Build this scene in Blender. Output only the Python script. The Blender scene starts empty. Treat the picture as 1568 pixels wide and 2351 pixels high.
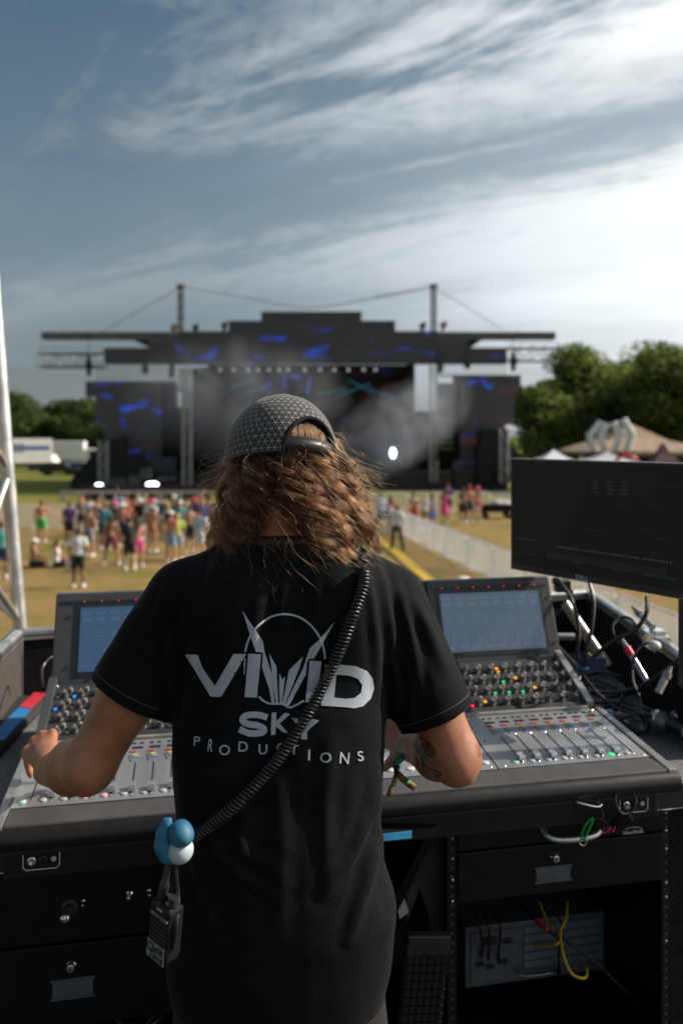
import bpy, bmesh, math, random
import numpy as np
from mathutils import Vector, Matrix, noise
from mathutils.bvhtree import BVHTree
from mathutils.geometry import delaunay_2d_cdt

SC = bpy.context.scene
COL = SC.collection
R = math.radians
random.seed(7)

# ------------------------------------------------------------------ camera
CAMZ = 4.4          # eye height above the field: a 2.75 m riser plus 1.65 m
FOC = 1829.0        # focal length in units of a 1568 x 2351 picture
cam_d = bpy.data.cameras.new('camera')
cam = bpy.data.objects.new('camera', cam_d); COL.objects.link(cam)
cam.location = (0, 0, CAMZ); cam.rotation_euler = (R(90), 0, 0)
cam_d.sensor_fit = 'VERTICAL'; cam_d.sensor_height = 36; cam_d.sensor_width = 24
cam_d.lens = FOC / 2351 * 36
cam_d.shift_y = -(1175.5 - 1000) / 2351
cam_d.clip_start = 0.05; cam_d.clip_end = 3000
cam_d.dof.use_dof = True; cam_d.dof.focus_distance = 1.42; cam_d.dof.aperture_fstop = 2.7
SC.camera = cam

# ------------------------------------------------------------------ light
SUN_AZ, SUN_EL = R(80), R(34)
w = bpy.data.worlds.new('World'); SC.world = w; w.use_nodes = True
nt = w.node_tree; nt.nodes.clear()
def wn(t, **k):
    n = nt.nodes.new(t)
    for a, b in k.items(): setattr(n, a, b)
    return n
def wl(a, b): nt.links.new(a, b)
def wmath(op, a, b=None, clamp=False):
    n = wn('ShaderNodeMath', operation=op, use_clamp=clamp)
    for i, v in enumerate((a, b)):
        if v is None: continue
        if isinstance(v, (int, float)): n.inputs[i].default_value = v
        else: wl(v, n.inputs[i])
    return n.outputs[0]
def wramp(v, lo, hi):
    n = wn('ShaderNodeMapRange', interpolation_type='SMOOTHSTEP')
    wl(v, n.inputs[0]); n.inputs[1].default_value = lo; n.inputs[2].default_value = hi
    return n.outputs[0]
sky = wn('ShaderNodeTexSky', sky_type='NISHITA', sun_disc=False, sun_elevation=SUN_EL, sun_rotation=SUN_AZ,
         air_density=1.0, dust_density=1.6, ozone_density=1.6)
tc = wn('ShaderNodeTexCoord')
sep = wn('ShaderNodeSeparateXYZ'); wl(tc.outputs['Generated'], sep.inputs[0])
zc = wmath('MAXIMUM', wmath('ADD', sep.outputs[2], 0.10), 0.02)
px_ = wmath('DIVIDE', sep.outputs[0], zc); py_ = wmath('DIVIDE', sep.outputs[1], zc)
cmb = wn('ShaderNodeCombineXYZ'); wl(px_, cmb.inputs[0]); wl(py_, cmb.inputs[1])
def cloud(rot, sx, sy, scale, det, rough, dist, off):
    m0 = wn('ShaderNodeMapping'); m0.inputs['Rotation'].default_value = (0, 0, rot)
    wl(cmb.outputs[0], m0.inputs[0])
    m = wn('ShaderNodeMapping'); m.inputs['Scale'].default_value = (sx, sy, 1); m.inputs['Location'].default_value = off
    wl(m0.outputs[0], m.inputs[0])
    n = wn('ShaderNodeTexNoise'); n.inputs['Scale'].default_value = scale; n.inputs['Detail'].default_value = det
    n.inputs['Roughness'].default_value = rough; n.inputs['Distortion'].default_value = dist
    wl(m.outputs[0], n.inputs['Vector']); return n.outputs['Fac']
CLOUD_ROT = R(27.5)
c_big = cloud(CLOUD_ROT, 0.36, 1.0, 0.95, 8, 0.62, 0.6, (3.1, 1.7, 0))
c_wisp = cloud(R(34), 0.34, 1.0, 2.6, 11, 0.68, 1.1, (0.4, 5.2, 0))
c_grey = cloud(R(20), 0.6, 1.0, 0.55, 4, 0.5, 0.2, (7.4, 2.3, 0))
c_fine = cloud(R(55), 0.7, 1.0, 8.0, 8, 0.72, 0.9, (1.4, 0.3, 0))
SUNV = Vector((math.sin(SUN_AZ) * math.cos(SUN_EL), math.cos(SUN_AZ) * math.cos(SUN_EL), math.sin(SUN_EL)))
dot = wn('ShaderNodeVectorMath', operation='DOT_PRODUCT'); wl(tc.outputs['Generated'], dot.inputs[0]); dot.inputs[1].default_value = SUNV
near = wramp(dot.outputs['Value'], 0.0, 1.0)
# cirrus lies in long parallel bands; across = distance over the bands
acr = wmath('ADD', wmath('MULTIPLY', px_, 0.462), wmath('MULTIPLY', py_, 0.887))
alo = wmath('ADD', wmath('MULTIPLY', px_, 0.887), wmath('MULTIPLY', py_, -0.462))
acr = wmath('ADD', acr, wmath('MULTIPLY', wmath('SUBTRACT', c_big, 0.5), 1.3))
acr = wmath('ADD', acr, wmath('MULTIPLY', wmath('SUBTRACT', c_wisp, 0.5), 0.5))
def band(c, hw):
    return wmath('SUBTRACT', 1.0, wramp(wmath('ABSOLUTE', wmath('SUBTRACT', acr, c)), 0.0, hw))
bands = wmath('ADD', wmath('MULTIPLY', band(1.66, 0.30), wmath('MULTIPLY', wramp(alo, -2.4, -0.6), 0.70)), wmath('MULTIPLY', band(3.9, 1.7), wramp(alo, -2.1, -0.6)))
bands = wmath('ADD', bands, wmath('MULTIPLY', band(2.55, 0.85), 0.80))
thick = wmath('ADD', wmath('MULTIPLY', c_big, 0.42), wmath('MULTIPLY', c_wisp, 0.42))
thick = wmath('ADD', thick, wmath('MULTIPLY', c_fine, 0.18))
thick = wmath('ADD', wmath('ADD', thick, 0.012), wmath('MULTIPLY', bands, 0.17))
thick = wmath('ADD', thick, wmath('MULTIPLY', wramp(px_, -0.6, 1.6), 0.06))
fac = wmath('MULTIPLY', wramp(thick, 0.43, 0.70), 0.95)
low = wmath('SUBTRACT', 1.0, wramp(sep.outputs[2], 0.06, 0.60))          # veil of far cloud towards the horizon
low = wmath('MULTIPLY', low, wmath('ADD', 0.52, wmath('MULTIPLY', c_wisp, 1.0)))
fac = wmath('MAXIMUM', fac, wmath('MULTIPLY', low, wmath('ADD', 0.60, wmath('MULTIPLY', wramp(px_, -0.8, 1.2), 0.36))))
lum = wmath('ADD', 3.7, wmath('MULTIPLY', near, 14.5))
lum = wmath('MULTIPLY', lum, wmath('ADD', 0.42, wmath('MULTIPLY', c_grey, 1.15)))
lum = wmath('MULTIPLY', lum, wmath('ADD', 0.82, wmath('MULTIPLY', bands, 0.36)))
ctint = wn('ShaderNodeMix', data_type='RGBA'); ctint.inputs['A'].default_value = (0.88, 1.0, 1.09, 1); ctint.inputs['B'].default_value = (1.0, 0.985, 0.95, 1); wl(near, ctint.inputs['Factor'])
ccol = wn('ShaderNodeVectorMath', operation='SCALE'); wl(ctint.outputs['Result'], ccol.inputs[0]); wl(lum, ccol.inputs['Scale'])
mix = wn('ShaderNodeMix', data_type='RGBA'); wl(fac, mix.inputs['Factor'])
hsv = wn('ShaderNodeHueSaturation'); hsv.inputs['Hue'].default_value = 0.480; hsv.inputs['Saturation'].default_value = 1.12; hsv.inputs['Value'].default_value = 0.80
wl(sky.outputs[0], hsv.inputs['Color'])
wl(hsv.outputs[0], mix.inputs['A']); wl(ccol.outputs[0], mix.inputs['B'])
bg = wn('ShaderNodeBackground'); bg.inputs['Strength'].default_value = 0.070
wo = wn('ShaderNodeOutputWorld'); wl(mix.outputs['Result'], bg.inputs[0]); wl(bg.outputs[0], wo.inputs[0])

sun_d = bpy.data.lights.new('sun', 'SUN'); sun_d.energy = 5.0; sun_d.angle = R(0.6); sun_d.color = (1.0, 0.89, 0.76)
sun = bpy.data.objects.new('sun', sun_d); COL.objects.link(sun)
sun.rotation_euler = (-SUNV).to_track_quat('-Z', 'Y').to_euler(); sun.location = SUNV * 50
SC.view_settings.view_transform = 'Standard'; SC.view_settings.look = 'None'
SC.view_settings.exposure = 0.35; SC.view_settings.gamma = 1.0; SC.view_settings.use_curve_mapping = False
SC.cycles.use_denoising = True
SC.cycles_curves.shape = 'THICK'
SC.cycles.max_bounces = 8; SC.cycles.transparent_max_bounces = 12; SC.cycles.volume_bounces = 0
SC.cycles.volume_step_rate = 4.0; SC.cycles.volume_max_steps = 64

# ------------------------------------------------------------------ helpers
def at(x, y, Y):
    """world point that stands Y metres ahead at picture position x, y (1568 x 2351)"""
    return Vector(((x - 784) * Y / FOC, Y, CAMZ - (y - 1000) * Y / FOC))
def gnd(x, y):
    Y = CAMZ * FOC / (y - 1000); return Vector(((x - 784) * Y / FOC, Y, 0))

_mats = {}
def M(name, col=(0.5, 0.5, 0.5), rough=0.6, metal=0.0, var=0.12, scale=20.0, bump=0.0, bscale=None, spec=0.5, emit=None, estr=0.0, coat=0.0, col2=None, sheen=0.0, trans=0.0, coords='Object'):
    if name in _mats: return _mats[name]
    m = bpy.data.materials.new(name); m.use_nodes = True
    t = m.node_tree; b = t.nodes['Principled BSDF']
    b.inputs['Roughness'].default_value = rough; b.inputs['Metallic'].default_value = metal
    b.inputs['Specular IOR Level'].default_value = spec; b.inputs['Coat Weight'].default_value = coat
    if sheen: b.inputs['Sheen Weight'].default_value = sheen; b.inputs['Sheen Roughness'].default_value = 0.4
    if trans: b.inputs['Transmission Weight'].default_value = trans
    tcn = t.nodes.new('ShaderNodeTexCoord')
    nz = t.nodes.new('ShaderNodeTexNoise'); nz.inputs['Scale'].default_value = scale; nz.inputs['Detail'].default_value = 5
    t.links.new(tcn.outputs[coords], nz.inputs['Vector'])
    mx = t.nodes.new('ShaderNodeMix'); mx.data_type = 'RGBA'
    c2 = col2 if col2 else tuple(c * (1 - 2 * var) for c in col)
    c1 = col if col2 else tuple(min(1, c * (1 + var)) for c in col)
    mx.inputs['A'].default_value = (*c2, 1); mx.inputs['B'].default_value = (*c1, 1)
    rp = t.nodes.new('ShaderNodeMapRange'); rp.inputs[1].default_value = 0.3; rp.inputs[2].default_value = 0.7
    t.links.new(nz.outputs['Fac'], rp.inputs[0]); t.links.new(rp.outputs[0], mx.inputs['Factor'])
    t.links.new(mx.outputs['Result'], b.inputs['Base Color'])
    if rough > 0.08 and rough < 0.9:
        rr = t.nodes.new('ShaderNodeMapRange'); rr.inputs[3].default_value = rough * 0.82; rr.inputs[4].default_value = min(1, rough * 1.2)
        t.links.new(nz.outputs['Fac'], rr.inputs[0]); t.links.new(rr.outputs[0], b.inputs['Roughness'])
    if bump:
        n2 = t.nodes.new('ShaderNodeTexNoise'); n2.inputs['Scale'].default_value = bscale or scale * 4; n2.inputs['Detail'].default_value = 3
        t.links.new(tcn.outputs[coords], n2.inputs['Vector'])
        bp = t.nodes.new('ShaderNodeBump'); bp.inputs['Strength'].default_value = bump; bp.inputs['Distance'].default_value = 0.01
        t.links.new(n2.outputs['Fac'], bp.inputs['Height']); t.links.new(bp.outputs[0], b.inputs['Normal'])
    if emit: b.inputs['Emission Color'].default_value = (*emit, 1); b.inputs['Emission Strength'].default_value = estr
    _mats[name] = m; return m

class MB:
    """collects shapes of one mesh object"""
    def __init__(s): s.v = []; s.f = []; s.mi = []; s.cur = 0
    def add(s, vs, fs):
        o = len(s.v); s.v.extend([tuple(p) for p in vs]); s.f.extend([tuple(i + o for i in f) for f in fs]); s.mi.extend([s.cur] * len(fs)); return s
    def box(s, c, d, rot=None):
        h = [x / 2 for x in d]; vs = [Vector((sx * h[0], sy * h[1], sz * h[2])) for sx in (-1, 1) for sy in (-1, 1) for sz in (-1, 1)]
        if rot is not None: vs = [rot @ p for p in vs]
        c = Vector(c); vs = [p + c for p in vs]
        return s.add(vs, [(0, 1, 3, 2), (4, 6, 7, 5), (0, 4, 5, 1), (2, 3, 7, 6), (0, 2, 6, 4), (1, 5, 7, 3)])
    def box2(s, a, b):
        a, b = Vector(a), Vector(b); return s.box((a + b) / 2, [abs(x) for x in (b - a)])
    def tube(s, pts, r, n=8, cap=True, closed=False):
        pts = [Vector(p) for p in pts]; N = len(pts); rs = r if isinstance(r, (list, tuple)) else [r] * N
        vs = []; prev = None
        for i, p in enumerate(pts):
            if closed: d = pts[(i + 1) % N] - pts[i - 1]
            else: d = pts[min(i + 1, N - 1)] - pts[max(i - 1, 0)]
            if d.length < 1e-9: d = Vector((0, 0, 1))
            d.normalize()
            if prev is None:
                u = d.orthogonal().normalized()
            else:
                u = prev - d * prev.dot(d)
                u = u.normalized() if u.length > 1e-6 else d.orthogonal().normalized()
            prev = u; q = d.cross(u)
            for k in range(n):
                a = 2 * math.pi * k / n; vs.append(p + (u * math.cos(a) + q * math.sin(a)) * rs[i])
        fs = []
        for i in range(N if closed else N - 1):
            j = (i + 1) % N
            for k in range(n): fs.append((i * n + k, i * n + (k + 1) % n, j * n + (k + 1) % n, j * n + k))
        if cap and not closed: fs.append(tuple(reversed(range(n)))); fs.append(tuple((N - 1) * n + k for k in range(n)))
        return s.add(vs, fs)
    def cyl(s, a, b, r, r2=None, n=12): return s.tube([a, b], [r, r if r2 is None else r2], n)
    def lathe(s, prof, c=(0, 0, 0), n=20, rot=None):
        vs = []; c = Vector(c)
        for (r, z) in prof:
            for k in range(n):
                p = Vector((r * math.cos(2 * math.pi * k / n), r * math.sin(2 * math.pi * k / n), z))
                vs.append((rot @ p if rot is not None else p) + c)
        fs = []
        for i in range(len(prof) - 1):
            for k in range(n): fs.append((i * n + k, i * n + (k + 1) % n, (i + 1) * n + (k + 1) % n, (i + 1) * n + k))
        fs.append(tuple(reversed(range(n)))); fs.append(tuple((len(prof) - 1) * n + k for k in range(n)))
        return s.add(vs, fs)
    def sphere(s, c, r, n=16, m=10):
        rr = r if isinstance(r, (list, tuple)) else (r, r, r)
        prof = [(max(1e-4, math.sin(math.pi * i / m)), -math.cos(math.pi * i / m)) for i in range(m + 1)]
        o = len(s.v); s.lathe(prof, (0, 0, 0), n); c = Vector(c)
        for i in range(o, len(s.v)): p = s.v[i]; s.v[i] = (p[0] * rr[0] + c.x, p[1] * rr[1] + c.y, p[2] * rr[2] + c.z)
        return s
    def prism(s, poly, ext):
        """poly: list of 3-D points in a plane; ext: extrusion vector"""
        n = len(poly); e = Vector(ext); vs = [Vector(p) for p in poly] + [Vector(p) + e for p in poly]
        return s.add(vs, [tuple(range(n)), tuple(reversed(range(n, 2 * n)))] + [(i, i + n, (i + 1) % n + n, (i + 1) % n) for i in range(n)])
    def truss(s, a, b, w_, up=(0, 0, 1), r=0.025, seg=None, n=6, brace=0.5):
        a, b = Vector(a), Vector(b); d = (b - a); L = d.length; d.normalize()
        u = Vector(up); u = (u - d * u.dot(d)).normalized(); q = d.cross(u); h = w_ / 2
        cs = [u * h + q * h, u * h - q * h, -u * h - q * h, -u * h + q * h]
        for c in cs: s.tube([a + c, b + c], r, n)
        k = seg or max(2, round(L / w_))
        for i in range(k):
            p0, p1 = a + d * L * i / k, a + d * L * (i + 1) / k
            for j in range(4):
                c0, c1 = cs[j], cs[(j + 1) % 4]
                if (i + j) % 2: c0, c1 = c1, c0
                s.tube([p0 + c0, p1 + c1], r * brace, max(4, n - 2), cap=False)
                s.tube([p0 + c0, p0 + c1], r * brace, max(4, n - 2), cap=False)
        return s
    def build(s, name, mat, parent=None, smooth=False, bevel=0.0, world=True, angle=35):
        me = bpy.data.meshes.new(name); me.from_pydata(s.v, [], s.f)
        o = bpy.data.objects.new(name, me); COL.objects.link(o)
        for m in (mat if isinstance(mat, (list, tuple)) else [mat]): me.materials.append(m)
        if max(s.mi, default=0) > 0: me.polygons.foreach_set('material_index', s.mi)
        if smooth: me.shade_smooth(); me.set_sharp_from_angle(angle=R(angle))
        if bevel:
            md = o.modifiers.new('bevel', 'BEVEL'); md.width = bevel; md.segments = 2; md.limit_method = 'ANGLE'; md.angle_limit = R(40)
        if parent is not None: adopt(o, parent, world)
        return o
def adopt(o, parent, world=True):
    o.parent = parent
    if world: o.matrix_parent_inverse = parent.matrix_basis.inverted()
def tag(o, label=None, cat=None, group=None, kind=None):
    if label: o['label'] = label
    if cat: o['category'] = cat
    if group: o['group'] = group
    if kind: o['kind'] = kind
    return o
def thing(name, label, cat, loc=(0, 0, 0), rz=0.0, group=None):
    o = bpy.data.objects.new(name, None); COL.objects.link(o); o.location = loc; o.rotation_euler = (0, 0, rz)
    o.empty_display_size = 0.1
    bas = Matrix.LocRotScale(Vector(loc), Matrix.Rotation(rz, 3, 'Z').to_quaternion(), Vector((1, 1, 1)))
    o.matrix_basis = bas
    return tag(o, label, cat, group)
def struct(o): o['kind'] = 'structure'; return o
def dup(root, loc=None, rz=None, scale=None, label=None, group=None):
    def cp(o, par):
        c = o.copy(); COL.objects.link(c)
        if par is not None: c.parent = par; c.matrix_parent_inverse = o.matrix_parent_inverse.copy()
        for ch in list(kids.get(o, [])): cp(ch, c)
        return c
    kids = {}
    def walk(o):
        kids[o] = list(o.children)
        for ch in kids[o]: walk(ch)
    walk(root)
    r = cp(root, None)
    if loc is not None: r.location = loc
    if rz is not None: r.rotation_euler = (0, 0, rz)
    if scale is not None: r.scale = (scale,) * 3 if isinstance(scale, (int, float)) else scale
    if label: r['label'] = label
    if group: r['group'] = group
    return r
def smoothpath(pts, n=8):
    """Catmull-Rom through 3-D points"""
    P = [Vector(p) for p in pts]; P = [P[0] * 2 - P[1]] + P + [P[-1] * 2 - P[-2]]; out = []
    for i in range(1, len(P) - 2):
        a, b, c, d = P[i - 1], P[i], P[i + 1], P[i + 2]
        for k in range(n):
            t = k / n
            out.append(0.5 * ((2 * b) + (c - a) * t + (2 * a - 5 * b + 4 * c - d) * t * t + (3 * b - a - 3 * c + d) * t ** 3))
    out.append(P[-2]); return out

# ---- smooth solids: signed distances on a grid, skinned with surface nets
class Solid:
    def __init__(s, lo, hi, res):
        s.lo = np.array(lo, float); s.res = res; s.n = np.ceil((np.array(hi) - s.lo) / res).astype(int) + 1
        s.f = np.full(s.n, 1.0, np.float32)
        s.ax = [s.lo[i] + res * np.arange(s.n[i]) for i in range(3)]
    def _sl(s, lo, hi):
        i0 = np.clip(np.floor((np.array(lo) - s.lo) / s.res).astype(int), 0, s.n - 1); i1 = np.clip(np.ceil((np.array(hi) - s.lo) / s.res).astype(int) + 1, 1, s.n)
        if np.any(i1 <= i0): return None
        sl = tuple(slice(a, b) for a, b in zip(i0, i1))
        X, Y, Z = np.meshgrid(*[s.ax[i][sl[i]] for i in range(3)], indexing='ij', sparse=True)
        return sl, X, Y, Z
    def _un(s, sl, d, k):
        g = s.f[sl]
        if k > 0: h = np.clip(0.5 + 0.5 * (g - d) / k, 0, 1); s.f[sl] = g * (1 - h) + d * h - k * h * (1 - h)
        else: s.f[sl] = np.minimum(g, d)
    def cone(s, a, b, ra, rb, k=0.02, cut=None, flat=None):
        a, b = np.array(a, float), np.array(b, float); m = max(ra, rb) + k * 1.5 + s.res * 3
        q = s._sl(np.minimum(a, b) - m, np.maximum(a, b) + m)
        if q is None: return s
        sl, X, Y, Z = q; d = b - a; L2 = max(1e-12, float(d @ d))
        t = np.clip(((X - a[0]) * d[0] + (Y - a[1]) * d[1] + (Z - a[2]) * d[2]) / L2, 0, 1)
        dx, dy, dz = X - a[0] - t * d[0], Y - a[1] - t * d[1], Z - a[2] - t * d[2]
        if flat is not None:      # flatten along an axis: (axis, factor)
            ax, fk = np.array(flat[0], float), flat[1]; ax = ax / np.linalg.norm(ax); e = (dx * ax[0] + dy * ax[1] + dz * ax[2]) * (fk - 1)
            dx, dy, dz = dx + e * ax[0], dy + e * ax[1], dz + e * ax[2]
        D = np.sqrt(dx * dx + dy * dy + dz * dz) - (ra + (rb - ra) * t)
        if cut is not None:       # (point, normal): keep the side behind the normal
            for p, nn in cut: D = np.maximum(D, (X - p[0]) * nn[0] + (Y - p[1]) * nn[1] + (Z - p[2]) * nn[2])
        s._un(sl, D.astype(np.float32), k); return s
    def ell(s, c, r, k=0.02, rot=None):
        c, r = np.array(c, float), np.array(r, float); m = max(r) + k * 1.5 + s.res * 3
        q = s._sl(c - m, c + m)
        if q is None: return s
        sl, X, Y, Z = q; x, y, z = X - c[0], Y - c[1], Z - c[2]
        if rot is not None:
            Rm = np.array(rot.transposed()); x, y, z = Rm[0][0] * x + Rm[0][1] * y + Rm[0][2] * z, Rm[1][0] * x + Rm[1][1] * y + Rm[1][2] * z, Rm[2][0] * x + Rm[2][1] * y + Rm[2][2] * z
        k0 = np.sqrt((x / r[0]) ** 2 + (y / r[1]) ** 2 + (z / r[2]) ** 2); k1 = np.sqrt((x / r[0] ** 2) ** 2 + (y / r[1] ** 2) ** 2 + (z / r[2] ** 2) ** 2)
        s._un(sl, (k0 * (k0 - 1) / np.maximum(k1, 1e-6)).astype(np.float32), k); return s
    def loft(s, rows, k=0.02, e=2.4):
        """rows: (z, cx, cy, a, b) from the bottom up"""
        rows = sorted(rows); zs = [r[0] for r in rows]; A = np.array(rows)
        lo = np.array([(A[:, 1] - A[:, 3]).min(), (A[:, 2] - A[:, 4]).min(), zs[0]]); hi = np.array([(A[:, 1] + A[:, 3]).max(), (A[:, 2] + A[:, 4]).max(), zs[-1]])
        q = s._sl(lo - k - 3 * s.res, hi + k + 3 * s.res); sl, X, Y, Z = q
        I = [np.interp(Z, zs, A[:, i]) for i in range(1, 5)]
        rr = (np.abs((X - I[0]) / I[2]) ** e + np.abs((Y - I[1]) / I[3]) ** e) ** (1 / e)
        D = (rr - 1) * np.minimum(I[2], I[3]); D = np.maximum(D, np.maximum(zs[0] - Z, Z - zs[-1]))
        s._un(sl, D.astype(np.float32), k); return s
    def mesh(s):
        f = s.f; ins = f < 0
        c = [ins[i:s.n[0] - 1 + i, j:s.n[1] - 1 + j, k:s.n[2] - 1 + k] for i in (0, 1) for j in (0, 1) for k in (0, 1)]
        cnt = sum(x.astype(np.int8) for x in c); act = (cnt > 0) & (cnt < 8)
        I = np.argwhere(act); idx = -np.ones(act.shape, np.int64); idx[act] = np.arange(len(I))
        acc = np.zeros((len(I), 3)); num = np.zeros(len(I))
        cor = [(i, j, k) for i in (0, 1) for j in (0, 1) for k in (0, 1)]
        val = {q: f[I[:, 0] + q[0], I[:, 1] + q[1], I[:, 2] + q[2]] for q in cor}
        for qa in cor:
            for axn in range(3):
                if qa[axn]: continue
                qb = list(qa); qb[axn] = 1; qb = tuple(qb); va, vb = val[qa], val[qb]; cr = (va < 0) != (vb < 0)
                t = np.where(cr, va / np.where(cr, va - vb, 1), 0)
                for d in range(3): acc[:, d] += np.where(cr, qa[d] + (t if d == axn else 0), 0)
                num += cr
        V = (I + acc / num[:, None]) * s.res + s.lo
        F = []
        for axn in range(3):
            a = [slice(None)] * 3; b = [slice(None)] * 3; a[axn] = slice(0, -1); b[axn] = slice(1, None)
            A_, B_ = ins[tuple(a)], ins[tuple(b)]; E = np.argwhere(A_ != B_)
            o1, o2 = (axn + 1) % 3, (axn + 2) % 3
            E = E[(E[:, o1] > 0) & (E[:, o2] > 0) & (E[:, o1] < s.n[o1] - 1) & (E[:, o2] < s.n[o2] - 1)]
            def cell(d1, d2):
                q = E.copy(); q[:, o1] -= d1; q[:, o2] -= d2; return idx[q[:, 0], q[:, 1], q[:, 2]]
            Q = np.stack([cell(1, 1), cell(0, 1), cell(0, 0), cell(1, 0)], 1)
            fl = ~A_[E[:, 0], E[:, 1], E[:, 2]]; Q[fl] = Q[fl][:, ::-1]; F.append(Q)
        F = np.concatenate(F); F = F[(F >= 0).all(1)]
        return V, F
def np_mesh(name, V, F, mat, parent=None, smooth=True, world=True):
    me = bpy.data.meshes.new(name); k = F.shape[1]
    me.vertices.add(len(V)); me.vertices.foreach_set('co', np.asarray(V, np.float32).ravel())
    me.loops.add(F.size); me.loops.foreach_set('vertex_index', F.ravel().astype(np.int32))
    me.polygons.add(len(F)); me.polygons.foreach_set('loop_start', (np.arange(len(F)) * k).astype(np.int32))
    me.update(calc_edges=True); me.validate()
    me.materials.append(mat)
    if smooth: me.shade_smooth()
    o = bpy.data.objects.new(name, me); COL.objects.link(o)
    if parent is not None: adopt(o, parent, world)
    return o
def relax(V, F, it=2, lam=0.5):
    e = np.concatenate([F[:, [i, (i + 1) % F.shape[1]]] for i in range(F.shape[1])]); e = np.concatenate([e, e[:, ::-1]])
    deg = np.bincount(e[:, 0], minlength=len(V)).astype(float)
    for _ in range(it):
        s_ = np.stack([np.bincount(e[:, 0], weights=V[e[:, 1], d], minlength=len(V)) for d in range(3)], 1)
        V = V + lam * (s_ / np.maximum(deg, 1)[:, None] - V)
    return V
def taubin(V, F, it=8):
    for _ in range(it): V = relax(V, F, 1, 0.5); V = relax(V, F, 1, -0.53)
    return V
def normals(V, F):
    n = np.cross(V[F[:, 2]] - V[F[:, 0]], V[F[:, 3]] - V[F[:, 1]]); N = np.zeros_like(V)
    for i in range(4):
        for d in range(3): N[:, d] += np.bincount(F[:, i], weights=n[:, d], minlength=len(V))
    return N / np.maximum(np.linalg.norm(N, axis=1), 1e-12)[:, None]
# ================================================================== the setting
def ground_mat():
    m = bpy.data.materials.new('dry_grass'); m.use_nodes = True; t = m.node_tree; b = t.nodes['Principled BSDF']
    g = t.nodes.new('ShaderNodeNewGeometry')
    def nz(s, d=6, ro=0.6):
        n = t.nodes.new('ShaderNodeTexNoise'); n.inputs['Scale'].default_value = s; n.inputs['Detail'].default_value = d; n.inputs['Roughness'].default_value = ro
        t.links.new(g.outputs['Position'], n.inputs['Vector']); return n.outputs['Fac']
    def mr(v, a, c):
        r = t.nodes.new('ShaderNodeMapRange'); t.links.new(v, r.inputs[0]); r.inputs[1].default_value = a; r.inputs[2].default_value = c; return r.outputs[0]
    def mix(f, A, B):
        x = t.nodes.new('ShaderNodeMix'); x.data_type = 'RGBA'; t.links.new(f, x.inputs['Factor'])
        for s_, v in (('A', A), ('B', B)):
            if isinstance(v, tuple): x.inputs[s_].default_value = (*v, 1)
            else: t.links.new(v, x.inputs[s_])
        return x.outputs['Result']
    fine = mix(mr(nz(9, 8, 0.75), 0.3, 0.7), (0.20, 0.130, 0.050), (0.38, 0.258, 0.110))
    c = mix(mr(nz(0.45, 6, 0.65), 0.46, 0.60), fine, (0.19, 0.170, 0.050))          # green still alive in patches
    c = mix(mr(nz(0.22, 4, 0.6), 0.60, 0.72), c, (0.17, 0.112, 0.062))                  # trodden bare soil
    sp = t.nodes.new('ShaderNodeSeparateXYZ'); t.links.new(g.outputs['Position'], sp.inputs[0])
    ad = t.nodes.new('ShaderNodeMath'); ad.operation = 'ADD'; t.links.new(sp.outputs[1], ad.inputs[0])
    k = t.nodes.new('ShaderNodeMath'); k.operation = 'MULTIPLY'; k.inputs[1].default_value = 14; t.links.new(nz(0.12, 3), k.inputs[0]); t.links.new(k.outputs[0], ad.inputs[1])
    c = mix(mr(ad.outputs[0], 58, 66), c, mix(mr(nz(3, 6), 0.3, 0.7), (0.115, 0.135, 0.025), (0.20, 0.215, 0.045)))   # unmown grass beyond the arena
    t.links.new(c, b.inputs['Base Color']); b.inputs['Roughness'].default_value = 0.95; b.inputs['Specular IOR Level'].default_value = 0.1
    bp = t.nodes.new('ShaderNodeBump'); bp.inputs['Strength'].default_value = 0.9; bp.inputs['Distance'].default_value = 0.06
    t.links.new(nz(14, 6, 0.7), bp.inputs['Height']); t.links.new(bp.outputs[0], b.inputs['Normal'])
    return m
gb = MB(); xs = [-1500, -400, -120] + list(range(-60, 61, 6)) + [120, 400, 1500]; ys = [-300, -60] + list(range(-6, 133, 6)) + [180, 300, 600, 2500]
for y in ys:
    for x in xs:
        z = (noise.noise(Vector((x * 0.05, y * 0.05, 0))) * 0.06 if abs(x) < 70 and 0 < y < 140 else 0)
        gb.v.append((x, y, z))
for j in range(len(ys) - 1):
    for i in range(len(xs) - 1):
        a = j * len(xs) + i; gb.f.append((a, a + 1, a + 1 + len(xs), a + len(xs))); gb.mi.append(0)
struct(gb.build('ground', ground_mat(), smooth=True))

BLK = M('black_paint', (0.018, 0.018, 0.02), 0.45, var=0.2, scale=60)
BLKF = M('black_fabric', (0.012, 0.012, 0.014), 0.9, var=0.3, scale=30, spec=0.2)
BLKP = M('black_plastic', (0.022, 0.023, 0.026), 0.38, var=0.2, scale=90, bump=0.08, bscale=900)
ALU = M('aluminium', (0.62, 0.62, 0.61), 0.38, 0.9, var=0.16, scale=14, bump=0.1, bscale=120)
GALV = M('galvanised_steel', (0.52, 0.53, 0.54), 0.5, 0.55, var=0.2, scale=6)
STEEL = M('chrome', (0.75, 0.75, 0.74), 0.16, 1.0, var=0.05)
WHITE = M('white_paint', (0.78, 0.78, 0.77), 0.5, var=0.08, scale=4)
RUBBER = M('black_rubber', (0.015, 0.015, 0.017), 0.42, var=0.2, scale=40)
GLASS = M('dark_glass', (0.02, 0.025, 0.03), 0.08, var=0.1)

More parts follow.
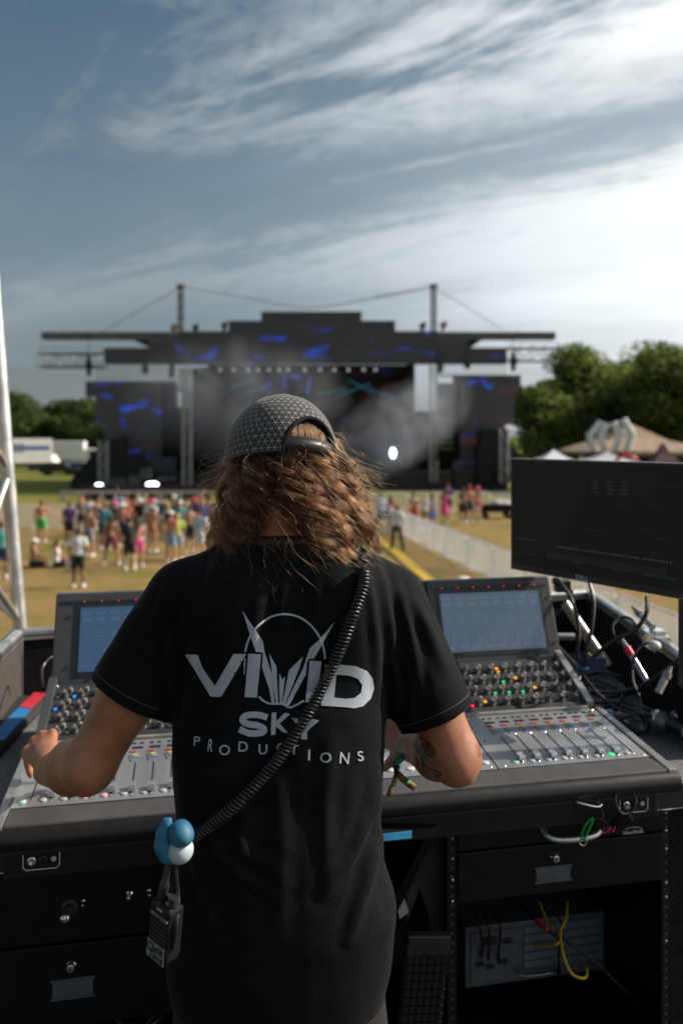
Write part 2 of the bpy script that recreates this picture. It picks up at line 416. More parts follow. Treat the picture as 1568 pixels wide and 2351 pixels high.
# riser the sound desk stands on, 2.75 m above the field
FZ = 2.75
pf = MB()
pf.box2((-2.6, -2.6, FZ - 0.12), (2.6, 3.55, FZ))
struct(pf.build('platform', M('stage_deck_black', (0.016, 0.015, 0.014), 0.7, var=0.35, scale=9), bevel=0.01))
pd = MB()
for (x, y) in ((-2.5, -2.5), (2.5, -2.5), (-2.5, 3.4), (2.5, 3.4), (0, -2.5), (0, 3.4)): pd.cyl((x, y, 0), (x, y, FZ - 0.12), 0.03, n=8)
pdo = thing('platform_scaffold', 'steel scaffold legs carrying the sound desk riser', 'scaffold', (0, 0, 0))
pd.build('leg_frame', GALV, pdo)
sk = MB()
for y, s_ in ((3.56, 1),):
    pts = []
    for i in range(60):
        x = -2.6 + 5.2 * i / 59; pts.append((x, y + 0.02 * math.sin(i * 1.3), 0.02))
    o0 = len(sk.v)
    for p in pts: sk.v.append(p)
    for p in pts: sk.v.append((p[0], p[1], FZ - 0.01))
    for i in range(59): sk.f.append((o0 + i, o0 + i + 1, o0 + 61 + i, o0 + 60 + i)); sk.mi.append(0)
skirt = sk.build('platform_blackout_skirt', BLKF, smooth=True)  # added cloth, keeps daylight from coming through beneath the desk
md = skirt.modifiers.new('thickness', 'SOLIDIFY'); md.thickness = 0.01
tag(skirt, 'added black cloth skirt blocking daylight along the front of the riser', 'skirt')

# ------------------------------------------------------------------ trees
def leaf_mat(name, a, b_, tr=0.25):
    m = bpy.data.materials.new(name); m.use_nodes = True; t = m.node_tree; t.nodes.clear()
    oi = t.nodes.new('ShaderNodeObjectInfo'); g = t.nodes.new('ShaderNodeNewGeometry')
    n = t.nodes.new('ShaderNodeTexNoise'); n.inputs['Scale'].default_value = 0.7; n.inputs['Detail'].default_value = 4; t.links.new(g.outputs['Position'], n.inputs['Vector'])
    ad = t.nodes.new('ShaderNodeMath'); ad.operation = 'ADD'; t.links.new(n.outputs['Fac'], ad.inputs[0])
    k = t.nodes.new('ShaderNodeMath'); k.operation = 'MULTIPLY_ADD'; k.inputs[1].default_value = 0.5; k.inputs[2].default_value = -0.25; t.links.new(g.outputs['Random Per Island'], k.inputs[0]); t.links.new(k.outputs[0], ad.inputs[1])
    r = t.nodes.new('ShaderNodeMapRange'); r.inputs[1].default_value = 0.25; r.inputs[2].default_value = 0.75; t.links.new(ad.outputs[0], r.inputs[0])
    mx = t.nodes.new('ShaderNodeMix'); mx.data_type = 'RGBA'; mx.inputs['A'].default_value = (*a, 1); mx.inputs['B'].default_value = (*b_, 1); t.links.new(r.outputs[0], mx.inputs['Factor'])
    d = t.nodes.new('ShaderNodeBsdfPrincipled'); d.inputs['Roughness'].default_value = 0.6; d.inputs['Specular IOR Level'].default_value = 0.25
    tl = t.nodes.new('ShaderNodeBsdfTranslucent'); t.links.new(mx.outputs['Result'], d.inputs['Base Color']); t.links.new(mx.outputs['Result'], tl.inputs['Color'])
    ms = t.nodes.new('ShaderNodeMixShader'); ms.inputs[0].default_value = tr; o = t.nodes.new('ShaderNodeOutputMaterial')
    t.links.new(d.outputs[0], ms.inputs[1]); t.links.new(tl.outputs[0], ms.inputs[2]); t.links.new(ms.outputs[0], o.inputs[0]); return m
LEAF = leaf_mat('oak_leaves', (0.050, 0.090, 0.020), (0.25, 0.30, 0.075), 0.52)
LEAFD = leaf_mat('far_leaves', (0.030, 0.060, 0.018), (0.110, 0.150, 0.034), 0.4)
BARK = M('bark', (0.11, 0.085, 0.06), 0.9, var=0.3, scale=6, bump=0.6)
def tree(name, h, cw, nl, seed, leaf, lm, low=0.12):
    rg = np.random.default_rng(seed); root = thing(name, '', 'tree')
    tb = MB(); th = h * 0.42; tb.tube(smoothpath([(0, 0, -0.2), (0.06 * h * 0.1, 0, th * 0.5), (0.0, 0.03 * h, th)], 4), [0.045 * h * (1 - 0.06 * i) for i in range(9)], 8)
    cl = []
    for i in range(22):
        a = rg.uniform(0, 6.28); rr = cw * 0.5 * rg.uniform(0.15, 0.72); z = h * rg.uniform(low + 0.14, 0.86)
        rr *= max(0.25, math.sin(math.pi * min(1, (z / h - low) / (1 - low) * 0.85 + 0.12)))
        p = Vector((math.cos(a) * rr, math.sin(a) * rr, z)); cl.append((p, cw * rg.uniform(0.13, 0.24)))
        tb.tube(smoothpath([(0, 0, th * 0.6), p * 0.5 + Vector((0, 0, th * 0.35)), p], 3), [0.02 * h, 0.016 * h, 0.013 * h, 0.01 * h, 0.008 * h, 0.006 * h, 0.003 * h], 5)
    tb.build('trunk', BARK, root, smooth=True)
    ci = rg.integers(0, len(cl), nl); d = rg.normal(size=(nl, 3)); d /= np.linalg.norm(d, axis=1)[:, None]
    rad = rg.uniform(0.35, 1.05, nl) ** 0.5
    C = np.array([c[0][:] for c in cl])[ci] + d * (np.array([c[1] for c in cl])[ci] * rad)[:, None] * np.array([1.15, 1.15, 0.8])
    n = d + rg.normal(size=(nl, 3)) * 0.8; n /= np.linalg.norm(n, axis=1)[:, None]
    u = np.cross(n, rg.normal(size=(nl, 3))); u /= np.linalg.norm(u, axis=1)[:, None]; v = np.cross(n, u); s_ = leaf * rg.uniform(0.5, 1.2, nl)[:, None]
    V = np.stack([C - u * s_, C - v * s_ * 0.55 + n * s_ * 0.15, C + u * s_, C + v * s_ * 0.55 + n * s_ * 0.15], 1).reshape(-1, 3)
    V[:, 2] = np.maximum(V[:, 2], 0.1)
    np_mesh('crown', V, np.arange(nl * 4).reshape(-1, 4), lm, root, smooth=False, world=False)
    return root
OAK = [tree('oak_tree', 16, 16, 12000, 3 + i, 0.34, LEAF, 0.0) for i in range(3)]
FAR = [tree('far_tree', 13, 15, 9000, 30 + i, 0.46, LEAFD, -0.10) for i in range(3)]
def put(proto, used, loc, rz, sc, label, group):
    if proto.name not in used:
        used.add(proto.name); o = proto; o.location = loc; o.rotation_euler = (0, 0, rz); o.scale = (sc,) * 3
        o['label'] = label; o['group'] = group
    else: o = dup(proto, loc, rz, sc, label, group)
    return o
used = set(); oaks = [(1235, 92, 0.72, 'low oak leaning out beside the right wing of the stage'), (1318, 97, 0.98, 'tall oak with a rounded top behind the white arches'),
        (1405, 99, 0.93, 'oak in the middle of the right-hand tree group, behind the tan tent'), (1475, 92, 0.86, 'oak behind the tan tent right of the white arches'),
        (1560, 88, 0.93, 'dark oak standing at the right edge of the picture'), (1660, 90, 1.1, 'broad oak just beyond the right edge, behind the tan tent end'),
        (1280, 115, 0.9, 'oak far back between the stage wing and the tallest oak'), (1440, 118, 0.98, 'oak furthest back in the right-hand tree group'), (1530, 104, 1.08, 'oak between the tan tent and the right edge, second row')]
for i, (x, Y, sc, lb) in enumerate(oaks):
    p = at(x, 1000, Y); put(OAK[i % 3], used, (p.x, Y, 0), i * 1.7, sc, lb, 'oaks to the right of the stage')
rg = random.Random(5); k = 0
names = ['first', 'second', 'third', 'fourth', 'fifth', 'sixth', 'seventh', 'eighth', 'ninth', 'tenth', 'eleventh', 'twelfth', 'thirteenth', 'fourteenth', 'fifteenth', 'sixteenth', 'seventeenth', 'eighteenth', 'nineteenth', 'twentieth', 'twenty-first', 'last']
for i in range(22):
    X = -92 + i * 3.9 + rg.uniform(-1.2, 1.2); Y = 165 + rg.uniform(-9, 9); sc = rg.uniform(0.84, 1.0) * (1 if X < -30 else 0.85)
    put(FAR[i % 3], used, (X, Y, 0), rg.uniform(0, 6), sc, f'{names[i]} tree from the left in the far line of trees behind the trucks and stage', 'far tree line')

# ------------------------------------------------------------------ stage
YS = 65.0
def led_mat(name, base, blue, amount, scale):
    m = bpy.data.materials.new(name); m.use_nodes = True; t = m.node_tree; b = t.nodes['Principled BSDF']
    b.inputs['Base Color'].default_value = (*base, 1); b.inputs['Roughness'].default_value = 0.5
    g = t.nodes.new('ShaderNodeNewGeometry')
    def nz(s, off, sx=1.0, sz=1.0, d=3):
        mp = t.nodes.new('ShaderNodeMapping'); mp.inputs['Location'].default_value = off; mp.inputs['Scale'].default_value = (sx, 1, sz)
        t.links.new(g.outputs['Position'], mp.inputs[0]); n = t.nodes.new('ShaderNodeTexNoise'); n.inputs['Scale'].default_value = s; n.inputs['Detail'].default_value = d
        n.inputs['Distortion'].default_value = 0.6; t.links.new(mp.outputs[0], n.inputs['Vector']); return n.outputs['Fac']
    def mr(v, a, c):
        r = t.nodes.new('ShaderNodeMapRange'); t.links.new(v, r.inputs[0]); r.inputs[1].default_value = a; r.inputs[2].default_value = c; return r.outputs[0]
    def sc_(v, col):
        q = t.nodes.new('ShaderNodeVectorMath'); q.operation = 'SCALE'; q.inputs[0].default_value = col; t.links.new(v, q.inputs['Scale']); return q.outputs[0]
    def add(a, c):
        q = t.nodes.new('ShaderNodeVectorMath'); q.operation = 'ADD'; t.links.new(a, q.inputs[0]); t.links.new(c, q.inputs[1]); return q.outputs[0]
    e = add(sc_(mr(nz(scale, (1, 2, 3), 0.6, 1.3), 0.61, 0.78), tuple(c * amount for c in blue)), sc_(mr(nz(scale * 0.8, (9, 2, 1), 0.35, 1.6), 0.60, 0.95), (0.07 * amount, 0.006, 0.010)))
    e = add(e, sc_(mr(nz(scale * 1.1, (4, 7, 1), 0.7, 1.2), 0.60, 0.85), (0.0, 0.02 * amount, 0.012 * amount)))
    t.links.new(e, b.inputs['Emission Color']); b.inputs['Emission Strength'].default_value = 1.0
    return m
LED = led_mat('led_wall', (0.046, 0.050, 0.060), (0.0, 0.06, 0.58), 0.62, 0.6)
LEDS = led_mat('led_side', (0.058, 0.062, 0.074), (0.0, 0.07, 0.75), 0.75, 0.6)
LEDB = led_mat('led_back', (0.010, 0.010, 0.012), (0.0, 0.02, 0.16), 0.5, 0.7)
def rect(mb, x0, y0, x1, y1, Y, dep):
    a, b = at(x0, y0, Y), at(x1, y1, Y); return mb.box2((a.x, Y, a.z), (b.x, Y + dep, b.z))
def bar(mb, x0, y0, x1, y1, Y, r, n=6): return mb.tube([at(x0, y0, Y), at(x1, y1, Y)], r, n)
CX = 715
stage = thing('festival_stage', 'huge black festival stage with roof beam, masts and stepped video walls', 'stage', (at(CX, 0, YS).x, YS, 0))
b = MB(); rect(b, 95, 762, 1275, 778, YS + 1.2, 1.0); 
b.build('roof_beam', M('roof_beam_grey', (0.11, 0.115, 0.12), 0.6, var=0.2, scale=2), stage)
b = MB(); a0, a1 = at(300, 771, YS + 2.4), at(1110, 771, YS + 2.4)
b.box2((a0.x, YS + 2.4, a0.z - 0.25), (a1.x, YS + 17, a0.z + 0.15)); b.build('roof', BLKF, stage)
for x in (416, 995):
    b = MB(); b.truss(at(x, 765, YS + 1.6), at(x, 657, YS + 1.6), 0.36, up=(1, 0, 0), r=0.06, seg=9, n=5, brace=0.6)
    p = at(x, 657, YS + 1.6); b.box(p, (0.62, 0.62, 0.22)); b.build('mast', M('mast_grey', (0.12, 0.125, 0.13), 0.5, 0.4), stage)
b = MB()
for (x0, y0, x1, y1) in ((416, 658, 235, 763), (416, 658, 560, 682), (995, 658, 1155, 757), (995, 658, 860, 682)): bar(b, x0, y0, x1, y1, YS + 1.6, 0.045, 5)
b.tube(smoothpath([at(416, 658, YS + 1.6), at(560, 682, YS + 1.6), at(710, 706, YS + 1.6), at(860, 684, YS + 1.6), at(995, 658, YS + 1.6)], 6), 0.05, 5)
b.build('guy_cable', GALV, stage)
for i, (x, y) in enumerate(((400, 752), (450, 752), (516, 747), (970, 748), (1018, 746))):
    b = MB(); p = at(x, y, YS + 1.5); b.box(p, (0.5, 0.5, 0.35)).cyl(p + Vector((-0.1, 0, -0.5)), p + Vector((0.15, 0, 0.35)), 0.16, 0.1, 8)
    b.build('roof_winch', M('winch_ochre', (0.26, 0.17, 0.05), 0.6) if i in (0, 4) else BLK, stage, bevel=0.03)
# header video wall: five stepped rows of cabinets
rows = [(600, 830, 718, 739), (525, 907, 739, 763), (421, 1005, 763, 784), (342, 1075, 784, 801), (240, 1162, 801, 836)]
for (x0, x1, y0, y1) in rows:
    b = MB(); rect(b, x0, y0, x1, y1 - 0.25, YS - 0.4, 0.5); b.build('video_header_row', LED, stage)
    b = MB(); rect(b, x0 - 1, y0 - 3, x1 + 1, y0 - 0.3, YS - 0.35, 0.5); b.build('header_trim', M('trim_grey', (0.17, 0.18, 0.2), 0.45, 0.5), stage)
for (x0, x1, y0, y1) in ((88, 240, 812, 843), (1163, 1282, 800, 830)):
    b = MB(); z = at(0, (y0 + y1) / 2, YS + 0.6).z; b.truss((at(x0, 0, YS).x, YS + 0.6, z), (at(x1, 0, YS).x, YS + 0.6, z), (y1 - y0) * YS / FOC, r=0.07, n=5, brace=0.5)
    bar(b, x0, y0 - 14, x1, y0 - 14, YS + 0.6, 0.03, 4)
    for xx in np.linspace(x0 + 4, x1 - 4, 5): bar(b, xx, y0 - 14, xx, y0, YS + 0.6, 0.025, 4)
    b.build('side_truss', M('truss_dull', (0.30, 0.31, 0.32), 0.5, 0.6), stage)
for (x, y0, y1) in ((205, 815, 862), (334, 838, 858), (1178, 808, 852), (1072, 826, 846), (395, 838, 868), (1010, 826, 858)):
    b = MB(); p, q = at(x, y0, YS - 0.6), at(x, y1, YS - 0.6); b.cyl(p, q, 0.17, 0.2, 8).box((p + q) / 2, (0.5, 0.4, 0.6)); bar(b, x, y0 - 40, x, y0, YS - 0.6, 0.03, 4)
    b.build('hoist', BLK, stage)
for (xa, xb, ya, yb, n_) in ((226, 400, 836, 878, 16), (1012, 1158, 826, 864, 14)):
    for i in range(n_):
        b = MB(); x = xa + (xb - xa) * i / (n_ - 1); bar(b, x, ya, x, yb, YS + 0.2, 0.045, 4); b.build('drop_rod', BLK, stage)
b = MB()
for (x0, x1, y0, y1) in ((197, 404, 878, 911), (220, 404, 911, 975), (240, 404, 975, 1030), (268, 404, 1030, 1102)): rect(b, x0, y0, x1, y1, YS + 0.3, 0.4)
b.build('video_wall', LEDS, stage)
b = MB()
for (x0, x1, y0, y1) in ((1040, 1195, 864, 890), (1040, 1180, 890, 975), (1040, 1160, 975, 1085)): rect(b, x0, y0, x1, y1, YS + 0.3, 0.4)
b.build('video_wall', LEDS, stage)
for (x0, x1, y0) in ((197, 404, 878), (1010, 1195, 864)):
    b = MB(); rect(b, x0, y0 - 3, x1, y0 - 0.3, YS + 0.28, 0.45); b.build('wall_trim', M('trim_grey'), stage)
# line arrays: a column of cabinets each
def line_array(x0, x1, y0, y1, n_, Y):
    for i in range(n_):
        b = MB(); ya, yb = y0 + (y1 - y0) * i / n_, y0 + (y1 - y0) * (i + 0.93) / n_; rect(b, x0, ya, x1, yb, Y, 0.7)
        for j in (0.25, 0.5, 0.75): rect(b, x0 + (x1 - x0) * j - 0.8, ya + 1, x0 + (x1 - x0) * j + 0.8, yb - 1, Y - 0.05, 0.1)
        b.build('line_array_cabinet', M('array_black', (0.004, 0.004, 0.005), 0.8, spec=0.1), stage)
line_array(1004, 1056, 880, 1058, 13, YS - 1.2); line_array(372, 404, 882, 1050, 12, YS - 0.9); line_array(452, 478, 858, 1085, 12, YS - 0.9)
TRS = M('truss_silver', (0.34, 0.35, 0.37), 0.45, 0.5, var=0.2, scale=4)
for (x, y0, y1, Y, w_) in ((430, 842, 1128, YS - 1.5, 0.62), (466, 842, 1128, YS + 1.5, 0.5), (995, 838, 1105, YS - 0.8, 0.52), (238, 1012, 1120, YS - 2, 0.6), (1157, 985, 1108, YS - 2, 0.6)):
    b = MB(); b.truss(at(x, y1, Y), at(x, y0, Y), w_, up=(1, 0, 0), r=0.055, n=5, brace=0.55); b.build('tower_truss', TRS, stage)
for (x0, x1, y0, y1) in ((410, 434, 846, 900), (424, 443, 896, 936)):
    b = MB(); rect(b, x0, y0, x1, y1, YS - 0.2, 0.1); b.build('sky_gap_sheet', M('sky_gap_pale', (0.62, 0.64, 0.66), 0.8, var=0.1), stage)  # pale sheets stand in for bright sky seen through the tower
# the black box of the stage
b = MB(); rect(b, 478, 838, 952, 1082, YS + 13, 0.3); b.build('back_video_wall', LEDB, stage)
b = MB(); rect(b, 478, 836, 494, 1082, YS + 0.8, 12); b.build('wing_drape', BLKF, stage)
b = MB(); rect(b, 934, 836, 950, 1082, YS + 0.8, 12); b.build('wing_drape', BLKF, stage)
b = MB(); rect(b, 320, 1084, 1110, 1128, YS, 15); b.build('stage_deck', BLK, stage)
b = MB(); rect(b, 1045, 1080, 1165, 1086, YS - 0.8, 2.5); rect(b, 1045, 1086, 1165, 1124, YS - 0.5, 2); b.build('side_deck', BLK, stage)
b = MB(); rect(b, 494, 1068, 934, 1083.5, YS + 2, 3)
for i in range(14):
    x = 505 + i * 31; rect(b, x, 1050 + (i * 7) % 13, x + 13 + (i * 5) % 9, 1084, YS + 1.5, 0.8)
b.build('backline_gear', BLKP, stage)
b = MB(); z = at(0, 848, YS).z
b.truss((at(484, 0, YS).x, YS + 3, z - 0.1), (at(946, 0, YS).x, YS + 3, z - 0.1), 0.35, r=0.04, n=4); b.build('lighting_truss', BLK, stage)
LAMP = M('lit_lamp', (0.9, 0.92, 1.0), 0.4, emit=(0.9, 0.95, 1.0), estr=9.0)
for i, x in enumerate((506, 537, 570, 592, 618, 641, 662, 700, 735, 768, 800, 835, 862)):
    b = MB(); p = at(x, 849, YS + 2.6); b.cyl(p + Vector((0, 0.35, 0.05)), p, 0.17, 0.19, 10); f = b.build('sky_dash_can', BLK, stage)
    b = MB(); b.cyl(p + Vector((0, -0.01, 0)), p + Vector((0, -0.04, 0)), 0.13, n=10); b.build('lens', M('sky_dash_glow', (0.9, 0.9, 0.9), 0.4, emit=(0.85, 0.9, 1.0), estr=0.3), f)  # glowing discs stand in for sky showing through gaps under the header
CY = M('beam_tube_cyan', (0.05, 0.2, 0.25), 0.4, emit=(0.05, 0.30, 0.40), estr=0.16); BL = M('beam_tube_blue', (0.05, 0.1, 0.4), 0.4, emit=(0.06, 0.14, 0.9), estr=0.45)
for (x0, y0, x1, y1, m_) in ((520, 893, 585, 873, CY), (560, 905, 602, 892, CY), (603, 893, 625, 880, BL), (655, 863, 651, 892, BL), (690, 880, 680, 915, CY), (712, 868, 705, 905, BL), (730, 905, 795, 893, CY), (800, 872, 860, 905, CY), (845, 890, 905, 915, CY), (660, 862, 690, 868, BL), (505, 900, 560, 880, CY), (770, 912, 850, 880, CY)):
    b = MB(); bar(b, x0, y0, x1, y1, YS + 9, 0.075, 6); b.build('light_tube', m_, stage)
for (x0, x1, y0, y1) in ((403, 482, 938, 1124), (946, 1008, 944, 1124), (1000, 1050, 1040, 1124), (443, 482, 846, 940)):
    b = MB(); rect(b, x0, y0, x1, y1, YS + 2.6, 0.2); b.build('masking_cloth', BLKF, stage)
# screens of scaffolding in black cloth either side
BK2 = M('black_scrim', (0.014, 0.015, 0.018), 0.85, var=0.3, scale=2)
for poly in ([(160, 1122), (165, 1100), (238, 1012), (280, 1002), (282, 1040), (326, 1042), (326, 1122)], [(1098, 1108), (1098, 1040), (1108, 985), (1165, 985), (1168, 1020), (1215, 1060), (1215, 1108)]):
    b = MB(); b.prism([at(x, y, YS - 1.4) for x, y in poly], (0, 2.0, 0)); b.build('scaffold_cover', BK2, stage)
for (x0, y0, x1, y1) in ((296, 1092, 322, 1120), (322, 1075, 345, 1100), (250, 1098, 290, 1122), (360, 1095, 400, 1104)):
    b = MB(); rect(b, x0, y0, x1, y1, YS - 2.2, 0.7); b.build('flight_case', M('case_grey', (0.10, 0.105, 0.11), 0.5, var=0.3, scale=2), stage, bevel=0.03)
for i, (x, y, wd, hg, Y, lb) in enumerate(((228, 1115, 20, 9, YS - 3, 'glaring white floodlight low at the foot of the left scaffold tower'), (350, 1113, 28, 12, YS - 3, 'larger glaring white floodlight at the left foot of the stage'), (902, 1040, 12, 24, YS - 1, 'tall glaring stage lamp shining through the smoke'))):
    p = at(x, y, Y); L = thing('floodlight', lb, 'floodlight', (p.x, Y, at(0, y + hg * 1.2, Y).z), group='lit floodlights on the stage')
    b = MB(); sx, sz = wd * Y / FOC / 2, hg * Y / FOC / 2; b.box((p.x, Y + 0.2, p.z), (sx * 2.3, 0.3, sz * 2.5)).box((p.x, Y + 0.2, p.z - sz * 2), (0.1, 0.1, sz * 2)); b.build('housing', BLK, L, bevel=0.02)
    b = MB(); b.sphere((p.x, Y + 0.04, p.z), (sx, 0.06, sz), 16, 8); b.build('lens', LAMP, L, smooth=True)
# stage smoke
def smoke(name, c, r, dens, label, sc_=0.35, tilt=0.0):
    m = bpy.data.materials.new(name); m.use_nodes = True; t = m.node_tree; t.nodes.clear()
    o_ = t.nodes.new('ShaderNodeOutputMaterial'); v = t.nodes.new('ShaderNodeVolumePrincipled'); v.inputs['Color'].default_value = (0.80, 0.87, 0.98, 1); v.inputs['Anisotropy'].default_value = 0.3
    tcn = t.nodes.new('ShaderNodeTexCoord'); n = t.nodes.new('ShaderNodeTexNoise'); n.inputs['Scale'].default_value = sc_; n.inputs['Detail'].default_value = 4; n.inputs['Roughness'].default_value = 0.55; n.inputs['Distortion'].default_value = 1.2
    t.links.new(tcn.outputs['Object'], n.inputs['Vector'])
    ln = t.nodes.new('ShaderNodeMapping'); ln.inputs['Scale'].default_value = tuple(1 / q for q in r); t.links.new(tcn.outputs['Object'], ln.inputs[0])
    le = t.nodes.new('ShaderNodeVectorMath'); le.operation = 'LENGTH'; t.links.new(ln.outputs[0], le.inputs[0])
    fo = t.nodes.new('ShaderNodeMapRange'); fo.inputs[1].default_value = 1.0; fo.inputs[2].default_value = 0.0; t.links.new(le.outputs['Value'], fo.inputs[0])
    nr = t.nodes.new('ShaderNodeMapRange'); nr.inputs[1].default_value = 0.34; nr.inputs[2].default_value = 0.74; t.links.new(n.outputs['Fac'], nr.inputs[0])
    mu = t.nodes.new('ShaderNodeMath'); mu.operation = 'MULTIPLY'; t.links.new(fo.outputs[0], mu.inputs[0]); t.links.new(nr.outputs[0], mu.inputs[1])
    m2 = t.nodes.new('ShaderNodeMath'); m2.operation = 'MULTIPLY'; m2.inputs[1].default_value = dens; t.links.new(mu.outputs[0], m2.inputs[0]); t.links.new(m2.outputs[0], v.inputs['Density'])
    t.links.new(v.outputs[0], o_.inputs['Volume'])
    mb = MB(); mb.sphere((0, 0, 0), r, 16, 10); o = mb.build(name, m); o.location = c; o.rotation_euler = (0, tilt, 0); tag(o, label, 'smoke', None, 'stuff')
p = at(900, 985, YS + 3); smoke('smoke', (p.x, YS - 3.6, p.z), (7.0, 2.4, 3.4), 1.0, 'pale stage smoke blowing across the right half of the stage', 0.42, R(-32))
p = at(560, 925, YS + 2); smoke('smoke', (p.x, YS - 3.0, p.z), (9.5, 2.2, 5.4), 0.55, 'thin grey smoke hanging before the left half of the stage', 0.22)

# ------------------------------------------------------------------ chains of small balloons high over the stage
bc = thing('balloon_chain', 'loose chains of tiny white balloons drifting high over the stage', 'balloons', at(890, 500, 120)); bm_ = MB(); bm_.sphere((0, 0, 0), 0.075, 8, 6); bme = bpy.data.meshes.new('balloon'); bme.from_pydata(bm_.v, [], bm_.f); bme.materials.append(WHITE)
bpts = []
for ln_ in ([(872, 448), (878, 438), (886, 430), (900, 437), (912, 450), (925, 468), (932, 490), (938, 515), (943, 535), (948, 551)], [(858, 513), (870, 517), (885, 518), (900, 521), (915, 526), (925, 531)], [(862, 512), (868, 525), (866, 545), (858, 565), (852, 572)], [(843, 530), (847, 545), (852, 570)]):
    for a_, c_ in zip(ln_, ln_[1:]):
        k_ = max(1, round(math.dist(a_, c_) / 7)); bpts += [(a_[0] + (c_[0] - a_[0]) * i / k_, a_[1] + (c_[1] - a_[1]) * i / k_) for i in range(k_)]
for (x, y) in bpts + [(706, 439), (875, 626), (823, 630), (658, 510)]:
    o = bpy.data.objects.new('balloon', bme); COL.objects.link(o); o.location = at(x, y, 120) - at(890, 500, 120); o.parent = bc
# ------------------------------------------------------------------ crowd barriers
def scrim_mat():
    m = bpy.data.materials.new('barrier_slat'); m.use_nodes = True; t = m.node_tree; b_ = t.nodes['Principled BSDF']; o_ = t.nodes['Material Output']; b_.inputs['Base Color'].default_value = (0.82, 0.90, 0.98, 1); b_.inputs['Roughness'].default_value = 0.5
    n = t.nodes.new('ShaderNodeTexNoise'); n.inputs['Scale'].default_value = 2.5; g = t.nodes.new('ShaderNodeNewGeometry'); t.links.new(g.outputs['Position'], n.inputs['Vector'])
    mr_ = t.nodes.new('ShaderNodeMapRange'); mr_.inputs[3].default_value = 0.2; mr_.inputs[4].default_value = 0.8; t.links.new(n.outputs['Fac'], mr_.inputs[0])
    tl = t.nodes.new('ShaderNodeBsdfTranslucent'); tl.inputs['Color'].default_value = (0.86, 0.92, 1.0, 1); ms = t.nodes.new('ShaderNodeMixShader'); t.links.new(mr_.outputs[0], ms.inputs[0]); t.links.new(b_.outputs[0], ms.inputs[1]); t.links.new(tl.outputs[0], ms.inputs[2]); t.links.new(ms.outputs[0], o_.inputs[0]); return m
SLAT = scrim_mat()
def barrier_proto(name, length, h, nb, mat, feet=True):
    o = thing(name, '', 'barrier'); hl = length / 2
    b = MB(); pts = [(-hl, 0, 0.16), (-hl, 0, h - 0.1), (-hl + 0.1, 0, h), (hl - 0.1, 0, h), (hl, 0, h - 0.1), (hl, 0, 0.16)]
    b.tube(pts, 0.021, 6, closed=True); b.build('frame', mat, o, smooth=True)
    for i in range(nb):
        q = MB(); x = -hl + length * (i + 0.5) / nb; q.box2((x - 0.014, -0.003, 0.16), (x + 0.014, 0.003, h)); q.build('upright', SLAT, o)
    for x in (-hl + 0.25, hl - 0.25):
        q = MB(); q.tube([(x, -0.3, 0.02), (x, 0, 0.16), (x, 0.3, 0.02)], 0.02, 5); q.build('foot', mat, o)
    return o
BARM = M('barrier_zinc', (0.95, 0.95, 0.95), 0.4, 0.0, var=0.15, scale=3)
bp = barrier_proto('crowd_barrier', 2.3, 1.15, 22, BARM); bused = False
def barrier(x, y, ang, label, group):
    global bused
    if not bused: bused = True; bp.location = (x, y, 0); bp.rotation_euler = (0, 0, ang); bp['label'] = label; bp['group'] = group; return bp
    return dup(bp, (x, y, 0), ang, None, label, group)
nth = ['nearest', 'second', 'third', 'fourth', 'fifth', 'sixth', 'seventh', 'eighth', 'ninth', 'tenth', 'eleventh', 'twelfth', 'thirteenth', 'fourteenth']
P0, P1 = Vector((6.9, 9.5, 0)), Vector((1.55, 40.5, 0)); d = (P1 - P0).normalized(); ang = math.atan2(d.y, d.x)
for i in range(13):
    p = P0 + d * (1.2 + 2.36 * i); barrier(p.x, p.y, ang, f'{nth[i]} silver barrier panel counted from the monitor in the right-hand fence', 'barriers of the walkway fence')
for i in range(9):
    p = at(1180 - i * 0, 1000, 44); x = 2.6 + 2.36 * i; barrier(x, 45.5 + 0.12 * i, 0.02, f'{nth[i]} silver barrier panel from the walkway in the row before the stage, right side', 'barriers before the stage on the right')
for i in range(8):
    x = -17.6 + 2.36 * i; barrier(x, 37.2 - 0.05 * i, 0, f'{nth[i] if i else "first"} silver barrier panel from the left in the row behind the left crowd', 'barriers behind the left crowd')
# rail of the photographers' pit
pit = thing('pit_rail', 'long grey pit rail on posts before the left part of the stage', 'rail', (at(300, 0, 56).x, 56, 0))
b = MB(); a, c = at(140, 1130, 54), at(560, 1126, 54); b.box2((a.x, 53.9, a.z - 0.09), (c.x, 54.1, a.z + 0.09)); b.build('top_rail', GALV, pit)
for x in (146, 190, 235, 280, 325, 370, 415, 460, 505):
    b = MB(); q = at(x, 1130, 54); b.box2((q.x - 0.12, 53.92, 0), (q.x + 0.12, 54.08, q.z - 0.1)); b.build('post', GALV, pit)
b = MB(); b.box2((at(190, 0, 55).x, 54.6, 0), (at(480, 0, 55).x, 54.75, 1.0)); b.build('panel', BLK, pit)
YEL = M('yellow_vest', (0.55, 0.48, 0.06), 0.7)
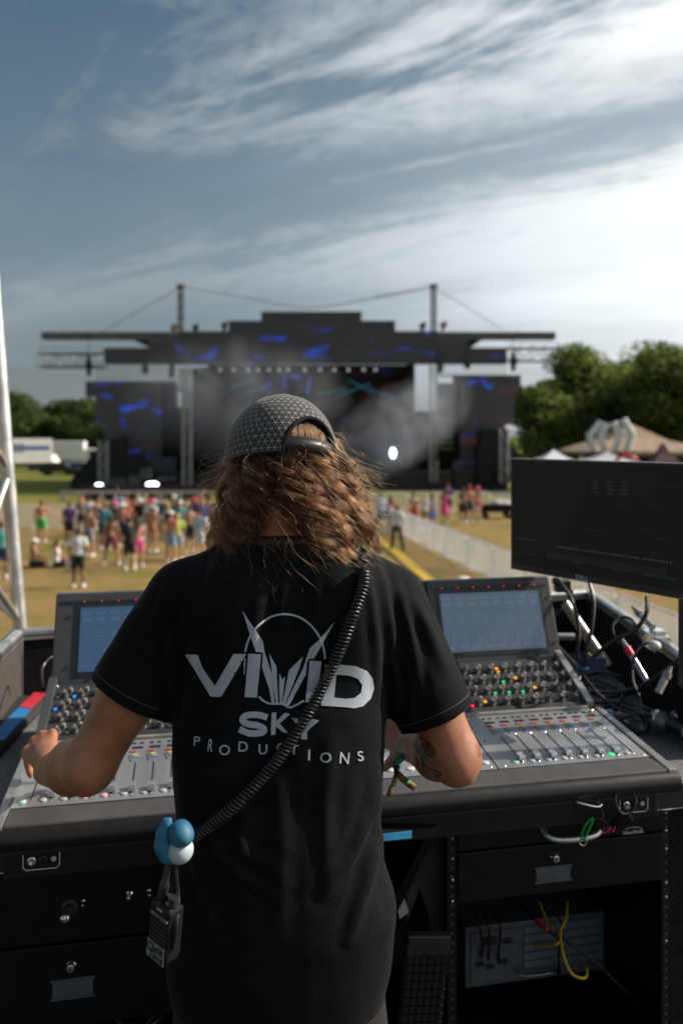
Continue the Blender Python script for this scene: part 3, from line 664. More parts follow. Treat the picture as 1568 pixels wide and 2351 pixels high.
# cable ramp across the walkway
b = MB(); A, B_ = Vector((6.0, 5.2, 0)), Vector((0.05, 48.0, 0)); dd = (B_ - A).normalized(); sd = Vector((dd.y, -dd.x, 0)); NS = 34
ramp = thing('cable_ramp', 'yellow cable ramp running along the walkway inside the right fence', 'cable ramp', (2.5, 26, 0))
SEGN = 46
ycap = M('ramp_yellow', (0.62, 0.40, 0.03), 0.55, var=0.15, scale=3); rbl = M('ramp_rubber', (0.03, 0.03, 0.028), 0.8, var=0.3, scale=4)
Q0, Q1 = gnd(965, 1318), gnd(862, 1236); dd = (Q1 - Q0).normalized(); sd = Vector((dd.y, -dd.x, 0)); base = Q0 - dd * 17
for i in range(40):
    s0 = base + dd * (i * 0.92); s1 = s0 + dd * 0.90
    def cross(o_, prof): return [o_ + sd * u + Vector((0, 0, z)) for u, z in prof]
    pr = [(-0.42, 0.012), (-0.2, 0.062), (0.2, 0.062), (0.42, 0.012)]; m1 = MB(); m1.add(cross(s0, pr) + cross(s1, pr), [(0, 4, 5, 1), (1, 5, 6, 2), (2, 6, 7, 3), (0, 1, 2, 3), (7, 6, 5, 4), (0, 3, 7, 4)])
    f = m1.build('ramp_section', rbl, ramp)
    pr = [(-0.21, 0.066), (-0.2, 0.078), (0.2, 0.078), (0.21, 0.066)]; m1 = MB(); m1.add(cross(s0, pr) + cross(s1, pr), [(0, 4, 5, 1), (1, 5, 6, 2), (2, 6, 7, 3), (0, 1, 2, 3), (7, 6, 5, 4), (0, 3, 7, 4)])
    m1.build('lid', ycap, f)
# cart on the grass and a white canister near the fence
p = gnd(1138, 1190); cart = thing('hand_cart', 'dark folding hand cart loaded with bags standing on the grass', 'cart', p)
b = MB(); b.box2((p.x - 0.85, p.y - 0.35, 0.35), (p.x + 0.85, p.y + 0.35, 0.75)); b.build('basket', BLKF, cart, bevel=0.04)
for sx in (-0.6, 0.6):
    for sy in (-0.38, 0.38): b = MB(); b.cyl((p.x + sx, p.y + sy - 0.05, 0.17), (p.x + sx, p.y + sy + 0.05, 0.17), 0.17, n=14); b.build('wheel', RUBBER, cart)
b = MB(); b.tube([(p.x - 0.85, p.y, 0.6), (p.x - 1.1, p.y, 0.95), (p.x - 1.1, p.y + 0.25, 0.95)], 0.02, 6); b.build('handle', BLK, cart)
b = MB(); b.sphere((p.x + 0.1, p.y, 0.82), (0.4, 0.28, 0.16), 12, 8).sphere((p.x + 0.5, p.y, 0.8), (0.25, 0.25, 0.14), 12, 8); tag(b.build('duffel_bag', M('bag_white', (0.55, 0.55, 0.57), 0.8), smooth=True), 'pale bag lying on top of the dark hand cart', 'bag')
p = at(1063, 1308, 9); q = MB(); q.lathe([(0.0, 0), (0.22, 0), (0.24, 0.1), (0.23, 0.42), (0.16, 0.5), (0.06, 0.53), (0.0, 0.53)], (at(1063, 0, 21).x, 21, 0.15), 16)
q.box2((at(1063, 0, 21).x - 0.3, 20.75, 0), (at(1063, 0, 21).x + 0.3, 21.25, 0.15)); tag(q.build('water_cooler', WHITE, smooth=True), 'white drinks cooler with a domed lid beside the walkway fence', 'cooler')

# ------------------------------------------------------------------ lorries, cars and tents far off
def lorry(name, label, p, L, H, rz, stripe, cab=True):
    o = thing(name, label, 'truck', p, rz)
    b = MB(); b.box2((-L / 2, -1.2, 1.0), (L / 2, 1.2, H)); bx = b.build('box_body', WHITE, o, world=False, bevel=0.05)
    if stripe:
        b = MB(); b.box2((-L / 2 + 0.3, -1.215, H * 0.66), (L / 2 - 0.2, 1.215, H * 0.78)); b.build('stripe', M('stripe_blue', (0.03, 0.09, 0.35), 0.5), bx, world=False)
        b = MB(); b.box2((-L * 0.14, -1.225, H * 0.60), (L * 0.10, 1.225, H * 0.84)); b.build('logo_panel', M('logo_blue', (0.16, 0.2, 0.32), 0.5), bx, world=False)
    b = MB(); b.box2((-L / 2, -0.9, 0.6), (L / 2 + 0.4, 0.9, 0.97)); b.build('chassis', BLK, o, world=False)
    b = MB(); b.prism([(L / 2 + 0.15, -1.1, 0.6), (L / 2 + 2.1, -1.1, 0.6), (L / 2 + 2.1, -1.1, 1.5), (L / 2 + 1.7, -1.1, 2.5), (L / 2 + 0.15, -1.1, 2.6)], (0, 2.2, 0)); c = b.build('cab', WHITE, o, world=False, bevel=0.06)
    b = MB(); b.box2((L / 2 + 0.7, -1.12, 1.5), (L / 2 + 1.6, 1.12, 2.3)); b.build('window', GLASS, c, world=False)
    for x in (-L / 2 + 1.2, -L / 2 + 2.2, L / 2 + 1.1):
        for y in (-1.05, 1.05): b = MB(); b.cyl((x, y - 0.14, 0.5), (x, y + 0.14, 0.5), 0.5, n=16); b.build('wheel', RUBBER, o, world=False)
    return o
lorry('box_truck', 'white box truck with a blue stripe parked beyond the left of the field', (at(30, 0, 98).x, 98, 0), 9.0, 4.0, R(205), True)
lorry('box_truck', 'plain white truck parked behind the striped box truck', (at(150, 0, 112).x, 112, 0), 5.5, 3.6, R(8), False)
def car(name, label, p, rz, mat, van=False):
    o = thing(name, label, 'car', p, rz); hh = 1.9 if van else 1.45
    b = MB(); b.prism([(-2.2, -0.9, 0.35), (2.2, -0.9, 0.35), (2.25, -0.9, 0.75), (1.2, -0.9, 0.95), (0.6, -0.9, hh), (-1.5, -0.9, hh), (-2.2, -0.9, 0.95)], (0, 1.8, 0)); bd = b.build('body', mat, o, world=False, bevel=0.08)
    b = MB(); b.prism([(1.0, -0.92, 0.97), (0.55, -0.92, hh - 0.1), (-1.45, -0.92, hh - 0.1), (-1.95, -0.92, 0.97)], (0, 1.84, 0)); b.build('window', GLASS, bd, world=False)
    for x in (-1.35, 1.4):
        for y in (-0.82, 0.82): b = MB(); b.cyl((x, y - 0.1, 0.33), (x, y + 0.1, 0.33), 0.33, n=16); b.build('wheel', RUBBER, o, world=False)
    return o
car('parked_car', 'dark car parked in front of the plain white truck', (at(140, 0, 88).x, 88, 0), R(6), M('car_dark', (0.02, 0.022, 0.03), 0.25, coat=0.6))
car('parked_van', 'white van parked right of the striped box truck', (at(112, 0, 104).x, 104, 0), R(-8), WHITE, True)
car('parked_car', 'silver car half hidden behind the black scaffold cover', (at(190, 0, 90).x, 90, 0), R(-3), M('car_silver', (0.5, 0.51, 0.53), 0.3, 0.5))
def tent(name, label, p, w_, d_, eave, peak, mat, group=None, legs=True):
    o = thing(name, label, 'tent', p, group=group)
    b = MB(); c = [(-w_ / 2, -d_ / 2), (w_ / 2, -d_ / 2), (w_ / 2, d_ / 2), (-w_ / 2, d_ / 2)]
    b.add([(x, y, eave) for x, y in c] + [(x * 0.45, y * 0.45, eave + (peak - eave) * 0.42) for x, y in c] + [(0, 0, peak)] + [(x, y, eave - 0.35) for x, y in c],
          [(0, 1, 5, 4), (1, 2, 6, 5), (2, 3, 7, 6), (3, 0, 4, 7), (4, 5, 8), (5, 6, 8), (6, 7, 8), (7, 4, 8), (0, 9, 10, 1), (1, 10, 11, 2), (2, 11, 12, 3), (3, 12, 9, 0)])
    b.build('canopy', mat, o, world=False)
    if legs:
        for x, y in c: b = MB(); b.cyl((x * 0.98, y * 0.98, 0), (x * 0.98, y * 0.98, eave), 0.05, n=6); b.build('pole', GALV, o, world=False)
    return o
tent('pop_up_tent', 'white pop-up tent behind the monitor next to the stage', (at(1270, 0, 62).x, 62, 0), 4.0, 4, 2.2, 3.3, M('tent_white', (0.7, 0.72, 0.78), 0.8, var=0.05, scale=1))
tent('pop_up_tent', 'pale grey tent right of the white pop-up tent, mostly behind the monitor', (at(1392, 0, 64).x, 64, 0), 5.0, 4, 2.2, 3.1, M('tent_grey', (0.45, 0.48, 0.5), 0.8, var=0.08, scale=1))
tent('big_top_tent', 'wide tan peaked tent roof under the oaks at the right', (at(1445, 0, 78).x, 78, 0), 12, 10, 2.9, 5.6, M('tent_tan', (0.34, 0.255, 0.175), 0.85, var=0.2, scale=1.0))
tent('dark_booth', 'small maroon peaked booth under the tan tent at the right edge', (at(1520, 0, 66).x, 66, 0), 2.2, 2, 2.2, 3.9, M('booth_maroon', (0.10, 0.035, 0.05), 0.8))
arch_m = M('arch_white', (0.72, 0.74, 0.77), 0.4, var=0.1, scale=2)
ar = thing('arch_sculpture', 'white angular arch sculpture standing before the tan tent', 'sculpture', (at(1400, 0, 70).x, 70, 0))
for pts in ([(1378, 968), (1352, 1000), (1362, 1034)], [(1392, 972), (1378, 1003), (1388, 1034)], [(1408, 970), (1424, 1000), (1410, 1034)], [(1430, 963), (1450, 998), (1438, 1034)]):
    b = MB(); q = [at(x, y, 70) for x, y in pts]; b.tube(q, [0.34, 0.36, 0.28], 5); b.build('strut', arch_m, ar)
b = MB(); a, c = at(1345, 1036, 70), at(1455, 1036, 70); b.box2((a.x, 69.5, 0), (c.x, 70.6, a.z)); b.build('plinth', M('plinth_dark', (0.05, 0.05, 0.055), 0.7), ar)
b = MB(); q = at(1350, 974, 70.5); b.box(q, (1.5, 0.3, 0.9)); b.build('side_banner', BLKF, ar)
rr = MB(); p = at(1437, 1062, 55); rr.tube([(p.x + 0.72 * math.cos(a), 55, p.z + 0.5 * math.sin(a)) for a in np.linspace(0, 6.28, 24, endpoint=False)], 0.13, 6, closed=True)
rr.box2((p.x - 0.1, 55, 0), (p.x + 0.1, 55.1, p.z - 0.5)); tag(rr.build('ring_sign', M('ring_red', (0.55, 0.03, 0.04), 0.5), smooth=True), 'round red ring on a post just above the monitor', 'sign')
# ================================================================== sound desk
YAW = math.atan2(0.186, 0.983); ZD = 3.54          # desk top
CON = Vector((-0.720, 1.610, ZD)); UD = Vector((math.cos(YAW), math.sin(YAW), 0)); VD = Vector((-math.sin(YAW), math.cos(YAW), 0))
def cw(u, v, w_): return CON + UD * u + VD * v + Vector((0, 0, w_))     # console frame to world
def text(body, size, o, xd, yd, mat, parent, name='lettering', ext=0.0004, align='CENTER', world=True, shear=0.0, bold=0.0):
    cu = bpy.data.curves.new('t', 'FONT'); cu.body = body; cu.size = size; cu.align_x = align; cu.align_y = 'CENTER'; cu.extrude = ext; cu.shear = shear; cu.offset = bold
    ob = bpy.data.objects.new('t', cu); COL.objects.link(ob); dg = bpy.context.evaluated_depsgraph_get(); dg.update()
    me = bpy.data.meshes.new_from_object(ob.evaluated_get(dg)); bpy.data.objects.remove(ob)
    xd, yd = Vector(xd).normalized(), Vector(yd).normalized(); zd = xd.cross(yd)
    mt = Matrix((xd, yd, zd)).transposed().to_4x4(); mt.translation = Vector(o); me.transform(mt)
    me.materials.clear(); me.materials.append(mat); me.name = name
    r = bpy.data.objects.new(name, me); COL.objects.link(r); adopt(r, parent, world); return r
CARPET = M('grey_carpet', (0.30, 0.303, 0.315), 0.95, var=0.5, scale=420, bump=0.8, bscale=500, spec=0.15)
ANTH = M('anthracite', (0.050, 0.054, 0.060), 0.42, var=0.12, scale=40, bump=0.06, bscale=700)
CHAR = M('charcoal_panel', (0.035, 0.037, 0.041), 0.45, var=0.15, scale=30, bump=0.05, bscale=600)
PLATE = M('brushed_plate', (0.44, 0.45, 0.46), 0.34, 0.7, var=0.10, scale=9, bump=0.06, bscale=400)
PAD = M('armrest_grey', (0.062, 0.062, 0.065), 0.55, var=0.08, scale=25, bump=0.12, bscale=500)
EDGE = M('worn_edge', (0.42, 0.41, 0.40), 0.45, 0.6, var=0.4, scale=30)
console = thing('mixing_console', 'wide grey mixing console with tilted screens, knobs and rows of faders', 'mixing console', CON, YAW)
U0, U1 = 0.03, 1.53
def cb(name, mat, bevel=0.0, par=None, smooth=False): 
    return lambda mb: mb.build(name, mat, par or console, world=False, bevel=bevel, smooth=smooth)
b = MB(); b.prism([(U0, 0.02, 0.0), (U0, 0.02, 0.050), (U0, 0.372, 0.078), (U0, 0.590, 0.166), (U0, 0.74, 0.166), (U0, 0.74, 0.0)], (U1 - U0, 0, 0)); b.build('chassis', CHAR, console, world=False)
b = MB(); pr = [(0.022, 0.056)] + [(0.022 - 0.026 * math.sin(a), 0.030 + 0.026 * math.cos(a)) for a in np.linspace(0, math.pi, 9)]
b.prism([(U0 - 0.004, v, w_) for v, w_ in pr] , (U1 - U0 + 0.03, 0, 0)); b.build('front_bumper', M('bumper_black', (0.010, 0.011, 0.013), 0.42, var=0.15, scale=50), console, world=False, smooth=True)
b = MB(); b.prism([(U0, 0.012, 0.052), (U0, 0.014, 0.060), (U0, 0.083, 0.063), (U0, 0.083, 0.045)], (U1 - U0, 0, 0)); b.build('armrest', PAD, console, world=False, bevel=0.003)
b = MB(); b.prism([(U1, 0.01, 0.045), (U1, 0.012, 0.062), (U1, 0.374, 0.092), (U1, 0.374, 0.04)], (0.022, 0, 0)); b.build('side_trim', M('trim_light', (0.30, 0.305, 0.31), 0.4, 0.6, var=0.08), console, world=False, bevel=0.003)
b = MB(); b.prism([(U0 - 0.022, 0.01, 0.045), (U0 - 0.022, 0.012, 0.062), (U0 - 0.022, 0.374, 0.092), (U0 - 0.022, 0.374, 0.04)], (0.022, 0, 0)); b.build('side_trim', M('trim_light'), console, world=False, bevel=0.003)
b = MB(); b.prism([(U1 - 0.018, 0.376, 0.085), (U1 - 0.018, 0.376, 0.105), (U1 - 0.018, 0.588, 0.196), (U1 - 0.018, 0.588, 0.165)], (0.022, 0, 0)); b.build('side_rail', M('trim_light'), console, world=False, bevel=0.002)
b = MB(); b.prism([(U0 - 0.004, 0.376, 0.085), (U0 - 0.004, 0.376, 0.105), (U0 - 0.004, 0.588, 0.196), (U0 - 0.004, 0.588, 0.165)], (0.022, 0, 0)); b.build('side_rail', ANTH, console, world=False, bevel=0.002)
def fz(v): return 0.0645 + (v - 0.085) * (0.0245 / 0.288)      # fader plate height
def kz(v): return 0.0885 + (v - 0.376) * (0.088 / 0.212)        # knob plate height
FN = Vector((0, -0.0848, 1)).normalized(); KN = Vector((0, -0.415, 1)).normalized()
FR_ = Matrix.Rotation(math.atan2(0.0245, 0.288), 3, 'X'); KR_ = Matrix.Rotation(math.atan2(0.088, 0.212), 3, 'X')
mods = [(0.03, 0.43), (0.432, 0.83), (0.832, 1.13), (1.132, 1.528)]
for (a, c) in mods:
    b = MB(); b.prism([(a, 0.085, 0.045), (a, 0.085, fz(0.085)), (a, 0.366, fz(0.366)), (a, 0.366, 0.045)], (c - a - 0.002, 0, 0)); b.build('fader_plate', PLATE, console, world=False, bevel=0.001)
    b = MB(); b.prism([(a, 0.378, 0.06), (a, 0.378, kz(0.378)), (a, 0.585, kz(0.585)), (a, 0.585, 0.06)], (c - a - 0.002, 0, 0)); b.build('knob_plate', CHAR, console, world=False, bevel=0.001)
b = MB(); b.box2((U0, 0.3665, 0.07), (U1 - 0.02, 0.3775, 0.096)); b.build('hinge_strip', M('strip_beige', (0.33, 0.315, 0.29), 0.45, 0.4, var=0.1), console, world=False, bevel=0.002)
# shared small meshes -----------------------------------------------------
def proto(mb, mat, smooth=False, name='p'):
    me = bpy.data.meshes.new(name); me.from_pydata(mb.v, [], mb.f)
    for m_ in (mat if isinstance(mat, list) else [mat]): me.materials.append(m_)
    if max(mb.mi, default=0) > 0: me.polygons.foreach_set('material_index', mb.mi)
    if smooth: me.shade_smooth(); me.set_sharp_from_angle(angle=R(40))
    return me
def inst(name, me, par, loc, rot=None, mat=None, scale=None):
    o = bpy.data.objects.new(name, me); COL.objects.link(o); o.parent = par
    M4 = (rot.to_4x4() if rot is not None else Matrix.Identity(4)); M4.translation = Vector(loc); o.matrix_basis = M4
    if scale: o.scale = scale
    if mat is not None: o.material_slots[0].link = 'OBJECT'; o.material_slots[0].material = mat
    return o
CAPM = M('fader_cap', (0.55, 0.56, 0.58), 0.28, 0.7, var=0.08, scale=60)
b = MB(); b.prism([(-0.0075, -0.0125, 0.004), (-0.0075, -0.0125, 0.010), (-0.0075, -0.009, 0.0165), (-0.0075, -0.003, 0.0125), (-0.0075, 0.003, 0.0125), (-0.0075, 0.009, 0.0165), (-0.0075, 0.0125, 0.010), (-0.0075, 0.0125, 0.004)], (0.015, 0, 0))
b.cur = 1; b.box2((-0.0065, -0.006, 0.0), (0.0065, 0.006, 0.004)); fcap = proto(b, [CAPM, BLK], name='fader_cap')
b = MB(); b.box2((-0.0013, -0.066, -0.0004), (0.0013, 0.066, 0.0005)); fslot = proto(b, BLK, name='fader_slot')
b = MB(); b.box2((-0.0065, -0.0036, 0), (0.0065, 0.0036, 0.0028)); btn = proto(b, WHITE, name='button')
b = MB(); b.box2((-0.013, -0.0045, 0), (0.013, 0.0045, 0.0012)); disp = proto(b, GLASS, name='scribble_strip')
b = MB(); b.lathe([(0.0075, 0), (0.0075, 0.0022), (0.006, 0.0034), (0.0001, 0.0036)], n=14); rbtn = proto(b, WHITE, True, 'select_button')
b = MB(); b.lathe([(0.0022, 0), (0.0022, 0.0018), (0.0001, 0.002)], n=8); dotm = proto(b, BLK, True, 'dot_button')
b = MB(); b.lathe([(0.0026, 0), (0.0028, 0.0010), (0.0018, 0.0020), (0.0001, 0.0022)], n=8); screw = proto(b, STEEL, True, 'screw')
kn = MB(); kn.lathe([(0.0105, 0), (0.0105, 0.003), (0.0092, 0.004), (0.0082, 0.017), (0.0074, 0.0185), (0.0001, 0.0188)], n=16); kn.cur = 1; kn.box2((-0.0007, 0.001, 0.0186), (0.0007, 0.0075, 0.0194))
KNOBG = M('knob_grey', (0.085, 0.083, 0.080), 0.5, var=0.15, scale=120); knob = proto(kn, [KNOBG, WHITE], True, 'knob')
kn = MB(); kn.lathe([(0.0062, 0), (0.0058, 0.012), (0.005, 0.0135), (0.0001, 0.0138)], n=12); knob_s = proto(kn, M('knob_tan', (0.27, 0.25, 0.22), 0.5), True, 'small_knob')
BC = {'yellow': M('button_yellow', (0.62, 0.50, 0.07), 0.45), 'blue': M('button_blue', (0.22, 0.32, 0.62), 0.45), 'red': M('button_red', (0.55, 0.06, 0.07), 0.45), 'grey': M('button_grey', (0.4, 0.41, 0.42), 0.5),
      'white': M('button_white', (0.62, 0.63, 0.66), 0.45), 'green': M('led_green', (0.05, 0.5, 0.2), 0.4, emit=(0.02, 0.65, 0.22), estr=0.9), 'pgreen': M('button_pale_green', (0.45, 0.62, 0.5), 0.4, emit=(0.2, 0.6, 0.35), estr=0.15), 'black': BLK,
      'pink': M('button_pink', (0.6, 0.36, 0.33), 0.45), 'orange': M('led_orange', (0.5, 0.25, 0.03), 0.4, emit=(1.0, 0.42, 0.02), estr=0.8), 'lblue': M('led_blue', (0.02, 0.2, 0.6), 0.4, emit=(0.02, 0.28, 1.0), estr=1.0), 'lred': M('led_red', (0.6, 0.02, 0.03), 0.4, emit=(1.0, 0.02, 0.04), estr=1.2)}
rb = random.Random(11)
def channel(u, capv, lit, cap=True):
    v0 = 0.178; inst('fader_slot', fslot, console, (u, v0, fz(v0) + 0.0006), FR_)
    inst('screw', screw, console, (u, 0.249, fz(0.249)), FR_); inst('screw', screw, console, (u, 0.104, fz(0.104)), FR_)
    if cap: inst('fader_cap', fcap, console, (u, capv, fz(capv)), FR_)
    inst('select_button', rbtn, console, (u - 0.016, 0.108, fz(0.108)), FR_, BC[lit])
    inst('yellow_button', btn, console, (u - 0.003, 0.283, fz(0.283)), FR_, BC['yellow']); inst('blue_button', btn, console, (u + 0.001, 0.272, fz(0.272)), FR_, BC['blue'])
    inst('red_button', btn, console, (u - 0.010, 0.302, fz(0.302)), FR_, BC['red']); inst('scribble_strip', disp, console, (u, 0.322, fz(0.322) + 0.0003), FR_)
    for k_ in range(2): inst('small_button', btn, console, (u - 0.009 + 0.018 * k_, 0.345, fz(0.345)), FR_, BC['black'], (0.7, 0.6, 0.8))
    for (du, v) in ((-0.017, 0.279), (-0.015, 0.268), (-0.013, 0.257)): inst('dot_button', dotm, console, (u + du, v, fz(v)), FR_)
marks = MB()
chs = [(0.067 + 0.0425 * i, 0.122 + 0.004 * math.sin(i * 1.9), ('pgreen', 'grey', 'grey', 'pink', 'pink', 'grey', 'grey', 'grey')[i], i > 0) for i in range(8)]
chs += [(0.474 + 0.0425 * i, 0.13, 'grey', True) for i in range(8)]
chs += [(1.200 + 0.042 * i, (0.118, 0.121, 0.119, 0.126, 0.122, 0.120, 0.119, 0.10)[i], ('pgreen', 'grey', 'grey', 'grey', 'grey', 'grey', 'green', 'grey')[i], i < 7) for i in range(8)]
for (u, cv, lit, cap) in chs:
    channel(u, cv, lit, cap)
    for k_ in range(9):
        for du in (-0.009, 0.011):
            v = 0.125 + k_ * 0.0135; marks.box((u + du, v, fz(v) + 0.0004), (0.003, 0.0012, 0.0005))
o = marks.build('printed_scale', M('print_white', (0.55, 0.56, 0.57), 0.6), console, world=False); o['kind'] = 'stuff'
for u in (0.05, 0.415, 0.445, 0.815, 0.845, 1.115, 1.15, 1.515):
    for v in (0.094, 0.355, 0.226): inst('screw', screw, console, (u, v, fz(v)), FR_, BLK if v == 0.226 else None)
    for v in (0.388, 0.575): inst('screw', screw, console, (u, v, kz(v)), KR_)
for i in range(4):      # keypad of the master section
    for j in range(6):
        u, v = 0.875 + 0.052 * j * 0.9, 0.115 + 0.05 * i; inst('master_button', rbtn, console, (u, v, fz(v)), FR_, BC['white'] if i < 2 else BC['grey'], (1.3, 1.0, 1.0))
cols = [('r', 1.200 + 0.042 * i) for i in range(8)] + [('l', 0.075 + 0.0425 * i) for i in range(8)] + [('m', 0.49 + 0.0425 * i) for i in range(8)]
for side, u in cols:
    ci = round((u - 1.200) / 0.042) if side == 'r' else 9
    for j in range(4):
        v = 0.412 + 0.042 * j
        if j == 0 and side == 'r' and ci == 7: pass
        inst('knob', knob, console, (u, v, kz(v)), KR_, None, (0.86, 0.86, 0.9)); inst('small_knob', knob_s, console, (u + 0.014, v + 0.017, kz(v + 0.017)), KR_, None, (0.85, 0.85, 0.85))
        lc = rb.choice(['green', 'black', 'orange', 'green', 'black', 'grey']) if side == 'r' and ci < 5 else rb.choice(['grey', 'black', 'black', 'grey', 'lblue' if side == 'l' else 'black'])
        if ci == 0: lc = 'lblue'
        if ci == 0 and j == 0: lc = 'lred'
        inst('key', btn, console, (u - 0.017, v - 0.004, kz(v - 0.004)), KR_, BC[lc], (0.6, 0.9, 1))
        inst('key', btn, console, (u - 0.017, v + 0.009, kz(v + 0.009)), KR_, BC['orange' if (ci + j) % 5 == 1 and side == 'r' and ci < 6 else 'black'], (0.6, 0.9, 1))
# screens ------------------------------------------------------------------
def screen_mat(name, tint, seed):
    m = bpy.data.materials.new(name); m.use_nodes = True; t = m.node_tree; b_ = t.nodes['Principled BSDF']
    b_.inputs['Base Color'].default_value = (0.02, 0.025, 0.03, 1); b_.inputs['Roughness'].default_value = 0.14
    tcn = t.nodes.new('ShaderNodeTexCoord'); br = t.nodes.new('ShaderNodeTexBrick'); br.inputs['Scale'].default_value = 26; br.inputs['Mortar Size'].default_value = 0.006; br.offset = 0.0
    br.inputs['Color1'].default_value = (*tint, 1); br.inputs['Color2'].default_value = (*[c * 1.04 for c in tint], 1); br.inputs['Mortar'].default_value = (*[c * 1.15 for c in tint], 1)
    mp = t.nodes.new('ShaderNodeMapping'); mp.inputs['Rotation'].default_value = (R(90), 0, 0); t.links.new(tcn.outputs['Object'], mp.inputs[0]); t.links.new(mp.outputs[0], br.inputs['Vector'])
    n = t.nodes.new('ShaderNodeTexNoise'); n.inputs['Scale'].default_value = 5; t.links.new(tcn.outputs['Object'], n.inputs['Vector'])
    mx = t.nodes.new('ShaderNodeMix'); mx.data_type = 'RGBA'; mx.blend_type = 'MULTIPLY'; mx.inputs['Factor'].default_value = 0.35; t.links.new(br.outputs['Color'], mx.inputs['A']); t.links.new(n.outputs['Color'], mx.inputs['B'])
    t.links.new(mx.outputs['Result'], b_.inputs['Emission Color']); b_.inputs['Emission Strength'].default_value = 1.0; return m  # blue emission stands in for reflected sky, plus dim screen content
SV0, SW0, SV1, SW1 = 0.592, 0.170, 0.682, 0.406
SU = Vector((0, SV1 - SV0, SW1 - SW0)); SL = SU.length; SUn = SU.normalized(); SN = Vector((1, 0, 0)).cross(SUn)   # faces the operator
SR = Matrix((Vector((1, 0, 0)), SUn, SN)).transposed()
def sp(u, h, d=0.0): return Vector((u, SV0, SW0)) + SUn * h + SN * d
for (a, c, s0, s1, tint) in ((0.03, 0.445, 0.100, 0.405, (0.026, 0.060, 0.120)), (0.449, 0.828, 0.49, 0.79, (0.03, 0.07, 0.13)), (0.832, 1.126, 0.862, 1.100, (0.03, 0.07, 0.13)), (1.130, 1.540, 1.168, 1.495, (0.050, 0.076, 0.112))):
    b = MB(); b.box((0, 0, -0.028), (c - a, SL, 0.055)); f = inst('screen_housing', proto(b, ANTH), console, sp((a + c) / 2, SL / 2), SR); md = f.modifiers.new('bevel', 'BEVEL'); md.width = 0.004; md.segments = 2
    def sub(name, mb, mat, loc, sm=False):
        o_ = inst(name, proto(mb, mat, sm), f, loc); return o_
    hl = SL / 2; uc = (a + c) / 2
    b = MB(); b.box((0, 0, 0.001), (s1 - s0 + 0.022, 0.190 + 0.010, 0.003)); sub('bezel', b, BLKP, ((s0 + s1) / 2 - uc, -0.006, 0))
    b = MB(); b.box((0, 0, 0), (s1 - s0, 0.178, 0.002)); sub('display', b, screen_mat('screen_sky_glow', tint, 1), ((s0 + s1) / 2 - uc, -0.006, 0.0034))
    b = MB(); rr_ = random.Random(int(a * 100)); ww = s1 - s0
    for k_ in range(8):
        x_ = -ww / 2 + ww * (k_ + 0.5) / 8
        for (yy, hh, w2) in ((0.072, 0.008, 0.7), (0.055, 0.012, 0.62), (0.02, 0.003, 0.5), (0.008, 0.003, 0.5), (-0.004, 0.003, rr_.uniform(0.2, 0.5)), (-0.05, rr_.uniform(0.02, 0.06), 0.09), (-0.075, 0.006, 0.6)): b.box((x_ + (0.012 if w2 == 0.09 else 0), yy, 0), (ww / 8 * w2, hh, 0.0006))
    q_ = sub('screen_readout', b, M('readout_%d' % int(a * 100), (0.02, 0.02, 0.02), 0.3, emit=tuple(c_ * 1.14 for c_ in tint), estr=1.0), ((s0 + s1) / 2 - uc, -0.006, 0.0046)); q_['kind'] = 'stuff'
    b = MB(); b.box((0, 0, 0), (c - a - 0.03, 0.006, 0.002)); sub('lamp_strip', b, BLK, (0, hl - 0.026, 0.0012))
    for k_ in range(7):
        if s0 + (k_ + 0.2) * (s1 - s0) / 6.4 < s1: inst('tally_lamp', dotm, f, (s0 - uc + (k_ + 0.2) * (s1 - s0) / 6.4, hl - 0.026, 0.0024), None, BC['lred'], (0.75, 0.75, 0.5))
    for x in (s0 - 0.03, s1 + 0.03):
        for y in (-0.08, 0.06): inst('bolt', dotm, f, (x - uc, y, 0.0005), None, BLK, (1.8, 1.8, 1.2))
    for x in (s0 + 0.03, s1 - 0.03): inst('bolt', dotm, f, (x - uc, -hl + 0.011, 0.0005), None, BLK, (1.8, 1.8, 1.2))
    b = MB(); b.box((0, 0, 0), (c - a - 0.002, 0.004, 0.04)); sub('top_cap', b, M('trim_light'), (0, hl + 0.0022, -0.028))
# underside face with jacks
b = MB(); b.box2((U0, 0.024, -0.056), (U1 - 0.02, 0.20, -0.002)); b.build('lower_fascia', M('fascia_black', (0.012, 0.012, 0.014), 0.5, spec=0.3), console, world=False, bevel=0.003)
def jacks(u, name):
    g = MB(); pts = [(u - 0.036, 0.021, -0.006), (u - 0.036, 0.021, -0.032), (u - 0.03, 0.021, -0.038), (u + 0.03, 0.021, -0.038), (u + 0.036, 0.021, -0.032), (u + 0.036, 0.021, -0.006)]
    g.tube(pts, 0.0011, 5); fr = g.build('jack_outline', WHITE, console, world=False)
    for (du, m_) in ((-0.019, STEEL), (0.004, BLKP)):
        g = MB(); g.lathe([(0.009, 0), (0.009, 0.003), (0.0065, 0.004), (0.0065, 0.009), (0.004, 0.009), (0.004, 0.003), (0.0001, 0.003)], (u + du, 0.023, -0.020), 12, Matrix.Rotation(R(90), 3, 'X')); g.build('jack_socket', m_, fr, world=False, smooth=True)
    g = MB(); g.cyl((u + 0.024, 0.0235, -0.020), (u + 0.024, 0.0225, -0.020), 0.0055, n=12); g.build('symbol_dot', BC['white'], fr, world=False)
jacks(0.105, 'left'); jacks(1.445, 'right')

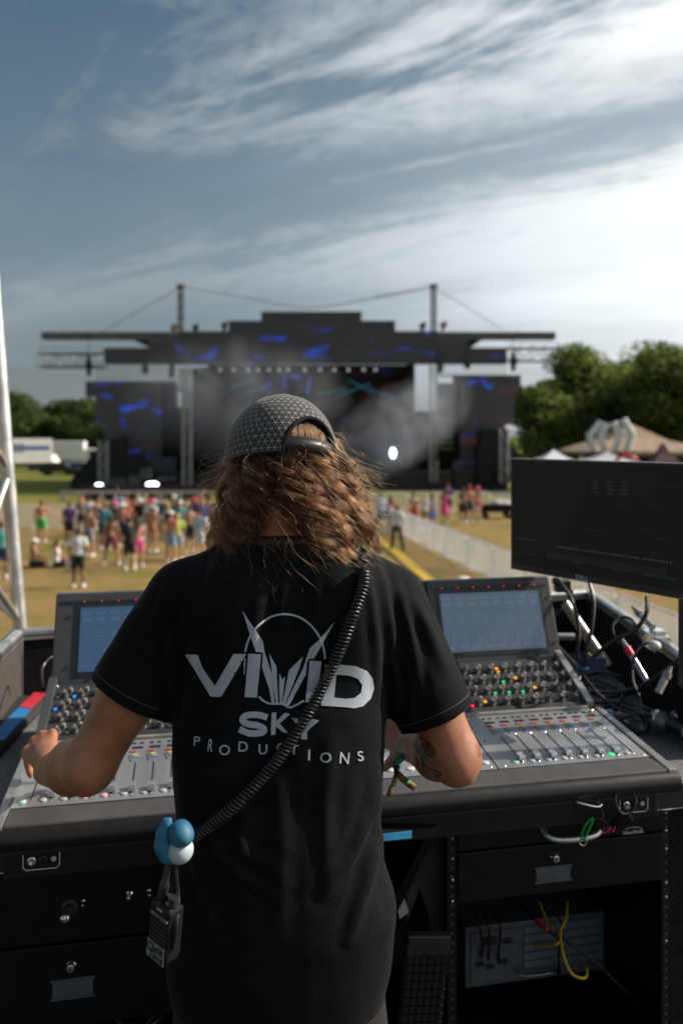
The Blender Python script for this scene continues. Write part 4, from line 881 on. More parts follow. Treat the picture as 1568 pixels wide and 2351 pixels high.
# ------------------------------------------------------------------ desk, tray walls and rails
desk = thing('desk', 'carpeted road-case desk with black side walls and aluminium edge rails', 'desk', (0, 2.2, FZ))
b = MB(); cor = [(-1.12, 1.61), (-1.15, 2.56), (0.97, 3.22), (1.10, 2.03)]
b.prism([(x, y, ZD - 0.058) for x, y in cor], (0, 0, 0.052)); b.build('desk_top', CARPET, desk)
b = MB(); p, q = Vector((*cor[0], 0)), Vector((*cor[3], 0)); dd = (q - p).normalized(); nn = Vector((dd.y, -dd.x, 0))
b.prism([p + Vector((0, 0, ZD - 0.062)), p + nn * 0.006 + Vector((0, 0, ZD - 0.062)), p + nn * 0.006 + Vector((0, 0, ZD - 0.010)), p + Vector((0, 0, ZD - 0.010))], q - p); b.build('front_edge', BLK, desk)
b = MB(); b.tube([p + nn * 0.006 + Vector((0, 0, ZD - 0.063)) + dd * s_ + Vector((0, 0, 0.0008 * math.sin(s_ * 60))) for s_ in np.linspace(0, (q - p).length, 60)], 0.0016, 5); b.build('worn_edging', EDGE, desk)
b = MB(); b.prism([(-1.15, 2.45, FZ), (1.15, 2.90, FZ), (1.15, 2.90, ZD - 0.06), (-1.15, 2.45, ZD - 0.06)], (0, 0.012, 0)); b.build('desk_blackout_panel', BLKF, desk)  # added sheet, blackens the sunlit gap between the racks
b = MB(); b.prism([(0.832, 2.02, FZ), (1.25, 2.09, FZ), (1.25, 2.09, ZD - 0.064), (0.832, 2.02, ZD - 0.064)], (-0.002, 0.012, 0)); b.build('leg_blackout_panel', BLKF, desk)  # added sheet, closes the bright gap right of the rack
ZR = CAMZ - 0.62
def wall(a, c, thick, nin, mat, name, zt=ZR):
    a, c = Vector((*a, 0)), Vector((*c, 0)); n_ = Vector(nin).normalized() * thick
    m_ = MB(); m_.prism([a + Vector((0, 0, ZD - 0.004)), a + n_ + Vector((0, 0, ZD - 0.004)), a + n_ + Vector((0, 0, zt - 0.02)), a + Vector((0, 0, zt - 0.02))], c - a); m_.build(name, mat, desk)
    m_ = MB(); lo = a - n_ * 0.6; m_.prism([lo + Vector((0, 0, zt - 0.034)), lo + n_ * 2.2 + Vector((0, 0, zt - 0.034)), lo + n_ * 2.2 + Vector((0, 0, zt - 0.006)), lo + n_ * 1.5 + Vector((0, 0, zt)), lo + Vector((0, 0, zt))], c - a); m_.build('edge_rail', ALU, desk, bevel=0.002)
    m_ = MB(); m_.prism([lo + n_ * 2.22 + Vector((0, 0, zt - 0.022)), lo + n_ * 2.32 + Vector((0, 0, zt - 0.022)), lo + n_ * 2.32 + Vector((0, 0, zt - 0.018)), lo + n_ * 2.22 + Vector((0, 0, zt - 0.018))], c - a); m_.build('rail_groove', BLK, desk)
wall((-0.945, 1.90), (-1.035, 2.545), 0.012, (1, 0.1, 0), M('case_lining', (0.085, 0.078, 0.070), 0.9, var=0.4, scale=300, bump=0.5), 'side_wall')
wall((-1.02, 2.56), (0.98, 3.21), 0.012, (0.3, -1, 0), BLKF, 'back_wall')
wall((1.0, 3.22), (0.975, 2.14), 0.012, (-1, 0, 0), BLKF, 'side_wall')
b = MB(); b.box((0.955, 2.42, ZR - 0.004), (0.05, 0.10, 0.05)); b.box((0.958, 2.42, ZR + 0.026), (0.035, 0.05, 0.012)); b.build('corner_fitting', STEEL, desk, bevel=0.003)
# desk stands on two equipment racks
RK = M('rack_black', (0.006, 0.006, 0.007), 0.5, var=0.25, scale=25, bump=0.05, bscale=300, spec=0.3)
RKD = M('rack_drawer', (0.005, 0.005, 0.006), 0.45, var=0.2, scale=18, bump=0.04, bscale=500, spec=0.25)
def rack(name, label, p0, p1):
    p0, p1 = Vector(p0), Vector(p1); yaw = math.atan2(p1.y - p0.y, p1.x - p0.x); wd = (p1 - p0).length
    o = thing(name, label, 'rack', (p0.x, p0.y, FZ), yaw); H = ZD - 0.066 - FZ
    for x in (0.0, wd - 0.022):
        m_ = MB(); m_.box2((x, 0.0, 0), (x + 0.022, 0.03, H)); m_.box2((x + (0.016 if x == 0 else 0), 0.03, 0), (x + (0.022 if x == 0 else 0.006), 0.62, H)); m_.build('rack_side', RK, o, world=False)
        st = MB()
        for k_ in range(34): st.cyl((x + 0.011, -0.0006, 0.03 + k_ * 0.0222), (x + 0.011, 0.002, 0.03 + k_ * 0.0222), 0.0035, n=6)
        s_ = st.build('rail_holes', M('hole_grey', (0.10, 0.10, 0.105), 0.4, 0.5), o, world=False); s_['kind'] = 'stuff'
    m_ = MB(); m_.box2((0.022, 0.60, 0), (wd - 0.022, 0.62, H)); m_.build('rack_back', RK, o, world=False)
    m_ = MB(); m_.box2((0.022, 0.02, 0.0), (wd - 0.022, 0.6, 0.02)); m_.build('rack_base', RK, o, world=False)
    return o, wd
def face(o, wd, z0, z1, dep=0.03, name='drawer', mat=None, x0=0.024, x1=None, y=-0.004):
    m_ = MB(); m_.box2((x0, y, z0), (x1 or wd - 0.024, y + dep, z1)); return m_.build(name, mat or RKD, o, world=False, bevel=0.002)
def lock(o, x, z, par, r=0.011):
    m_ = MB(); m_.lathe([(r, 0), (r, 0.003), (r * 0.8, 0.006), (r * 0.75, 0.011), (r * 0.5, 0.012), (0.0001, 0.012)], (x, -0.004, z), 14, Matrix.Rotation(R(90), 3, 'X')); l_ = m_.build('lock', STEEL, par, world=False, smooth=True)
    m_ = MB(); m_.box((x, -0.0165, z), (0.002, 0.001, r * 0.7)); m_.build('keyhole', BLK, l_, world=False)
def pull(x0, x1, z0, z1, par):
    m_ = MB(); m_.add([(x0, -0.0045, z0), (x1, -0.0045, z0), (x1, -0.0045, z1), (x0, -0.0045, z1), (x0 + 0.006, -0.0049, z0 + 0.006), (x1 - 0.006, -0.0049, z0 + 0.006), (x1 - 0.004, -0.0047, z1), (x0 + 0.004, -0.0047, z1)], [(0, 1, 5, 4), (1, 2, 6, 5), (3, 0, 4, 7), (4, 5, 6, 7)])
    m_.box2((x0 - 0.004, -0.0062, z1), (x1 + 0.004, -0.0035, z1 + 0.005)); m_.box2((x0 - 0.004, -0.0062, z0 - 0.004), (x1 + 0.004, -0.0035, z0)); m_.build('pull_recess', M('pull_grey', (0.10, 0.12, 0.14), 0.45, 0.3), par, world=False)
rack_r, wr = rack('equipment_rack', 'open black equipment rack with drawers and yellow cables under the right half of the desk', (0.250, 1.880, 0), (0.818, 1.989, 0))
def bolts(o, pts):
    for (x, z) in pts: inst('rack_bolt', screw, o, (x, -0.001, z), Matrix.Rotation(R(90), 3, 'X'), None, (1.3, 1.3, 1.3))
d1 = face(rack_r, wr, 0.668, 0.715, 0.35); d2 = face(rack_r, wr, 0.545, 0.662, 0.35)
bolts(rack_r, [(0.011, z) for z in (0.70, 0.65, 0.60, 0.55)] + [(wr - 0.011, z) for z in (0.71, 0.665, 0.62, 0.535, 0.50, 0.39)])
m_ = MB(); m_.tube(smoothpath([(0.235, 0, 0.706), (0.245, -0.022, 0.690), (0.28, -0.03, 0.684), (0.34, -0.03, 0.684), (0.375, -0.022, 0.690), (0.385, 0, 0.706)], 5), 0.007, 8); m_.build('handle', ALU, d1, world=False, smooth=True)
lock(rack_r, 0.268, 0.631, d2); pull(0.222, 0.310, 0.575, 0.605, d2)
text('NavePoint', 0.013, (0.475, -0.0052, 0.672), (1, 0, 0), (0, 0, 1), BC['white'], d1, world=False, shear=0.2)
m_ = MB(); m_.tube([(0.475 + 0.024 * math.cos(a), -0.005, 0.677 + 0.007 * math.sin(a)) for a in np.linspace(-0.6, 2.6, 14)], 0.0007, 4); m_.build('logo_swoosh', BC['white'], d1, world=False)
m_ = MB(); m_.box2((0.425, -0.0056, 0.703), (0.455, -0.0046, 0.714)); m_.build('sticker', M('sticker_blue', (0.03, 0.25, 0.5), 0.5), d1, world=False)
m_ = MB(); m_.box2((0.045, -0.0056, 0.716), (0.075, -0.0046, 0.722)); m_.build('sticker', M('sticker_grey', (0.25, 0.25, 0.26), 0.5), d1, world=False)
rack_l, wl_ = rack('equipment_rack', 'black drawer rack with a steel ball knob under the left half of the desk', (-0.75, 1.690, 0), (-0.130, 1.808, 0))
e1 = face(rack_l, wl_, 0.56, 0.722, 0.35); e2 = face(rack_l, wl_, 0.375, 0.553, 0.35)
lock(rack_l, 0.170, 0.507, e2); pull(0.132, 0.215, 0.44, 0.475, e2)
m_ = MB(); m_.lathe([(0.018, 0), (0.018, 0.006), (0.012, 0.01), (0.010, 0.02), (0.0001, 0.02)], (0.168, -0.004, 0.635), 16, Matrix.Rotation(R(90), 3, 'X')); kb = m_.build('knob_base', BLKP, e1, world=False, smooth=True)
m_ = MB(); m_.sphere((0.162, -0.034, 0.629), 0.0110, 16, 10); m_.build('ball_knob', STEEL, kb, world=False, smooth=True)
for (x, z, s_) in ((0.195, 0.644, 1.4), (0.193, 0.634, 0.8), (0.292, 0.650, 2.6), (0.289, 0.639, 1.3), (0.333, 0.652, 1.4), (0.334, 0.641, 0.9)): inst('bolt', screw, e1, (x, -0.004, z), Matrix.Rotation(R(90), 3, 'X'), None, (s_,) * 3)
m_ = MB(); m_.box2((0.09, 0.15, 0.315), (0.13, 0.16, 0.33)); m_.build('label_plate', M('sticker_grey'), rack_l, world=False)
# computer at the back of the right rack
pc = thing('rack_computer', 'grey rack computer with vented slots deep in the right rack', 'computer', (0.535, 2.22, FZ - 0.10), YAW)
m_ = MB(); m_.box2((-0.20, 0.0, 0.235), (0.215, 0.14, 0.40)); m_.build('case', M('pc_grey', (0.12, 0.13, 0.145), 0.4, 0.3, var=0.15), pc, world=False, bevel=0.002)
for k_ in range(5): m_ = MB(); m_.box2((-0.03, -0.004, 0.27 + 0.024 * k_), (0.205, -0.0005, 0.289 + 0.024 * k_)); m_.build('slot_cover', M('pc_slot', (0.20, 0.22, 0.25), 0.4, 0.2, bump=0.5, bscale=700), pc, world=False, bevel=0.001)
m_ = MB(); m_.box2((-0.185, -0.004, 0.25), (-0.045, -0.0005, 0.385)); m_.build('port_plate', M('pc_ports', (0.12, 0.13, 0.15), 0.4, 0.2, var=0.12, scale=40), pc, world=False)
for (x, z, s_) in ((-0.13, 0.36, 0.02), (-0.16, 0.30, 0.012), (-0.13, 0.29, 0.012), (-0.09, 0.30, 0.012), (-0.08, 0.355, 0.014)): m_ = MB(); m_.box2((x - s_, -0.006, z - s_ * 0.6), (x + s_, -0.0042, z + s_ * 0.6)); m_.build('socket', BLK, pc, world=False)
m_ = MB(); m_.tube(smoothpath([(-0.05, -0.004, 0.283), (-0.045, -0.03, 0.272), (0.05, -0.03, 0.272), (0.06, -0.004, 0.283)], 5), 0.004, 6); m_.build('handle', STEEL, pc, world=False)
def cable(name, pts, r, mat, label, cat='cable', group=None, n=8):
    m_ = MB(); m_.tube(smoothpath(pts, 10), r, n); return tag(m_.build(name, mat, smooth=True), label, cat, group)
YC = M('cable_yellow', (0.62, 0.42, 0.02), 0.5); 
cable('network_cable', [at(1238, 2072, 2.20), at(1258, 2120, 2.14), at(1282, 2152, 2.08), at(1275, 2168, 2.05), at(1220, 2168, 2.15)], 0.0034, YC, 'yellow network cable looping to the left in the right rack')
cable('network_cable', [at(1302, 2070, 2.2), at(1298, 2110, 2.12), at(1286, 2140, 2.08), at(1292, 2190, 2.02), at(1312, 2235, 1.98), at(1342, 2245, 1.98), at(1345, 2222, 2.05), at(1325, 2200, 2.2)], 0.0034, YC, 'yellow network cable hanging in a long loop below the rack computer')
cable('patch_cable', [at(1200, 2080, 2.2), at(1228, 2112, 2.12), at(1260, 2140, 2.08), at(1330, 2180, 2.05), at(1420, 2260, 2.05), at(1500, 2340, 2.1)], 0.004, RUBBER, 'black patch cable with a red sleeve crossing the rack computer')
m_ = MB(); m_.cyl(at(1230, 2110, 2.112), at(1255, 2134, 2.077), 0.0052, n=10); tag(m_.build('cable_sleeve', M('sleeve_red', (0.55, 0.03, 0.05), 0.5), smooth=True), 'red sleeve round a black patch cable in the right rack', 'cable sleeve')
for i, x in enumerate((1094, 1110, 1132, 1270)):
    cable('power_lead', [at(x, 2085, 2.2), at(x + 8 + 4 * i, 2130, 2.15), at(x + 12, 2190, 2.18), at(x + 6 * i, 2300, 2.3)], 0.0035, RUBBER, ['leftmost black lead hanging at the rack computer', 'second black lead from the left at the rack computer', 'third black lead from the left at the rack computer', 'rightmost black lead hanging over the vented slots'][i], 'cable', 'black leads at the rack computer')
# keyboard leaning in the gap, board and leg between the racks
kbd = thing('keyboard', 'black keyboard standing on end in the gap between the racks', 'keyboard', at(960, 2260, 1.75))
m_ = MB(); q = Matrix.Rotation(R(6), 3, 'Y') @ Matrix.Rotation(R(10), 3, 'Z'); c0 = at(962, 2345, 1.80); m_.box(c0, (0.10, 0.022, 0.40), q); m_.build('case', BLKP, kbd, bevel=0.004)
km = MB(); km.box((0, 0, 0), (0.013, 0.006, 0.015)); kme = proto(km, M('key_black', (0.012, 0.012, 0.013), 0.5, spec=0.3))
for i in range(6):
    for j in range(18):
        p = c0 + q @ Vector((-0.040 + 0.016 * i, -0.0135, -0.165 + 0.0185 * j)); inst('key', kme, kbd, p - kbd.location, q)
lb = thing('leaning_board', 'scuffed brown board with a slot standing between the racks', 'board', at(990, 2300, 1.95))
m_ = MB(); m_.prism([at(x, y, 1.96) for x, y in ((930, 2000), (978, 1915), (1022, 1915), (1032, 2351), (1008, 2351), (985, 2100), (962, 2040), (935, 2120))], (0, 0.02, 0)); m_.build('panel', M('board_brown', (0.07, 0.062, 0.055), 0.7, var=0.3, scale=12), lb)
m_ = MB(); m_.prism([at(x, y, 1.9) for x, y in ((896, 2080), (975, 1925), (998, 1925), (912, 2095))], (0, 0.03, 0)); tag(m_.build('desk_brace', RK), 'black diagonal brace under the desk beside the right rack', 'brace')
m_ = MB(); m_.prism([at(x, y, 1.93) for x, y in ((905, 2060), (922, 2052), (938, 2095), (918, 2110))], (0, 0.02, 0)); tag(m_.build('paper_sheet', M('paper_blueish', (0.5, 0.52, 0.55), 0.7)), 'pale sheet tucked between the board and the desk brace', 'paper')
sh = thing('keyboard_shelf', 'black pull-out shelf with a blue sticker beneath the console', 'shelf', at(930, 1915, 1.80))
m_ = MB(); a_, c_ = at(868, 1912, 1.74), at(1004, 1898, 1.80); m_.prism([a_, a_ + Vector((0, 0, -0.022)), c_ + Vector((0, 0, -0.022)), c_], (-0.05, 0.3, 0)); m_.build('tray', RK, sh)
a2, c2 = at(876, 1914, 1.7385), at(945, 1907, 1.768); m_ = MB(); m_.prism([a2, a2 + Vector((0, 0, -0.016)), c2 + Vector((0, 0, -0.016)), c2], (0, -0.0016, 0)); m_.build('sticker', M('sticker_blue'), sh)
# things hanging from the desk edge: clip, carabiner, straps
clip = thing('steel_clip', 'bent steel headphone hook under the right end of the console', 'hook', at(1350, 1840, 1.86))
m_ = MB(); m_.tube(smoothpath([at(1312, 1822, 1.90), at(1318, 1838, 1.86), at(1340, 1846, 1.85), at(1372, 1852, 1.85), at(1378, 1843, 1.86), at(1345, 1834, 1.88)], 5), 0.0028, 6); m_.build('wire', STEEL, clip, smooth=True)
cb_ = MB(); cb_.tube(smoothpath([at(1358, 1878, 1.85), at(1342, 1896, 1.85), at(1334, 1920, 1.85), at(1341, 1925, 1.85), at(1352, 1902, 1.85), at(1360, 1884, 1.85)], 5), 0.003, 6, closed=True); tag(cb_.build('carabiner', M('carabiner_green', (0.02, 0.42, 0.09), 0.35, 0.4), smooth=True), 'green carabiner hanging below the right end of the console', 'carabiner')
m_ = MB(); m_.tube([at(1338, 1932, 1.85) + Vector((0.009 * math.cos(a), 0, 0.009 * math.sin(a))) for a in np.linspace(0, 6.28, 16, endpoint=False)], 0.0012, 5, closed=True); tag(m_.build('key_ring', STEEL, smooth=True), 'small steel ring under the green carabiner', 'ring')
tg = thing('fabric_tag', 'black fabric tag with pink letters hanging near the carabiner', 'tag', at(1385, 1900, 1.85))
m_ = MB(); m_.prism([at(x, y, 1.85) for x, y in ((1362, 1886), (1380, 1880), (1412, 1905), (1408, 1916), (1388, 1918))], (0, 0.006, 0)); m_.build('tag_body', BLKF, tg)
text('LIN', 0.020, at(1397, 1906, 1.8485), Vector((1, 0, 0.12)), Vector((0.25, 0, 1)), M('pink_letters', (0.65, 0.05, 0.16), 0.6), tg)
cable('lanyard', [at(1375, 1850, 1.86), at(1384, 1868, 1.855), at(1380, 1885, 1.85)], 0.0016, RUBBER, 'thin black lanyard holding the tag with pink letters')
cable('strap_loop', [at(1415, 1818, 1.87), at(1412, 1840, 1.86), at(1428, 1868, 1.855), at(1452, 1862, 1.86), at(1458, 1830, 1.875), at(1440, 1818, 1.88)], 0.0024, RUBBER, 'black strap loop hung under the right end of the console')
m_ = MB(); m_.prism([at(x, y, 1.855) for x, y in ((1425, 1866), (1448, 1872), (1455, 1888), (1430, 1905), (1405, 1912), (1400, 1898))], (0, 0.012, 0)); tag(m_.build('velcro_pouch', BLKF, bevel=0.003), 'small black pouch hanging from the strap loop', 'pouch')
for i in range(6):
    a = random.Random(i); cx_, cy_ = 305 + a.uniform(-18, 18), 2310 + a.uniform(-8, 8); rx, ry = 62 + a.uniform(-12, 12), 52 + a.uniform(-12, 18)
    m_ = MB(); m_.tube([at(cx_ + rx * math.cos(t_), cy_ + ry * math.sin(t_), 1.78 + 0.02 * math.sin(2 * t_ + i) + 0.008 * i) for t_ in np.linspace(0, 6.28, 36, endpoint=False)], 0.0032, 6, closed=True)
    tag(m_.build('cable_coil', RUBBER, smooth=True), 'one loop of the black cable coil lying under the left rack drawers', 'cable', 'loops of the coil under the left drawers')
cable('grey_lead', [at(82, 2351, 1.75), at(110, 2310, 1.75), at(140, 2275, 1.76), at(150, 2262, 1.78)], 0.0022, M('lead_grey', (0.35, 0.35, 0.34), 0.5), 'thin grey lead rising at the lower left under the rack')

# ------------------------------------------------------------------ computer monitor
A_, C_ = Vector((0.560, 2.640, 0)), Vector((0.935, 2.120, 0)); md_ = (C_ - A_).normalized(); mw = (C_ - A_).length; mn = Vector((md_.y, -md_.x, 0))
mon = thing('computer_monitor', 'large black computer monitor with faint meters on an arm at the right', 'monitor', (0.86, 2.5, ZD))
MZ0, MZ1 = 3.958, 4.323
def mp(u, z, d=0.0): return Vector((A_.x, A_.y, 0)) + md_ * u + mn * d + Vector((0, 0, z))
m_ = MB(); m_.prism([mp(0, MZ0, -0.022), mp(0, MZ0, 0), mp(0, MZ1, 0), mp(0, MZ1, -0.022)], md_ * mw); m_.build('housing', M('monitor_shell', (0.02, 0.022, 0.026), 0.4, var=0.1), mon, bevel=0.002)
def mon_mat():
    m = bpy.data.materials.new('monitor_panel'); m.use_nodes = True; t = m.node_tree; b_ = t.nodes['Principled BSDF']; b_.inputs['Base Color'].default_value = (0.006, 0.006, 0.006, 1); b_.inputs['Roughness'].default_value = 0.40; b_.inputs['Specular IOR Level'].default_value = 0.12
    n = t.nodes.new('ShaderNodeTexNoise'); n.inputs['Scale'].default_value = 3; cr = t.nodes.new('ShaderNodeMix'); cr.data_type = 'RGBA'; cr.inputs['A'].default_value = (0.0030, 0.0029, 0.003, 1); cr.inputs['B'].default_value = (0.0048, 0.0045, 0.0042, 1)
    t.links.new(n.outputs['Fac'], cr.inputs['Factor']); t.links.new(cr.outputs['Result'], b_.inputs['Emission Color']); b_.inputs['Emission Strength'].default_value = 1; return m
m_ = MB(); m_.prism([mp(0.006, MZ0 + 0.022, 0.0005), mp(0.006, MZ0 + 0.022, 0.0015), mp(0.006, MZ1 - 0.006, 0.0015), mp(0.006, MZ1 - 0.006, 0.0005)], md_ * (mw - 0.012)); pn = m_.build('panel', mon_mat(), mon)
m_ = MB(); m_.prism([mp(-0.001, MZ1 + 0.0003, -0.022), mp(-0.001, MZ1 + 0.0003, 0.001), mp(-0.001, MZ1 + 0.0028, 0.001), mp(-0.001, MZ1 + 0.0028, -0.022)], md_ * (mw + 0.002)); m_.build('top_edge', M('edge_grey', (0.30, 0.31, 0.32), 0.35, 0.5), mon)
def dots(name, items, mat):
    g = MB()
    for (u, z, w_, h) in items: g.prism([mp(u, z, 0.0017), mp(u, z, 0.0021), mp(u, z + h, 0.0021), mp(u, z + h, 0.0017)], md_ * w_)
    o_ = g.build(name, mat, pn); o_['kind'] = 'stuff'
def em(n, c, s_): return M(n, (0.02, 0.02, 0.02), 0.5, emit=c, estr=s_)
dots('meter_labels', [(0.19 + 0.0105 * i + (i // 9) * 0.006, MZ0 + 0.094, 0.005, 0.004) for i in range(36)] + [(0.03 + 0.006 * i, MZ0 + 0.105, 0.004, 0.002) for i in range(14)], em('ui_grey', (0.5, 0.5, 0.5), 0.06))
dots('meter_bars', [(0.16 + 0.0085 * i, MZ0 + 0.055, 0.0018, 0.022) for i in range(48)], em('ui_dark', (0.3, 0.32, 0.3), 0.03))
dots('meter_green', [(0.39 + 0.0085 * i, MZ0 + 0.053, 0.006, 0.003) for i in range(9)] + [(0.49 + 0.0085 * i, MZ0 + 0.050, 0.007, 0.004) for i in range(13)] + [(0.155, MZ0 + 0.062, 0.012, 0.005), (0.02, MZ0 + 0.055, 0.03, 0.002)], em('ui_green', (0.05, 0.9, 0.05), 0.015))
dots('meter_blue', [(0.255 + 0.006 * i, MZ0 + 0.053, 0.004, 0.003) for i in range(5)] + [(0.06 + 0.012 * i, MZ0 + 0.058, 0.009, 0.002) for i in range(4)], em('ui_blue', (0.05, 0.25, 0.9), 0.05))
ru = random.Random(4); dots('plugin_text', [(0.32 + 0.05 * (i % 3) + ru.uniform(0, 0.004), MZ1 - 0.06 - 0.011 * (i // 3), 0.022, 0.004) for i in range(12)] + [(ru.uniform(0.03, 0.6), ru.uniform(MZ0 + 0.14, MZ1 - 0.03), ru.uniform(0.008, 0.05), 0.0016) for i in range(8)], em('ui_text', (0.45, 0.5, 0.55), 0.014))
text('DELL', 0.021, mp(0.285, MZ0 + 0.0105, 0.0012), md_, (0, 0, 1), M('logo_silver', (0.45, 0.46, 0.47), 0.4, 0.5), mon, bold=0.0004)
m_ = MB(); m_.prism([mp(0.23, MZ0 + 0.12, -0.05), mp(0.23, MZ0 + 0.12, -0.022), mp(0.23, MZ0 + 0.24, -0.022), mp(0.23, MZ0 + 0.24, -0.05)], md_ * 0.12); m_.build('mount_plate', BLK, mon)
q0 = mp(0.29, 0, -0.09); m_ = MB(); q1 = mp(0.60, MZ0 + 0.18, -0.09); m_.tube([mp(0.29, MZ0 + 0.18, -0.05), (q0.x, q0.y, MZ0 + 0.18), q1, (q1.x, q1.y, ZR - 0.03)], 0.016, 12); m_.build('stand', BLK, mon)
m_ = MB(); p = at(1562, 1440, 2.05); m_.box2((p.x + 0.004, 2.04, ZR - 0.03), (p.x + 0.05, 2.075, MZ0 + 0.02)); tag(m_.build('support_post', BLK), 'black upright post under the outer end of the monitor', 'post')
# leads behind the monitor, gathered in a blue wrap
TIE = at(1338, 1532, 2.42)
for i, pts in enumerate(([at(1281, 1330, 2.60), at(1312, 1378, 2.52), at(1328, 1440, 2.48), at(1326, 1500, 2.44), TIE, at(1318, 1580, 2.36), at(1300, 1620, 2.34)],
                         [at(1352, 1338, 2.54), at(1362, 1380, 2.50), at(1358, 1440, 2.46), at(1345, 1495, 2.44), TIE + Vector((0.006, 0, 0.004)), at(1322, 1585, 2.38)],
                         [at(1484, 1370, 2.34), at(1482, 1410, 2.30), at(1455, 1448, 2.32), at(1410, 1470, 2.36), at(1365, 1505, 2.40), TIE + Vector((0.004, -0.006, 0)), at(1315, 1590, 2.36)])):
    cable('monitor_lead', pts, 0.0062, RUBBER, ['black lead curving down from the left part of the monitor', 'black lead dropping from the maker badge of the monitor', 'black lead sweeping in from the right part of the monitor'][i], 'cable', 'leads behind the monitor')
bw = thing('velcro_wrap', 'blue velcro wrap with a blue tag round the monitor leads', 'cable tie', TIE)
m_ = MB(); m_.tube([TIE + Vector((0.016 * math.cos(a), 0.012 * math.sin(a), 0.004 * math.sin(a))) for a in np.linspace(0, 6.28, 18, endpoint=False)], 0.007, 6, closed=True); m_.build('wrap', M('velcro_blue', (0.03, 0.10, 0.22), 0.8, var=0.3, scale=200), bw, smooth=True)
m_ = MB(); m_.prism([at(x, y, 2.40) for x, y in ((1348, 1512), (1392, 1510), (1385, 1545), (1352, 1540))], (0, 0.004, 0)); m_.build('badge', M('badge_navy', (0.02, 0.05, 0.14), 0.5), bw)
m_ = MB(); m_.cyl(at(1296, 1385, 2.72), at(1395, 1530, 2.60), 0.017, n=12); tag(m_.build('work_lamp_tube', M('tube_bronze', (0.30, 0.27, 0.24), 0.4, 0.6), smooth=True), 'slanting bronze metal tube of a desk lamp behind the console', 'lamp tube')
m_ = MB(); m_.cyl(at(1280, 1462, 2.75), at(1318, 1462, 2.75), 0.012, n=10); tag(m_.build('plug', M('plug_grey', (0.3, 0.3, 0.3), 0.45), smooth=True), 'grey plug lying behind the right end of the screens', 'plug')
m_ = MB(); m_.box(at(1290, 1345, 2.68), (0.05, 0.04, 0.04)).cyl(at(1272, 1332, 2.66), at(1310, 1360, 2.7), 0.014, n=8); tag(m_.build('arm_clamp', BLK, bevel=0.004), 'black clamp at the lower left corner of the monitor', 'clamp')
# cables lying on the right of the desk
ZC = ZD + 0.003
def dp(x, y, lift=0.0):       # a point of the desk carpet seen at x, y
    Y = (CAMZ - ZD - lift) * FOC / (y - 1000); return Vector(((x - 784) * Y / FOC, Y, ZD + lift))
coils = [[(1300, 1570), (1345, 1560), (1400, 1572), (1430, 1598), (1400, 1622), (1345, 1618), (1310, 1592), (1330, 1572), (1390, 1580)],
         [(1295, 1590), (1350, 1610), (1405, 1612), (1460, 1622), (1495, 1632)], [(1310, 1600), (1365, 1612), (1420, 1618), (1480, 1640)], [(1320, 1560), (1380, 1545), (1440, 1560), (1450, 1590), (1390, 1600), (1335, 1585)]]
lbs = ['black cable coiled on the carpet right of the knobs', 'black cable running along the carpet towards the microphones', 'lower black cable snaking past the mouse', 'black cable looped by the back of the tray']
for i, c in enumerate(coils): cable('desk_cable', [dp(x, y, 0.008 + 0.007 * ((k_ + i) % 2)) for k_, (x, y) in enumerate(c)], 0.0055, RUBBER, lbs[i], 'cable', 'cables on the right of the desk')
cable('cable_arc', [at(1568, 1505, 2.15), at(1530, 1535, 2.2), at(1480, 1570, 2.26), at(1420, 1590, 2.34), at(1360, 1590, 2.42), at(1330, 1605, 2.4)], 0.0055, RUBBER, 'black cable arching from the right wall rail to the console')
cable('cable_arc', [at(1520, 1482, 2.30), at(1480, 1478, 2.30), at(1455, 1510, 2.28), at(1452, 1560, 2.24), at(1468, 1605, 2.2), at(1462, 1635, 2.18), at(1430, 1648, 2.2)], 0.0045, RUBBER, 'black cable curling down from the white plug on the right wall')
cable('cable_arc', [at(1418, 1478, 2.38), at(1405, 1440, 2.4), at(1425, 1418, 2.42), at(1452, 1425, 2.4), at(1470, 1470, 2.38)], 0.0045, RUBBER, 'black cable looping over the aluminium rail')
m_ = MB(); m_.tube(smoothpath([at(1282, 1485, 2.56), at(1318, 1525, 2.45), at(1370, 1590, 2.32), at(1425, 1630, 2.30), at(1495, 1645, 2.3)], 8), 0.0048, 8); tag(m_.build('audio_cable', RUBBER, smooth=True), 'straight black cable slanting from the screens to the microphones', 'cable')
m_ = MB(); m_.tube([at(1287, 1480, 2.52), at(1330, 1535, 2.44), at(1352, 1566, 2.40)], 0.0035, 6).tube([at(1362, 1578, 2.37), at(1410, 1630, 2.30)], 0.0035, 6); 
def xlr(label, p0, p1, ring, tip):
    p0, p1 = Vector(p0), Vector(p1); d_ = (p1 - p0).normalized(); L = (p1 - p0).length; o_ = thing('audio_connector', label, 'connector', p1, group='connectors by the right wall')
    g = MB(); g.tube([p0, p0 + d_ * L * 0.25], [0.004, 0.0085], 10); g.build('boot', M('boot_grey', (0.25, 0.26, 0.27), 0.5), o_, smooth=True)
    g = MB(); g.tube([p0 + d_ * L * 0.25, p0 + d_ * L * 0.42], 0.0115, 12); g.build('ring', ring, o_, smooth=True)
    g = MB(); g.tube([p0 + d_ * L * 0.42, p0 + d_ * L * 0.5, p1], [0.0085, 0.0095, 0.0095], 12); g.build('shell', tip, o_, smooth=True)
SHELL = M('connector_silver', (0.42, 0.42, 0.43), 0.3, 0.9)
xlr('silver audio connector with a bright red ring lying against the right wall', at(1422, 1460, 2.36), at(1488, 1572, 2.26), M('ring_bright_red', (0.65, 0.02, 0.06), 0.45), SHELL)
